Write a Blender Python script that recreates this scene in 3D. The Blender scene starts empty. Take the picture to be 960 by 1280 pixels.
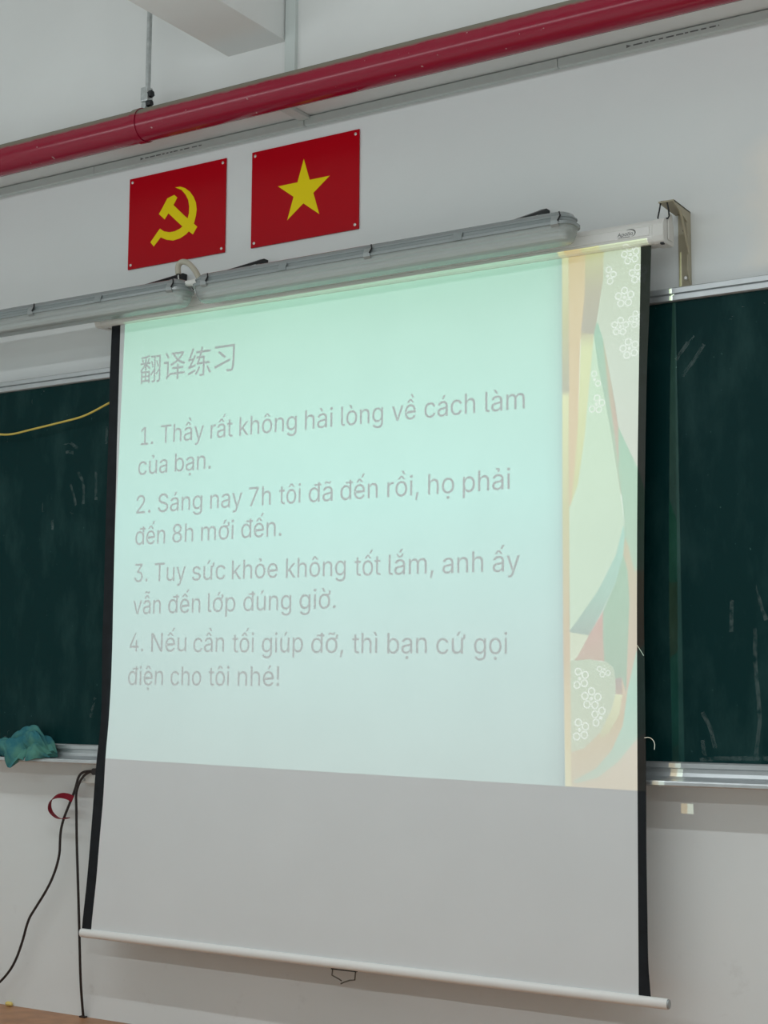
import bpy, math, random
from mathutils import Vector, Matrix
random.seed(7)
S = bpy.context.scene
COL = S.collection

# ------------------------------------------------------------------ camera, world, exposure
cam_data = bpy.data.cameras.new('camera')
cam_data.sensor_fit = 'VERTICAL'
cam_data.sensor_height = 36.0
cam_data.lens = 36.0 * 1950.0 / 1280.0
cam_data.clip_start = 0.05
cam = bpy.data.objects.new('camera', cam_data)
COL.objects.link(cam)
yaw, pitch, roll = math.radians(32.2185), math.radians(6.6754), math.radians(0.3299)
fw = Vector((-math.sin(yaw) * math.cos(pitch), math.cos(yaw) * math.cos(pitch), math.sin(pitch)))
rt = Vector((math.cos(yaw), math.sin(yaw), 0))
up = rt.cross(fw)
rt2 = math.cos(roll) * rt + math.sin(roll) * up
up2 = -math.sin(roll) * rt + math.cos(roll) * up
M = Matrix((rt2, up2, -fw)).transposed().to_4x4()
M.translation = Vector((0.0, -3.8373, 1.0864))
cam.matrix_world = M
S.camera = cam

world = bpy.data.worlds.new('room_air')
world.use_nodes = True
world.node_tree.nodes['Background'].inputs[0].default_value = (0.75, 0.85, 0.9, 1)
world.node_tree.nodes['Background'].inputs[1].default_value = 0.05
S.world = world
S.view_settings.view_transform = 'Standard'
S.view_settings.look = 'None'
S.view_settings.gamma = 1.0
S.view_settings.use_curve_mapping = False
S.view_settings.exposure = 0.0
S.cycles.max_bounces = 8
S.cycles.diffuse_bounces = 5
S.cycles.transparent_max_bounces = 16
S.cycles.use_denoising = True
S.cycles.use_light_tree = True
S.cycles.use_adaptive_sampling = False

# light levels of the room
LAMP_POWER = 0.97                    # scales every lamp
LAMP_COLOUR = (0.92, 1.0, 1.03)
PROJECTOR_POWER = 192.0
PROJECTOR_COLOUR = (0.87, 1.0, 0.80)
PROJ = Vector((-2.436, -2.9, 2.15))  # the projector's lens

# the projector's lamp: a bare point behind its slide
pl = bpy.data.lights.new('projector_lamp', 'SPOT')
pl.energy = PROJECTOR_POWER
pl.color = PROJECTOR_COLOUR
pl.spot_size = math.radians(70)
pl.spot_blend = 0.0
pl.shadow_soft_size = 0.0
plo = bpy.data.objects.new('projector_lamp', pl)
COL.objects.link(plo)
plo.location = PROJ
plo.rotation_euler = (Vector((-2.436, -0.12, 1.56)) - PROJ).to_track_quat('-Z', 'Y').to_euler()

# the classroom's tube lamps: rows of lamps end to end, parallel to the wall; (y, watts, tilt)
LAMP_Z = 2.68
ROW_X0, ROW_X1 = -4.85, 1.35
LAMP_ROWS = [-1.8, -4.4]
for y, z, p, t in ((-1.8 + 0.045, LAMP_Z - 0.01, 44.0, -12), (-4.4 + 0.045, LAMP_Z - 0.01, 66.0, 0), (-1.8 + 0.09, LAMP_Z + 0.03, 18.0, 140)):
    al = bpy.data.lights.new('tube_light', 'AREA')
    al.shape = 'RECTANGLE'
    al.size, al.size_y = ROW_X1 - ROW_X0, 0.05
    al.energy = p * LAMP_POWER
    al.color = LAMP_COLOUR
    alo = bpy.data.objects.new('tube_light', al)
    COL.objects.link(alo)
    alo.location = ((ROW_X0 + ROW_X1) / 2, y, z)
    alo.rotation_euler = (math.radians(t), 0, 0)

# ------------------------------------------------------------------ materials
def srgb(r, g, b):
    f = lambda c: (c / 255 / 12.92) if c <= 10 else ((c / 255 + 0.055) / 1.055) ** 2.4
    return (f(r), f(g), f(b))

def mat(name, col, rough=0.6, metal=0.0, spec=0.5, noise=0.0, nscale=20.0, bump=0.0, bscale=200.0):
    m = bpy.data.materials.new(name)
    m.use_nodes = True
    nt = m.node_tree
    b = nt.nodes['Principled BSDF']
    b.inputs['Base Color'].default_value = (*col, 1)
    b.inputs['Roughness'].default_value = rough
    b.inputs['Metallic'].default_value = metal
    b.inputs['Specular IOR Level'].default_value = spec
    tc = nt.nodes.new('ShaderNodeTexCoord')
    if noise:
        n = nt.nodes.new('ShaderNodeTexNoise')
        n.inputs['Scale'].default_value = nscale
        n.inputs['Detail'].default_value = 6
        nt.links.new(tc.outputs['Object'], n.inputs['Vector'])
        r = nt.nodes.new('ShaderNodeValToRGB')
        r.color_ramp.elements[0].position = 0.3
        r.color_ramp.elements[1].position = 0.7
        r.color_ramp.elements[0].color = (*[c * (1 - noise) for c in col], 1)
        r.color_ramp.elements[1].color = (*[min(1, c * (1 + noise * 0.5)) for c in col], 1)
        nt.links.new(n.outputs['Fac'], r.inputs['Fac'])
        nt.links.new(r.outputs['Color'], b.inputs['Base Color'])
    if bump:
        n2 = nt.nodes.new('ShaderNodeTexNoise')
        n2.inputs['Scale'].default_value = bscale
        nt.links.new(tc.outputs['Object'], n2.inputs['Vector'])
        bp = nt.nodes.new('ShaderNodeBump')
        bp.inputs['Strength'].default_value = bump
        bp.inputs['Distance'].default_value = 0.002
        nt.links.new(n2.outputs['Fac'], bp.inputs['Height'])
        nt.links.new(bp.outputs['Normal'], b.inputs['Normal'])
    return m

def emis(name, col, s):
    m = bpy.data.materials.new(name)
    m.use_nodes = True
    b = m.node_tree.nodes['Principled BSDF']
    b.inputs['Base Color'].default_value = (*col, 1)
    b.inputs['Emission Color'].default_value = (*col, 1)
    b.inputs['Emission Strength'].default_value = s
    return m

def nodes_of(m):
    return m.node_tree, m.node_tree.nodes['Principled BSDF']

def mixrgb(nt, fac, a, b, mode='MIX'):
    n = nt.nodes.new('ShaderNodeMix')
    n.data_type = 'RGBA'
    n.blend_type = mode
    for sock, v in ((n.inputs[0], fac), (n.inputs[6], a), (n.inputs[7], b)):
        if isinstance(v, (int, float)):
            sock.default_value = v
        elif isinstance(v, tuple):
            sock.default_value = (*v, 1)
        else:
            nt.links.new(v, sock)
    return n.outputs[2]

def math_node(nt, op, a, b=0.0):
    n = nt.nodes.new('ShaderNodeMath')
    n.operation = op
    for i, v in enumerate((a, b)):
        if isinstance(v, (int, float)):
            n.inputs[i].default_value = v
        else:
            nt.links.new(v, n.inputs[i])
    return n.outputs[0]

def noise_node(nt, vec, scale, detail=5, rough=0.55):
    n = nt.nodes.new('ShaderNodeTexNoise')
    n.inputs['Scale'].default_value = scale
    n.inputs['Detail'].default_value = detail
    n.inputs['Roughness'].default_value = rough
    nt.links.new(vec, n.inputs['Vector'])
    return n.outputs['Fac']

def map_range(nt, v, a, b, c=0.0, d=1.0):
    n = nt.nodes.new('ShaderNodeMapRange')
    nt.links.new(v, n.inputs['Value'])
    for k, x in (('From Min', a), ('From Max', b), ('To Min', c), ('To Max', d)):
        n.inputs[k].default_value = x
    return n.outputs['Result']

def wall_paint(name, front=False):
    m = mat(name, (0.76, 0.78, 0.77), 0.75, spec=0.25, bump=0.08, bscale=60)
    nt, b = nodes_of(m)
    tc = nt.nodes.new('ShaderNodeTexCoord')
    v = tc.outputs['Object']
    base = mixrgb(nt, map_range(nt, noise_node(nt, v, 1.3), 0.35, 0.65), (0.80, 0.82, 0.81), (0.84, 0.85, 0.84))
    if front:
        sx = nt.nodes.new('ShaderNodeSeparateXYZ')
        nt.links.new(v, sx.inputs[0])
        X, Z = sx.outputs[0], sx.outputs[2]
        # smears and scuffs low on the wall
        low = map_range(nt, Z, 0.9, 0.1)
        sc = map_range(nt, noise_node(nt, v, 9.0, 8, 0.7), 0.60, 0.72)
        base = mixrgb(nt, math_node(nt, 'MULTIPLY', math_node(nt, 'MULTIPLY', low, sc), 0.30), base, (0.45, 0.42, 0.39))
        # patch of repaired plaster at the right
        wob = math_node(nt, 'MULTIPLY', math_node(nt, 'SUBTRACT', noise_node(nt, v, 6.0, 4), 0.5), 0.16)
        px = math_node(nt, 'MULTIPLY', map_range(nt, math_node(nt, 'ADD', X, wob), -1.335, -1.275), map_range(nt, math_node(nt, 'ADD', X, wob), -1.08, -1.13))
        pz = math_node(nt, 'MULTIPLY', map_range(nt, Z, 2.17, 2.2), map_range(nt, math_node(nt, 'ADD', Z, wob), 2.53, 2.47))
        base = mixrgb(nt, math_node(nt, 'MULTIPLY', math_node(nt, 'MULTIPLY', px, pz), 0.85), base, (0.92, 0.88, 0.82))
        bx = math_node(nt, 'MULTIPLY', map_range(nt, math_node(nt, 'ADD', X, wob), -1.47, -1.44), map_range(nt, math_node(nt, 'ADD', X, wob), -1.26, -1.30))
        bz = math_node(nt, 'MULTIPLY', map_range(nt, math_node(nt, 'ADD', Z, wob), 2.26, 2.28), map_range(nt, math_node(nt, 'ADD', Z, wob), 2.37, 2.34))
        base = mixrgb(nt, math_node(nt, 'MULTIPLY', math_node(nt, 'MULTIPLY', bx, bz), 0.35), base, (0.86, 0.87, 0.84))
    nt.links.new(base, b.inputs['Base Color'])
    return m

M_WALL = wall_paint('wall_paint')
M_FRONT = wall_paint('front_wall_paint', True)
M_BEAM = mat('beam_paint', (0.80, 0.80, 0.785), 0.8, spec=0.2, noise=0.03, nscale=3)
M_CEIL = mat('ceiling_paint', (0.8, 0.81, 0.8), 0.85, spec=0.2)
M_FLOOR = mat('brown_floor_tile', (0.44, 0.205, 0.095), 0.45, noise=0.25, nscale=14)
M_TILE = mat('light_grey_floor_tile', (0.70, 0.69, 0.66), 0.4, noise=0.06, nscale=6)
M_PVC = mat('grey_white_pvc', (0.62, 0.66, 0.64), 0.45)
M_INK = mat('black_print', (0.02, 0.02, 0.022), 0.6)
M_GREYINK = mat('grey_print', (0.16, 0.17, 0.17), 0.7)
M_GALV = mat('galvanised_steel', (0.55, 0.57, 0.57), 0.4, 0.85, noise=0.2, nscale=60)
M_DARKSTEEL = mat('dark_steel', (0.03, 0.03, 0.032), 0.45, 0.6)
M_WIRE = mat('dull_wire', (0.12, 0.11, 0.09), 0.35, 0.7)
M_ALU = mat('satin_aluminium', (0.60, 0.62, 0.63), 0.42, 0.8, noise=0.06, nscale=30)
M_FLAGRED = mat('flag_red_vinyl', (0.50, 0.0, 0.008), 0.3, spec=0.18)
M_FLAGYEL = mat('flag_yellow_vinyl', (0.95, 0.74, 0.002), 0.4, spec=0.2)
M_SCREW = mat('bright_screw', (0.75, 0.72, 0.68), 0.35, 0.6)
M_FIXGREY = mat('fixture_grey_plastic', (0.30, 0.33, 0.33), 0.14, spec=0.6)
M_TUBEOFF = mat('unlit_tube_glass', (0.85, 0.87, 0.86), 0.2)
M_CLIP = mat('clip_steel', (0.36, 0.38, 0.38), 0.4, 0.4)
M_HOSE = mat('beige_hose', (0.50, 0.46, 0.37), 0.55)
M_WHITEPVC = mat('white_pvc', (0.85, 0.84, 0.80), 0.4)
M_FABRIC = mat('matt_white_screen_cloth', (0.75, 0.76, 0.76), 0.9, spec=0.1, noise=0.02, nscale=4)
M_BLACKCLOTH = mat('black_screen_border', (0.009, 0.011, 0.014), 0.6, spec=0.25, noise=0.3, nscale=30)
M_HOUSING = mat('cream_white_enamel', (0.80, 0.78, 0.74), 0.35)
M_BAR = mat('white_enamel_bar', (0.84, 0.82, 0.79), 0.3)
M_BEIGE = mat('beige_painted_steel', (0.42, 0.37, 0.26), 0.45)
M_YELLOW = mat('yellow_wire', (0.70, 0.52, 0.10), 0.5)
M_CABLE = mat('black_brown_cable', (0.022, 0.014, 0.013), 0.45)
M_REDTAPE = mat('dark_red_tape', (0.20, 0.003, 0.014), 0.55, spec=0.2)
M_CHALK = mat('yellow_chalk', (0.8, 0.62, 0.2), 0.9)
M_THREAD = mat('white_thread', (0.65, 0.66, 0.62), 0.8)
M_BLACKCASE = mat('projector_case', (0.02, 0.02, 0.02), 0.7)
M_LAMPHOUSE = mat('lamp_housing_white', (0.8, 0.8, 0.8), 0.5)
M_TUBEON = emis('lit_tube', LAMP_COLOUR, 0.15)
M_TUBEON.cycles.emission_sampling = 'NONE'

def red_pipe():
    m = mat('red_pipe_enamel', (0.30, 0.004, 0.028), 0.22, spec=0.5)
    nt, b = nodes_of(m)
    g = nt.nodes.new('ShaderNodeNewGeometry')
    tc = nt.nodes.new('ShaderNodeTexCoord')
    s = nt.nodes.new('ShaderNodeSeparateXYZ')
    nt.links.new(g.outputs['Normal'], s.inputs[0])
    nz = math_node(nt, 'ADD', s.outputs[2], math_node(nt, 'MULTIPLY', math_node(nt, 'SUBTRACT', noise_node(nt, tc.outputs['Object'], 25.0), 0.5), 0.25))
    dust = map_range(nt, nz, 0.34, 0.52)                    # dust lying on the top of the pipe
    spot = map_range(nt, noise_node(nt, tc.outputs['Object'], 55.0, 2), 0.735, 0.76)
    c = mixrgb(nt, spot, (0.30, 0.004, 0.028), (0.5, 0.3, 0.3))
    nt.links.new(mixrgb(nt, dust, c, (0.23, 0.205, 0.155)), b.inputs['Base Color'])
    nt.links.new(map_range(nt, dust, 0, 1, 0.22, 0.9), b.inputs['Roughness'])
    return m
M_PIPE = red_pipe()

def board_paint():
    m = mat('green_chalkboard', (0.004, 0.033, 0.031), 0.5, spec=0.12)
    nt, b = nodes_of(m)
    tc = nt.nodes.new('ShaderNodeTexCoord')
    mp = nt.nodes.new('ShaderNodeMapping')
    mp.inputs['Scale'].default_value = (3.2, 1, 1.2)
    mp.inputs['Rotation'].default_value = (0, 0.35, 0)
    nt.links.new(tc.outputs['Object'], mp.inputs['Vector'])
    a = map_range(nt, noise_node(nt, mp.outputs[0], 2.6, 9, 0.62), 0.48, 0.80, 0, 0.14)   # wiped chalk haze
    f = map_range(nt, noise_node(nt, tc.outputs['Object'], 90.0, 2), 0.74, 0.80, 0, 0.25) # specks
    fac = math_node(nt, 'ADD', a, f)
    nt.links.new(mixrgb(nt, fac, (0.0004, 0.025, 0.0255), (0.13, 0.27, 0.25)), b.inputs['Base Color'])
    return m
M_BOARD = board_paint()

def smear_chalk():
    m = bpy.data.materials.new('faint_chalk_smear')
    m.use_nodes = True
    nt, b = nodes_of(m)
    b.inputs['Base Color'].default_value = (0.45, 0.55, 0.52, 1)
    b.inputs['Roughness'].default_value = 0.9
    tc = nt.nodes.new('ShaderNodeTexCoord')
    nt.links.new(map_range(nt, noise_node(nt, tc.outputs['Object'], 60.0, 4), 0.35, 0.7, 0.0, 0.16), b.inputs['Alpha'])
    return m
M_SMEAR = smear_chalk()

def clear_cover():
    m = bpy.data.materials.new('clear_ribbed_cover')
    m.use_nodes = True
    nt = m.node_tree
    nt.nodes.remove(nt.nodes['Principled BSDF'])
    out = nt.nodes['Material Output']
    tr = nt.nodes.new('ShaderNodeBsdfTransparent')
    tr.inputs[0].default_value = (0.94, 0.96, 0.955, 1)
    gl = nt.nodes.new('ShaderNodeBsdfGlossy')
    gl.inputs['Roughness'].default_value = 0.18
    gl.inputs[0].default_value = (0.85, 0.88, 0.88, 1)
    df = nt.nodes.new('ShaderNodeBsdfDiffuse')
    df.inputs[0].default_value = (0.78, 0.82, 0.80, 1)
    fr = nt.nodes.new('ShaderNodeFresnel')
    fr.inputs['IOR'].default_value = 1.55
    m1 = nt.nodes.new('ShaderNodeMixShader')
    m1.inputs[0].default_value = 0.42
    nt.links.new(tr.outputs[0], m1.inputs[1])
    nt.links.new(df.outputs[0], m1.inputs[2])
    m2 = nt.nodes.new('ShaderNodeMixShader')
    nt.links.new(fr.outputs[0], m2.inputs[0])
    nt.links.new(m1.outputs[0], m2.inputs[1])
    nt.links.new(gl.outputs[0], m2.inputs[2])
    nt.links.new(m2.outputs[0], out.inputs['Surface'])
    return m
M_COVER = clear_cover()

def rag_cloth():
    m = mat('teal_rag_cloth', (0.05, 0.19, 0.17), 0.95, spec=0.1, bump=0.4, bscale=350)
    nt, b = nodes_of(m)
    tc = nt.nodes.new('ShaderNodeTexCoord')
    n = noise_node(nt, tc.outputs['Object'], 14.0, 4)
    c = mixrgb(nt, map_range(nt, n, 0.42, 0.62), (0.04, 0.17, 0.20), (0.10, 0.27, 0.22))
    nt.links.new(c, b.inputs['Base Color'])
    return m
M_RAG = rag_cloth()

# ------------------------------------------------------------------ mesh helpers
class MB:
    """collects verts and faces of ONE mesh, in world coordinates"""
    def __init__(s):
        s.v, s.f = [], []
    def add(s, vs, fs):
        o = len(s.v)
        s.v += [tuple(p) for p in vs]
        s.f += [tuple(i + o for i in f) for f in fs]
        return s
    def box(s, a, b):
        (x0, y0, z0), (x1, y1, z1) = a, b
        vs = [(x, y, z) for x in (x0, x1) for y in (y0, y1) for z in (z0, z1)]
        return s.add(vs, [(0, 1, 3, 2), (4, 6, 7, 5), (0, 4, 5, 1), (2, 3, 7, 6), (0, 2, 6, 4), (1, 5, 7, 3)])
    def prism_x(s, prof, x0, x1, shift=None):
        """a closed (y,z) profile run along x"""
        n = len(prof)
        vs = [(x0, y, z) for y, z in prof] + [(x1, y, z) for y, z in prof]
        fs = [(i, (i + 1) % n, n + (i + 1) % n, n + i) for i in range(n)]
        fs += [tuple(range(n - 1, -1, -1)), tuple(range(n, 2 * n))]
        return s.add(vs, fs)
    def plate_y(s, outline, y0, y1):
        """a closed (x,z) outline with thickness along y"""
        n = len(outline)
        vs = [(x, y0, z) for x, z in outline] + [(x, y1, z) for x, z in outline]
        fs = [(i, (i + 1) % n, n + (i + 1) % n, n + i) for i in range(n)]
        fs += [tuple(range(n - 1, -1, -1)), tuple(range(n, 2 * n))]
        return s.add(vs, fs)
    def tube(s, pts, r, n=10, smooth=0, cap=True):
        P = [Vector(p) for p in pts]
        for _ in range(smooth):
            Q = [P[0]]
            for a, b in zip(P[:-1], P[1:]):
                Q += [a * 0.75 + b * 0.25, a * 0.25 + b * 0.75]
            P = Q + [P[-1]]
        rings, ref = [], None
        for i, p in enumerate(P):
            d = (P[min(i + 1, len(P) - 1)] - P[max(i - 1, 0)]).normalized()
            if ref is None:
                ref = d.orthogonal().normalized()
            ref = (ref - d * ref.dot(d)).normalized()
            q = d.cross(ref)
            rr = r(i / (len(P) - 1)) if callable(r) else r
            rings.append([p + rr * (math.cos(2 * math.pi * k / n) * ref + math.sin(2 * math.pi * k / n) * q) for k in range(n)])
        vs = [v for R_ in rings for v in R_]
        fs = []
        for i in range(len(P) - 1):
            for k in range(n):
                fs.append((i * n + k, i * n + (k + 1) % n, (i + 1) * n + (k + 1) % n, (i + 1) * n + k))
        if cap:
            fs += [tuple(range(n - 1, -1, -1)), tuple(range((len(P) - 1) * n, len(P) * n))]
        return s.add(vs, fs)
    def loft(s, rings, cap=True):
        n = len(rings[0])
        vs = [v for R_ in rings for v in R_]
        fs = [(i * n + k, i * n + (k + 1) % n, (i + 1) * n + (k + 1) % n, (i + 1) * n + k) for i in range(len(rings) - 1) for k in range(n)]
        if cap:
            fs += [tuple(range(n - 1, -1, -1)), tuple(range((len(rings) - 1) * n, len(rings) * n))]
        return s.add(vs, fs)

def link_mesh(name, mb, m, origin=(0, 0, 0), parent=None, smooth=False, bevel=0.0):
    o3 = Vector(origin)
    me = bpy.data.meshes.new(name)
    me.from_pydata([tuple(Vector(v) - o3) for v in mb.v], [], mb.f)
    me.validate()
    me.update()
    import bmesh
    bm = bmesh.new()
    bm.from_mesh(me)
    bmesh.ops.recalc_face_normals(bm, faces=bm.faces)
    bm.to_mesh(me)
    bm.free()
    if m:
        me.materials.append(m)
    ob = bpy.data.objects.new(name, me)
    COL.objects.link(ob)
    if parent:
        ob.parent = parent
    else:
        ob.location = o3
    if bevel:
        md = ob.modifiers.new('bevel', 'BEVEL')
        md.width = bevel
        md.segments = 2
        md.limit_method = 'ANGLE'
        md.angle_limit = math.radians(40)
    if smooth:
        for p in me.polygons:
            p.use_smooth = True
        try:
            me.set_sharp_from_angle(angle=math.radians(38))
        except Exception:
            pass
    return ob

class Thing:
    def __init__(s, name, label, cat, loc, group=None):
        s.e = bpy.data.objects.new(name, None)
        s.e.empty_display_size = 0.1
        s.e.location = loc
        COL.objects.link(s.e)
        s.e['label'], s.e['category'] = label, cat
        if group:
            s.e['group'] = group
        s.loc = Vector(loc)
    def part(s, name, mb, m, under=None, smooth=False, bevel=0.0, label=None):
        o = link_mesh(name, mb, m, s.loc, under or s.e, smooth, bevel)
        if label:
            o['label'] = label
        return o

def single(name, mb, m, label, cat, loc, smooth=False, bevel=0.0, group=None):
    o = link_mesh(name, mb, m, loc, None, smooth, bevel)
    o['label'], o['category'] = label, cat
    if group:
        o['group'] = group
    return o

def struct(name, mb, m, bevel=0.0):
    o = link_mesh(name, mb, m, (0, 0, 0), None, False, bevel)
    o['kind'] = 'structure'
    return o

def copy_tree(o, parent=None):
    c = o.copy()
    COL.objects.link(c)
    if parent:
        c.parent = parent
    for ch in list(o.children):
        copy_tree(ch, c)
    return c

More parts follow.
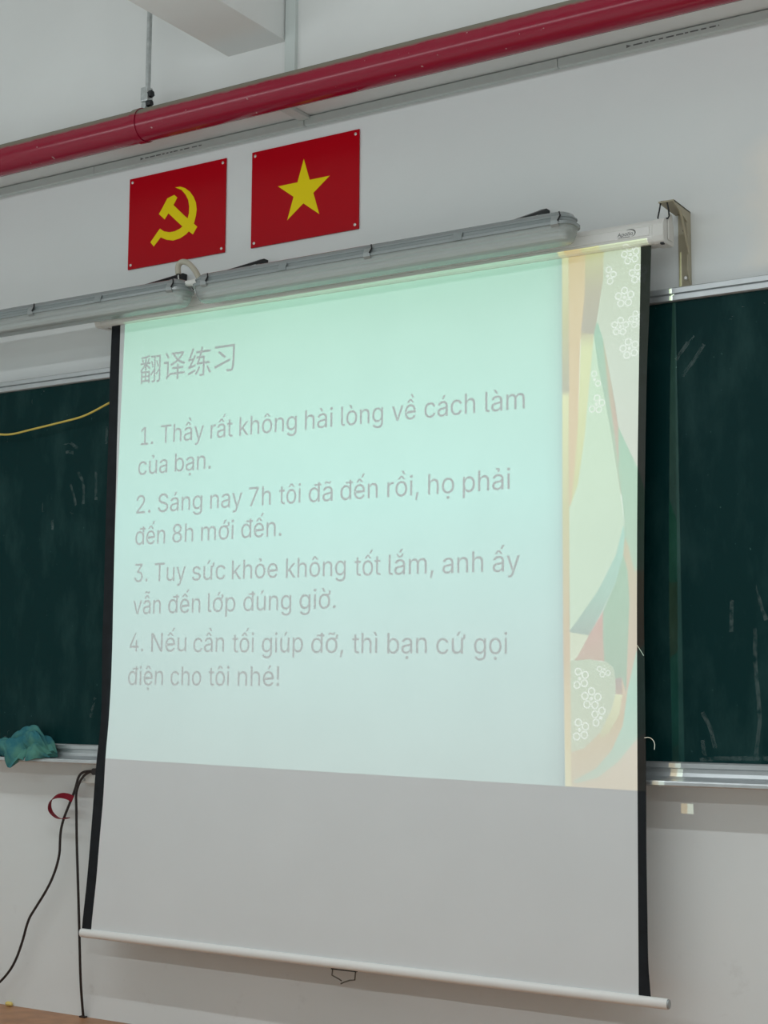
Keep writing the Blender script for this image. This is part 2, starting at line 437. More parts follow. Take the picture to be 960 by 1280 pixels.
# lettering: outlines (advance, points, faces) of the letters that the room shows
GLYPHS = {
'!': (196, '67,160 63,509 132,509 128,160 98,-4 86,-3 75,2 66,9 58,18 54,29 52,41 54,53 58,64 66,73 75,80 86,85 98,86 110,85 121,80 130,73 138,64 142,53 143,41 142,29 138,18 130,9 121,2 110,-3', '0,1,2 0,2,3 15,16,17 14,15,17 14,17,18 13,14,18 13,18,19 12,13,19 12,19,20 11,12,20 11,20,21 10,11,21 10,21,22 9,10,22 9,22,23 8,9,23 8,23,24 7,8,24 7,24,25 6,7,25 6,25,26 5,6,26 5,26,27 4,5,27'),
',': (188, '38,-120 68,71 137,71 84,-120', '0,1,2 0,2,3'),
'.': (188, '95,-4 83,-3 73,2 63,9 56,18 51,29 50,41 51,53 56,64 63,73 73,81 83,85 95,87 107,85 118,81 128,73 135,64 140,53 141,41 140,29 135,18 128,9 118,2 107,-3', '11,12,13 10,11,13 10,13,14 9,10,14 9,14,15 8,9,15 8,15,16 7,8,16 7,16,17 6,7,17 6,17,18 5,6,18 5,18,19 4,5,19 4,19,20 3,4,20 3,20,21 2,3,21 2,21,22 1,2,22 1,22,23 0,1,23'),
'1': (453, '76,0 76,55 391,55 391,0 276,509 276,0 212,0 212,448 209,448 86,358 86,427 198,509', '0,1,2 0,2,3 10,11,4 10,4,8 8,4,7 7,4,5 10,8,9 6,7,5'),
'2': (453, '64,0 64,48 234,229 252,248 268,266 282,282 294,298 303,312 311,327 316,341 319,356 320,372 319,389 315,404 308,419 298,431 287,441 273,449 258,455 241,458 224,460 205,458 188,454 172,447 159,438 148,427 139,414 132,398 128,381 127,362 66,362 68,391 75,418 86,442 102,464 121,482 143,496 168,507 196,513 225,516 254,513 281,507 306,497 328,482 346,465 361,445 372,423 379,398 381,372 380,354 376,336 371,318 363,299 351,280 336,259 317,235 294,209 267,180 153,60 153,57 389,57 389,0', '38,39,40 37,38,40 37,40,41 37,41,42 36,37,42 36,42,43 35,36,43 35,43,44 34,35,44 34,44,20 20,44,19 19,44,45 33,34,21 21,34,20 18,19,45 33,21,22 17,18,45 33,22,23 16,17,45 33,23,24 16,45,46 32,33,24 15,16,46 32,24,25 14,15,46 32,25,26 14,46,47 13,14,47 31,32,26 31,26,27 12,13,47 12,47,48 31,27,28 30,31,28 11,12,48 30,28,29 11,48,49 10,11,49 9,10,49 9,49,50 8,9,50 8,50,51 7,8,51 7,51,52 6,7,52 6,52,53 5,6,53 4,5,53 4,53,54 3,4,54 3,54,55 2,3,55 2,55,56 1,2,56 1,56,57 1,57,58 1,58,59 1,59,60 1,60,61 0,1,61'),
'3': (453, '218,-7 188,-5 159,0 133,10 108,22 88,38 70,57 57,79 48,104 44,132 109,132 112,115 118,100 126,87 137,76 150,66 165,59 182,54 200,51 218,50 239,51 258,55 275,61 291,69 304,80 315,93 323,108 328,125 329,145 328,163 323,180 316,196 306,211 292,223 275,234 254,241 229,246 201,248 157,248 157,299 288,448 288,452 70,452 70,509 372,509 372,461 211,278 211,289 247,290 280,286 308,276 333,262 354,244 371,222 383,198 390,172 393,145 390,116 383,90 370,66 354,45 333,27 309,12 281,2 251,-5', '42,43,44 42,44,45 42,45,41 41,45,40 40,45,46 39,40,47 47,40,46 38,39,47 47,48,49 38,47,49 38,49,50 38,50,51 38,51,37 37,51,52 36,37,52 35,36,52 35,52,53 34,35,53 33,34,53 32,33,53 32,53,54 31,32,54 31,54,55 30,31,55 29,30,55 29,55,56 28,29,56 27,28,56 27,56,57 8,9,10 8,10,11 26,27,57 26,57,58 8,11,12 25,26,58 7,8,12 7,12,13 24,25,58 24,58,59 7,13,14 23,24,59 6,7,14 6,14,15 22,23,59 6,15,16 22,59,60 21,22,60 6,16,17 5,6,17 20,21,60 5,17,18 19,20,60 5,18,19 5,19,60 5,60,61 4,5,61 4,61,62 3,4,62 3,62,63 2,3,63 2,63,64 1,2,64 1,64,0'),
'4': (453, '40,106 40,158 247,509 311,509 109,166 109,162 413,162 413,106 282,0 282,121 282,146 282,318 343,318 343,0', '1,2,3 1,3,4 1,4,5 1,5,6 1,6,7 0,1,7 10,11,12 10,12,13 9,10,13 8,9,13'),
'7': (453, '97,0 323,448 323,452 62,452 62,509 391,509 391,449 165,0', '3,4,5 3,5,2 2,5,6 1,2,6 1,6,7 0,1,7'),
'8': (453, '226,-7 193,-5 163,1 136,11 111,25 91,42 74,62 62,84 54,109 52,135 53,156 58,176 65,195 75,212 87,228 101,241 117,252 134,260 153,265 153,267 129,276 109,289 93,308 80,330 73,354 70,380 73,405 79,428 90,450 106,469 124,485 146,498 170,508 197,514 226,516 255,514 282,508 306,498 328,485 346,469 361,450 373,428 379,405 382,380 379,354 372,330 359,308 343,289 323,276 300,267 300,265 318,260 335,252 351,241 365,228 377,212 387,195 395,176 399,156 401,135 398,109 391,84 378,62 362,42 341,25 317,11 289,1 259,-5 226,49 248,50 267,54 285,60 300,69 313,79 323,92 331,106 335,121 337,139 335,157 330,173 322,189 312,202 298,213 283,223 265,230 247,234 226,235 206,234 187,230 169,223 154,213 140,202 130,189 122,173 117,157 115,139 117,121 121,106 129,92 139,79 152,69 167,60 185,54 205,50 226,290 244,291 260,294 274,300 287,308 298,318 307,330 314,344 318,359 319,376 318,392 314,407 308,420 299,432 288,442 275,450 260,455 244,459 226,460 208,459 192,455 177,450 164,442 154,432 145,420 138,407 134,392 133,376 134,359 138,344 145,330 154,318 164,308 178,300 193,294 209,291', '33,34,35 32,33,35 32,35,36 31,32,36 31,36,37 30,31,37 30,37,38 29,30,38 29,38,39 28,29,123 123,29,39 123,39,122 122,39,121 121,39,40 28,123,124 120,121,40 28,124,125 119,120,40 27,28,125 119,40,41 27,125,126 118,119,41 27,126,127 117,118,41 27,127,128 116,117,41 26,27,128 116,41,42 26,128,129 115,116,42 26,129,130 114,115,42 25,26,130 114,42,43 25,130,131 113,114,43 24,25,131 113,43,44 24,131,132 112,113,44 24,132,133 111,112,44 111,44,45 23,24,133 23,133,134 110,111,45 23,134,135 109,110,45 109,45,46 22,23,135 22,135,136 108,109,46 22,136,137 107,108,46 107,46,47 21,22,137 21,137,138 106,107,47 21,138,139 105,106,47 21,139,104 104,105,47 21,104,47 21,47,48 20,21,48 19,20,48 19,48,49 18,19,49 18,49,50 17,18,50 17,50,51 16,17,51 16,51,52 15,16,52 15,52,53 14,15,86 86,15,53 86,53,54 14,86,87 85,86,54 14,87,88 84,85,54 14,88,89 83,84,54 13,14,89 83,54,55 13,89,90 82,83,55 13,90,91 81,82,55 12,13,91 81,55,56 12,91,92 80,81,56 11,12,92 80,56,57 11,92,93 79,80,57 10,11,93 79,57,58 10,93,94 78,79,58 10,94,95 77,78,58 9,10,95 77,58,59 9,95,96 76,77,59 8,9,96 76,59,60 8,96,97 75,76,60 7,8,97 75,60,61 7,97,98 74,75,61 7,98,99 73,74,61 6,7,99 73,61,62 6,99,100 72,73,62 6,100,101 71,72,62 5,6,101 71,62,63 5,101,102 70,71,63 5,102,103 69,70,63 5,103,68 68,69,63 5,68,63 4,5,63 4,63,64 3,4,64 3,64,65 2,3,65 2,65,66 1,2,66 1,66,67 0,1,67'),
'A': (480, '16,0 201,509 276,509 463,0 395,0 287,302 280,323 272,346 264,372 255,402 244,438 232,478 245,478 233,437 222,402 213,371 204,345 197,322 190,302 85,0 110,142 110,199 370,199 370,142', '0,1,11 11,1,2 11,2,12 12,2,3 0,11,13 13,11,10 13,12,10 10,12,3 9,10,3 0,13,14 8,9,3 0,14,15 7,8,3 0,15,16 6,7,3 0,16,17 5,6,3 0,17,18 0,18,19 4,5,3 20,21,22 20,22,23'),
'H': (517, '60,0 60,509 125,509 125,289 392,289 392,509 457,509 457,0 392,0 392,232 125,232 125,0', '0,1,2 0,2,3 4,5,6 4,6,7 0,3,10 10,3,4 10,4,9 9,4,7 0,10,11 8,9,7'),
'N': (523, '60,0 60,509 136,509 343,183 349,174 356,163 363,151 371,137 379,122 388,107 396,90 405,73 414,55 405,54 403,72 402,90 401,108 400,126 399,142 399,157 399,195 399,509 463,509 463,0 387,0 202,290 177,331 168,346 159,362 148,381 108,452 119,454 122,384 124,328 125,291 125,0', '0,1,30 30,1,2 30,2,31 31,2,3 20,21,22 20,22,23 32,31,29 29,31,3 0,30,32 32,30,29 0,32,33 28,29,3 27,28,3 26,27,3 25,26,3 0,33,34 0,34,35 24,25,3 19,20,23 24,3,4 24,4,5 24,5,6 18,19,23 24,6,7 17,18,23 24,7,8 16,17,23 24,8,9 15,16,23 24,9,10 14,15,11 11,15,23 24,10,14 14,10,11 12,11,23 24,14,13 13,12,23 24,13,23'),
'S': (447, '224,-9 188,-7 156,-1 128,9 102,23 81,40 64,60 51,83 42,109 38,137 104,137 108,118 114,102 123,88 136,76 150,66 166,59 185,53 204,50 224,49 246,50 267,54 286,60 303,69 318,79 330,92 338,106 344,122 346,139 344,154 340,168 332,179 322,189 310,197 296,204 280,211 263,217 245,222 184,239 145,253 112,269 86,289 67,313 56,341 52,372 54,400 62,425 75,448 92,468 113,484 138,498 165,508 195,514 227,516 259,514 289,508 316,498 340,484 360,468 377,449 390,427 398,403 401,378 337,378 332,402 320,421 302,437 280,449 254,456 225,458 204,457 185,454 167,448 152,440 139,430 129,418 121,405 117,391 115,376 117,359 122,345 131,334 142,324 155,315 169,308 184,302 198,297 212,293 264,279 279,275 295,270 312,264 328,256 344,248 359,238 372,226 384,213 394,198 402,180 407,161 408,139 406,112 399,87 386,64 370,43 349,25 323,11 294,0 261,-7', '52,53,54 51,52,54 51,54,55 50,51,55 50,55,56 49,50,56 49,56,57 48,49,57 48,57,58 48,58,59 47,48,70 70,48,69 69,48,59 68,69,59 47,70,71 67,68,59 47,71,72 66,67,59 66,59,60 46,47,72 46,72,73 46,73,74 65,66,60 46,74,75 65,60,61 45,46,75 64,65,61 45,75,76 45,76,77 64,61,62 63,64,62 44,45,77 44,77,78 44,78,79 43,44,79 43,79,80 43,80,81 42,43,81 42,81,82 42,82,83 42,83,84 41,42,84 41,84,85 41,85,86 41,86,87 41,87,88 40,41,88 40,88,89 40,89,90 40,90,91 39,40,91 39,91,92 39,92,93 38,39,93 38,93,94 37,38,94 37,94,95 37,95,96 36,37,96 35,36,96 35,96,97 34,35,97 33,34,97 33,97,98 32,33,98 31,32,98 31,98,99 30,31,99 29,30,99 29,99,100 28,29,100 27,28,100 27,100,101 8,9,10 8,10,11 26,27,101 8,11,12 26,101,102 7,8,12 25,26,102 7,12,13 24,25,102 7,13,14 24,102,103 6,7,14 23,24,103 6,14,15 22,23,103 6,15,16 22,103,104 21,22,104 5,6,16 5,16,17 20,21,104 5,17,18 19,20,104 5,18,19 5,19,104 5,104,105 4,5,105 4,105,106 3,4,106 3,106,107 2,3,107 2,107,108 1,2,108 1,108,0'),
'T': (449, '32,452 32,509 417,509 417,452 257,452 257,0 193,0 193,452', '0,1,2 0,2,3 7,0,3 6,7,4 4,7,3 6,4,5'),
'a': (389, '160,-8 137,-7 115,-2 94,5 76,15 60,28 48,45 38,63 32,84 30,108 32,128 36,146 43,161 53,174 64,184 78,193 92,200 108,206 125,211 143,214 160,217 178,220 234,227 247,229 257,231 265,235 271,240 274,246 276,255 276,257 274,272 272,285 267,297 260,307 251,315 240,322 227,327 212,330 196,331 178,330 163,327 149,322 137,316 126,309 118,301 110,292 104,283 100,274 41,291 51,313 64,331 78,346 95,358 114,368 133,375 153,380 174,383 194,384 208,384 223,382 239,379 255,375 271,369 286,360 300,350 312,336 322,320 330,301 335,278 337,251 337,0 276,0 276,52 272,52 267,43 260,34 252,25 242,16 229,8 215,1 199,-4 180,-8 170,45 192,47 211,51 228,59 242,68 254,80 263,93 270,108 274,122 276,138 276,190 272,187 267,184 260,182 251,180 242,178 231,176 200,171 176,168 161,166 148,163 134,159 122,154 112,147 103,139 97,130 93,118 92,105 93,92 96,82 102,72 110,64 119,58 130,52 142,48 156,46', '56,57,58 56,58,59 55,56,59 55,59,60 54,55,60 54,60,61 53,54,61 53,61,62 53,62,63 52,53,63 52,63,64 51,52,64 51,64,65 50,51,65 50,65,38 38,65,37 37,65,66 49,50,39 39,50,38 49,39,40 36,37,66 49,40,41 35,36,66 49,41,42 34,35,66 34,66,67 49,42,43 33,34,67 48,49,43 48,43,44 32,33,67 32,67,68 48,44,45 31,32,68 48,45,46 47,48,46 30,31,68 30,68,69 29,30,69 28,29,69 27,28,69 27,69,70 26,27,70 25,26,70 24,25,92 92,25,70 23,24,92 22,23,92 21,22,92 20,21,92 19,20,92 18,19,92 17,18,92 16,17,92 15,16,92 14,15,92 14,92,93 91,92,70 14,93,94 14,94,95 13,14,95 13,95,96 13,96,97 13,97,98 13,98,99 12,13,99 12,99,100 12,100,101 12,101,102 12,102,103 11,12,103 11,103,104 11,104,105 11,105,106 10,11,106 10,106,107 90,91,70 10,107,108 9,10,108 89,90,70 9,108,109 8,9,109 88,89,70 8,109,110 87,88,70 8,110,111 7,8,111 7,111,112 86,87,72 72,87,70 7,112,113 85,86,72 7,113,114 6,7,114 84,85,73 73,85,72 6,114,115 6,115,116 84,73,74 71,72,70 83,84,74 6,116,117 82,83,74 6,117,82 6,82,74 5,6,74 5,74,75 5,75,76 4,5,76 4,76,77 4,77,78 3,4,78 3,78,79 2,3,79 2,79,80 1,2,80 1,80,81 0,1,81'),
'b': (424, '229,-8 208,-7 189,-3 172,4 159,12 147,21 138,31 130,41 124,50 118,59 112,59 112,0 53,0 53,509 114,509 114,319 118,319 124,327 130,336 137,346 147,355 158,364 171,373 188,379 207,383 229,384 260,382 287,374 313,360 335,342 354,320 370,293 381,262 388,227 390,189 388,150 381,116 370,84 355,57 336,34 313,16 288,3 260,-6 220,47 242,49 262,55 279,66 294,80 306,97 316,117 323,139 327,163 328,190 327,215 323,239 316,261 307,281 294,298 280,311 262,322 243,328 220,330 198,328 178,322 161,312 146,299 134,282 125,263 118,241 114,216 113,190 114,162 118,138 125,115 135,95 147,78 162,65 179,55 198,49', '12,13,14 12,14,15 24,25,26 23,24,26 23,26,27 22,23,27 22,27,28 21,22,28 20,21,28 20,28,29 19,20,29 18,19,29 18,29,61 61,29,30 17,18,61 17,61,62 60,61,30 17,62,63 59,60,30 16,17,63 16,63,64 58,59,30 58,30,31 12,15,16 12,16,68 68,16,67 67,16,66 66,16,65 65,16,64 57,58,31 56,57,31 56,31,32 55,56,32 55,32,33 54,55,33 12,68,69 53,54,33 53,33,34 12,69,70 52,53,34 12,70,71 51,52,34 51,34,35 50,51,35 12,71,72 50,35,36 49,50,36 12,72,73 48,49,36 48,36,37 12,73,74 47,48,37 12,74,10 10,74,75 47,37,38 46,47,38 10,75,76 45,46,38 10,76,9 9,76,77 12,10,11 8,9,77 45,38,39 44,45,39 8,77,78 7,8,78 43,44,39 7,78,43 7,43,39 6,7,39 6,39,40 5,6,40 4,5,40 4,40,41 3,4,41 2,3,41 2,41,42 1,2,42 1,42,0'),
'c': (396, '207,-8 174,-6 144,3 117,16 93,35 72,58 56,85 44,116 37,150 34,187 37,225 44,260 56,291 72,318 93,341 117,360 144,374 174,382 207,384 226,384 243,381 260,377 276,372 291,364 305,356 318,346 330,335 340,322 349,308 356,293 362,277 303,262 300,272 296,281 290,289 284,297 278,304 270,311 261,316 252,321 242,325 231,328 220,329 207,330 184,328 163,321 145,310 130,296 118,278 108,258 102,236 98,212 96,187 98,163 102,140 108,117 118,98 130,80 145,66 163,55 184,49 207,46 220,47 232,49 243,52 253,55 262,60 271,66 278,73 286,80 292,89 297,98 301,107 304,117 363,102 357,86 350,70 341,56 331,43 319,32 306,21 292,12 277,5 261,-1 244,-5 226,-7', '17,18,19 17,19,20 16,17,20 16,20,21 16,21,22 15,16,22 15,22,23 15,23,24 14,15,24 14,24,25 14,25,26 13,14,43 43,14,26 43,26,42 42,26,27 13,43,44 41,42,27 13,44,45 40,41,27 39,40,27 39,27,28 13,45,46 38,39,28 12,13,46 37,38,28 36,37,28 12,46,47 36,28,29 35,36,29 34,35,29 12,47,48 34,29,30 11,12,48 33,34,30 32,33,30 11,48,49 32,30,31 10,11,49 10,49,50 10,50,51 9,10,51 9,51,52 8,9,52 8,52,53 8,53,54 7,8,54 7,54,55 7,55,56 72,73,74 6,7,56 71,72,74 71,74,75 70,71,75 6,56,57 69,70,75 69,75,76 5,6,57 5,57,58 68,69,76 67,68,76 67,76,77 66,67,77 5,58,59 65,66,77 4,5,59 65,77,78 64,65,78 4,59,60 63,64,78 62,63,78 4,60,61 61,62,78 4,61,78 4,78,79 3,4,79 3,79,80 3,80,81 2,3,81 2,81,82 2,82,83 1,2,83 1,83,84 1,84,85 0,1,85'),
'e': (404, '212,-8 177,-6 145,3 117,16 92,35 72,58 56,85 44,116 36,150 34,187 36,224 44,258 55,290 71,317 91,340 115,359 142,373 172,382 205,384 226,383 246,380 266,374 285,366 303,355 319,341 334,324 347,305 357,282 365,256 370,227 371,194 371,169 75,169 75,221 338,221 310,202 308,226 304,248 298,268 288,286 277,301 262,314 246,323 227,328 205,330 183,328 164,323 146,313 131,301 119,286 109,270 102,251 97,232 96,211 96,178 98,151 102,127 110,106 121,88 135,73 151,62 170,53 190,48 212,46 227,47 241,49 254,53 265,58 276,65 285,73 294,82 300,93 306,106 365,91 358,72 348,55 335,39 320,26 302,14 282,4 261,-3 237,-7', '17,18,19 17,19,20 16,17,20 16,20,21 16,21,22 15,16,22 15,22,23 14,15,23 14,23,24 14,24,25 13,14,45 45,14,44 44,14,25 43,44,25 13,45,46 42,43,25 42,25,26 41,42,26 13,46,47 12,13,47 40,41,26 12,47,48 40,26,27 39,40,27 12,48,49 11,12,49 11,49,50 38,39,27 38,27,28 11,50,51 37,38,28 10,11,51 37,28,29 10,51,52 36,37,29 10,52,33 33,52,53 36,29,34 34,29,30 35,36,34 9,10,33 9,33,32 53,33,34 53,34,30 54,53,30 54,30,31 8,9,32 55,54,31 8,32,31 8,31,55 8,55,56 7,8,56 7,56,57 6,7,57 6,57,58 71,72,73 70,71,73 70,73,74 6,58,59 5,6,59 69,70,74 5,59,60 68,69,74 68,74,75 67,68,75 5,60,61 66,67,75 4,5,61 66,75,76 4,61,62 65,66,76 64,65,76 4,62,63 63,64,76 4,63,76 4,76,77 3,4,77 3,77,78 2,3,78 2,78,79 2,79,80 1,2,80 1,80,81 0,1,81'),
'g': (425, '207,-151 180,-149 156,-146 134,-140 114,-132 97,-122 82,-110 70,-97 59,-84 50,-69 101,-41 107,-49 114,-57 122,-66 131,-74 142,-82 154,-88 169,-93 187,-96 207,-97 236,-95 261,-87 282,-75 298,-58 308,-34 311,-6 311,68 306,68 301,60 294,51 287,42 277,32 266,23 252,16 236,10 217,6 195,5 166,7 138,14 113,27 90,43 71,65 55,90 44,120 36,154 34,191 36,229 43,263 55,293 71,320 90,342 112,360 138,374 166,382 196,384 218,383 237,379 254,373 267,365 279,356 288,346 296,336 302,327 308,319 313,319 313,379 372,379 372,-9 370,-40 363,-67 350,-90 334,-109 314,-124 290,-136 265,-144 237,-149 205,59 227,61 246,66 264,75 278,87 290,103 300,121 307,142 311,166 312,193 311,218 307,242 300,264 291,283 279,299 264,312 247,322 227,328 205,330 182,328 162,322 145,312 130,298 118,282 109,262 102,241 98,218 96,193 98,167 102,144 109,123 118,104 131,88 145,76 163,66 183,61', '53,54,55 53,55,56 52,53,56 52,56,57 64,65,66 64,66,67 51,52,57 51,57,58 51,58,59 50,51,59 50,59,60 50,60,61 49,50,94 94,50,61 94,61,62 49,94,95 93,94,62 92,93,62 49,95,96 92,62,63 91,92,63 49,96,97 48,49,97 91,63,64 91,64,90 90,64,89 89,64,88 88,64,87 87,64,67 48,97,98 48,98,99 47,48,99 47,99,100 46,47,100 46,100,101 86,87,67 46,101,102 45,46,102 85,86,67 45,102,103 45,103,104 84,85,67 44,45,104 44,104,105 83,84,67 43,44,105 43,105,106 82,83,67 43,106,107 81,82,67 42,43,107 42,107,108 80,81,26 26,81,67 41,42,108 41,108,109 79,80,26 41,109,110 78,79,27 27,79,26 78,27,28 25,26,67 41,110,111 77,78,28 40,41,111 40,111,76 76,77,28 76,28,29 40,76,29 40,29,30 39,40,30 39,30,31 39,31,32 38,39,32 38,32,33 38,33,34 37,38,34 37,34,35 36,37,35 24,25,67 24,67,68 23,24,68 23,68,69 9,10,11 9,11,12 9,12,13 22,23,69 9,13,14 22,69,70 8,9,14 8,14,15 21,22,70 8,15,16 7,8,16 20,21,70 7,16,17 20,70,71 7,17,18 19,20,71 7,18,19 6,7,19 6,19,71 6,71,72 5,6,72 4,5,72 4,72,73 3,4,73 3,73,74 2,3,74 2,74,75 1,2,75 1,75,0'),
'h': (410, '114,227 114,0 53,0 53,509 114,509 114,288 102,288 116,319 132,344 152,362 175,374 200,382 227,384 252,383 275,377 295,369 313,356 328,340 341,321 350,298 355,271 357,240 357,0 296,0 296,235 293,263 286,286 273,304 256,318 235,326 210,329 192,328 176,324 161,317 147,308 136,297 126,283 119,266 115,248', '2,3,4 2,4,6 6,4,5 11,12,13 11,13,14 10,11,14 10,14,15 9,10,15 9,15,16 8,9,16 8,16,17 7,8,31 31,8,17 31,17,30 30,17,18 29,30,18 7,31,32 28,29,18 7,32,33 28,18,19 6,7,33 27,28,19 6,33,34 6,34,35 26,27,19 26,19,20 6,35,36 2,6,37 37,6,36 25,26,20 25,20,21 2,37,38 24,25,21 2,38,0 24,21,22 23,24,22 2,0,1'),
'i': (167, '53,0 53,379 114,379 114,0 84,443 73,444 63,448 54,455 47,463 43,472 41,483 43,494 47,503 54,512 63,518 73,522 84,524 95,522 105,518 114,512 121,503 125,494 126,483 125,472 121,463 114,455 105,448 95,444', '0,1,2 0,2,3 15,16,17 14,15,17 14,17,18 13,14,18 13,18,19 12,13,19 12,19,20 11,12,20 11,20,21 10,11,21 10,21,22 9,10,22 9,22,23 8,9,23 8,23,24 7,8,24 7,24,25 6,7,25 6,25,26 5,6,26 5,26,27 4,5,27'),
'k': (381, '110,137 110,212 120,212 284,379 360,379 184,199 177,199 53,0 53,509 114,509 114,0 294,0 148,186 191,229 372,0', '2,3,4 2,4,5 0,1,2 0,2,6 6,2,5 7,8,9 7,9,10 12,13,14 11,12,14'),
'l': (189, '139,-2 112,0 91,8 74,20 62,37 55,59 53,84 53,509 114,509 114,99 114,83 117,71 120,62 126,56 135,53 146,52 160,53 170,54 181,3 162,-1 154,-2 147,-2', '6,7,8 6,8,9 6,9,10 5,6,10 5,10,11 5,11,12 5,12,13 4,5,13 4,13,14 16,17,18 4,14,15 15,16,18 4,15,18 3,4,18 2,3,18 1,2,18 1,18,19 0,1,19 0,19,20 0,20,21'),
'm': (610, '53,0 53,379 112,379 112,295 108,295 114,314 122,331 132,346 144,358 158,368 172,376 187,382 203,385 219,386 245,383 268,375 287,361 303,342 314,320 321,295 312,295 318,312 326,329 337,343 350,356 364,366 381,375 398,381 417,385 437,386 458,384 478,380 497,372 514,361 529,346 541,328 550,307 555,283 557,255 557,0 496,0 496,254 493,279 485,298 472,313 456,323 438,328 419,330 402,329 388,326 374,320 363,312 353,302 345,290 340,277 336,263 335,247 335,0 274,0 274,260 272,280 265,297 253,311 238,322 220,328 199,330 185,329 171,326 158,320 145,312 135,302 126,289 119,274 115,257 114,238 114,0', '12,13,14 28,29,30 11,12,14 27,28,30 27,30,31 11,14,15 10,11,15 26,27,31 26,31,32 0,1,2 0,2,4 4,2,3 9,10,15 25,26,32 9,15,16 25,32,33 8,9,16 24,25,33 8,16,17 24,33,34 7,8,17 23,24,34 23,34,35 6,7,17 22,23,47 47,23,35 6,17,65 65,17,18 5,6,66 66,6,65 64,65,18 22,47,48 46,47,35 5,66,67 22,48,49 21,22,49 45,46,35 45,35,36 63,64,18 5,67,68 21,49,50 44,45,36 62,63,18 5,68,69 62,18,19 21,50,51 4,5,69 43,44,36 20,21,51 4,69,70 20,51,52 61,62,19 43,36,37 20,52,53 4,70,71 42,43,37 60,61,20 20,61,19 0,4,72 72,4,71 60,20,53 60,53,54 42,37,38 59,60,54 41,42,38 59,54,55 0,72,73 59,55,56 58,59,56 0,73,74 41,38,39 40,41,39 58,56,57 0,74,75'),
'n': (410, '114,227 114,0 53,0 53,379 112,379 112,288 102,288 116,319 132,344 152,362 175,374 200,382 227,384 252,383 275,377 295,369 313,356 328,340 341,321 350,298 355,271 357,240 357,0 296,0 296,235 293,263 286,286 273,304 256,318 235,326 210,329 192,328 176,324 161,317 147,308 136,297 126,283 119,266 115,248', '11,12,13 11,13,14 10,11,14 2,3,4 2,4,6 6,4,5 10,14,15 9,10,15 9,15,16 8,9,16 8,16,17 7,8,31 31,8,17 31,17,30 30,17,18 29,30,18 7,31,32 28,29,18 7,32,33 28,18,19 6,7,33 27,28,19 6,33,34 6,34,35 26,27,19 26,19,20 6,35,36 2,6,37 37,6,36 25,26,20 25,20,21 2,37,38 24,25,21 2,38,0 24,21,22 23,24,22 2,0,1'),
'o': (415, '207,-8 174,-6 144,3 117,16 93,35 72,58 56,85 44,116 37,150 34,187 37,225 44,260 56,291 72,318 93,341 117,360 144,374 174,382 207,384 241,382 271,374 299,360 323,341 343,318 359,291 371,260 379,225 381,187 379,150 371,116 359,85 343,58 323,35 299,16 271,3 241,-6 207,46 231,49 252,55 270,66 285,80 298,98 307,117 314,140 318,163 319,187 318,212 314,236 307,258 298,278 285,296 270,310 252,321 231,328 207,330 184,328 163,321 145,310 130,296 118,278 108,258 102,236 98,212 96,187 98,163 102,140 108,117 118,98 130,80 145,66 163,55 184,49', '17,18,19 16,17,19 16,19,20 15,16,20 15,20,21 14,15,21 14,21,22 13,14,22 13,22,54 54,22,23 13,54,55 53,54,23 13,55,56 52,53,23 13,56,57 51,52,23 12,13,57 51,23,24 12,57,58 50,51,24 12,58,59 49,50,24 11,12,59 49,24,25 11,59,60 48,49,25 10,11,60 48,25,26 10,60,61 47,48,26 10,61,62 46,47,26 9,10,62 46,26,27 9,62,63 45,46,27 8,9,63 8,63,64 44,45,27 44,27,28 8,64,65 43,44,28 7,8,65 43,28,29 7,65,66 42,43,29 7,66,67 41,42,29 6,7,67 41,29,30 6,67,68 40,41,30 5,6,68 40,30,31 5,68,69 39,40,31 5,69,70 38,39,31 4,5,70 38,31,32 4,70,71 37,38,32 4,71,36 36,37,32 4,36,32 3,4,32 3,32,33 2,3,33 2,33,34 1,2,34 1,34,35 0,1,35'),
'p': (424, '53,-143 53,379 112,379 112,319 118,319 123,327 130,336 137,346 146,355 158,364 171,373 188,379 207,383 229,384 260,382 287,374 313,360 335,342 354,320 370,293 381,262 388,227 390,189 388,150 381,116 370,84 355,57 336,34 313,16 288,3 260,-6 229,-8 208,-7 189,-3 173,4 159,12 147,21 138,31 130,41 124,50 118,59 114,59 114,-143 220,47 242,49 262,55 279,66 294,80 306,97 316,117 323,139 327,163 328,190 327,215 323,239 316,261 307,281 294,298 280,311 262,322 243,328 220,330 198,328 178,322 161,312 146,299 134,282 125,263 118,241 114,216 113,190 114,162 118,138 125,115 135,95 147,78 162,65 179,55 198,49', '12,13,14 11,12,14 11,14,15 0,1,2 0,2,3 10,11,15 10,15,16 9,10,16 8,9,16 8,16,17 7,8,17 6,7,17 6,17,61 61,17,18 5,6,61 5,61,62 60,61,18 5,62,63 59,60,18 4,5,63 4,63,64 58,59,18 58,18,19 0,3,4 0,4,68 68,4,67 67,4,66 66,4,65 65,4,64 57,58,19 56,57,19 56,19,20 55,56,20 55,20,21 54,55,21 0,68,69 53,54,21 53,21,22 0,69,70 52,53,22 0,70,71 51,52,22 51,22,23 50,51,23 0,71,72 50,23,24 49,50,24 0,72,73 48,49,24 48,24,25 0,73,41 41,73,74 47,48,25 41,74,75 47,25,26 46,47,26 41,75,76 45,46,26 41,76,40 40,76,77 0,41,42 39,40,77 45,26,27 44,45,27 39,77,78 38,39,78 43,44,27 38,78,43 38,43,27 37,38,27 37,27,28 36,37,28 35,36,28 35,28,29 34,35,29 33,34,29 33,29,30 32,33,30 32,30,31'),
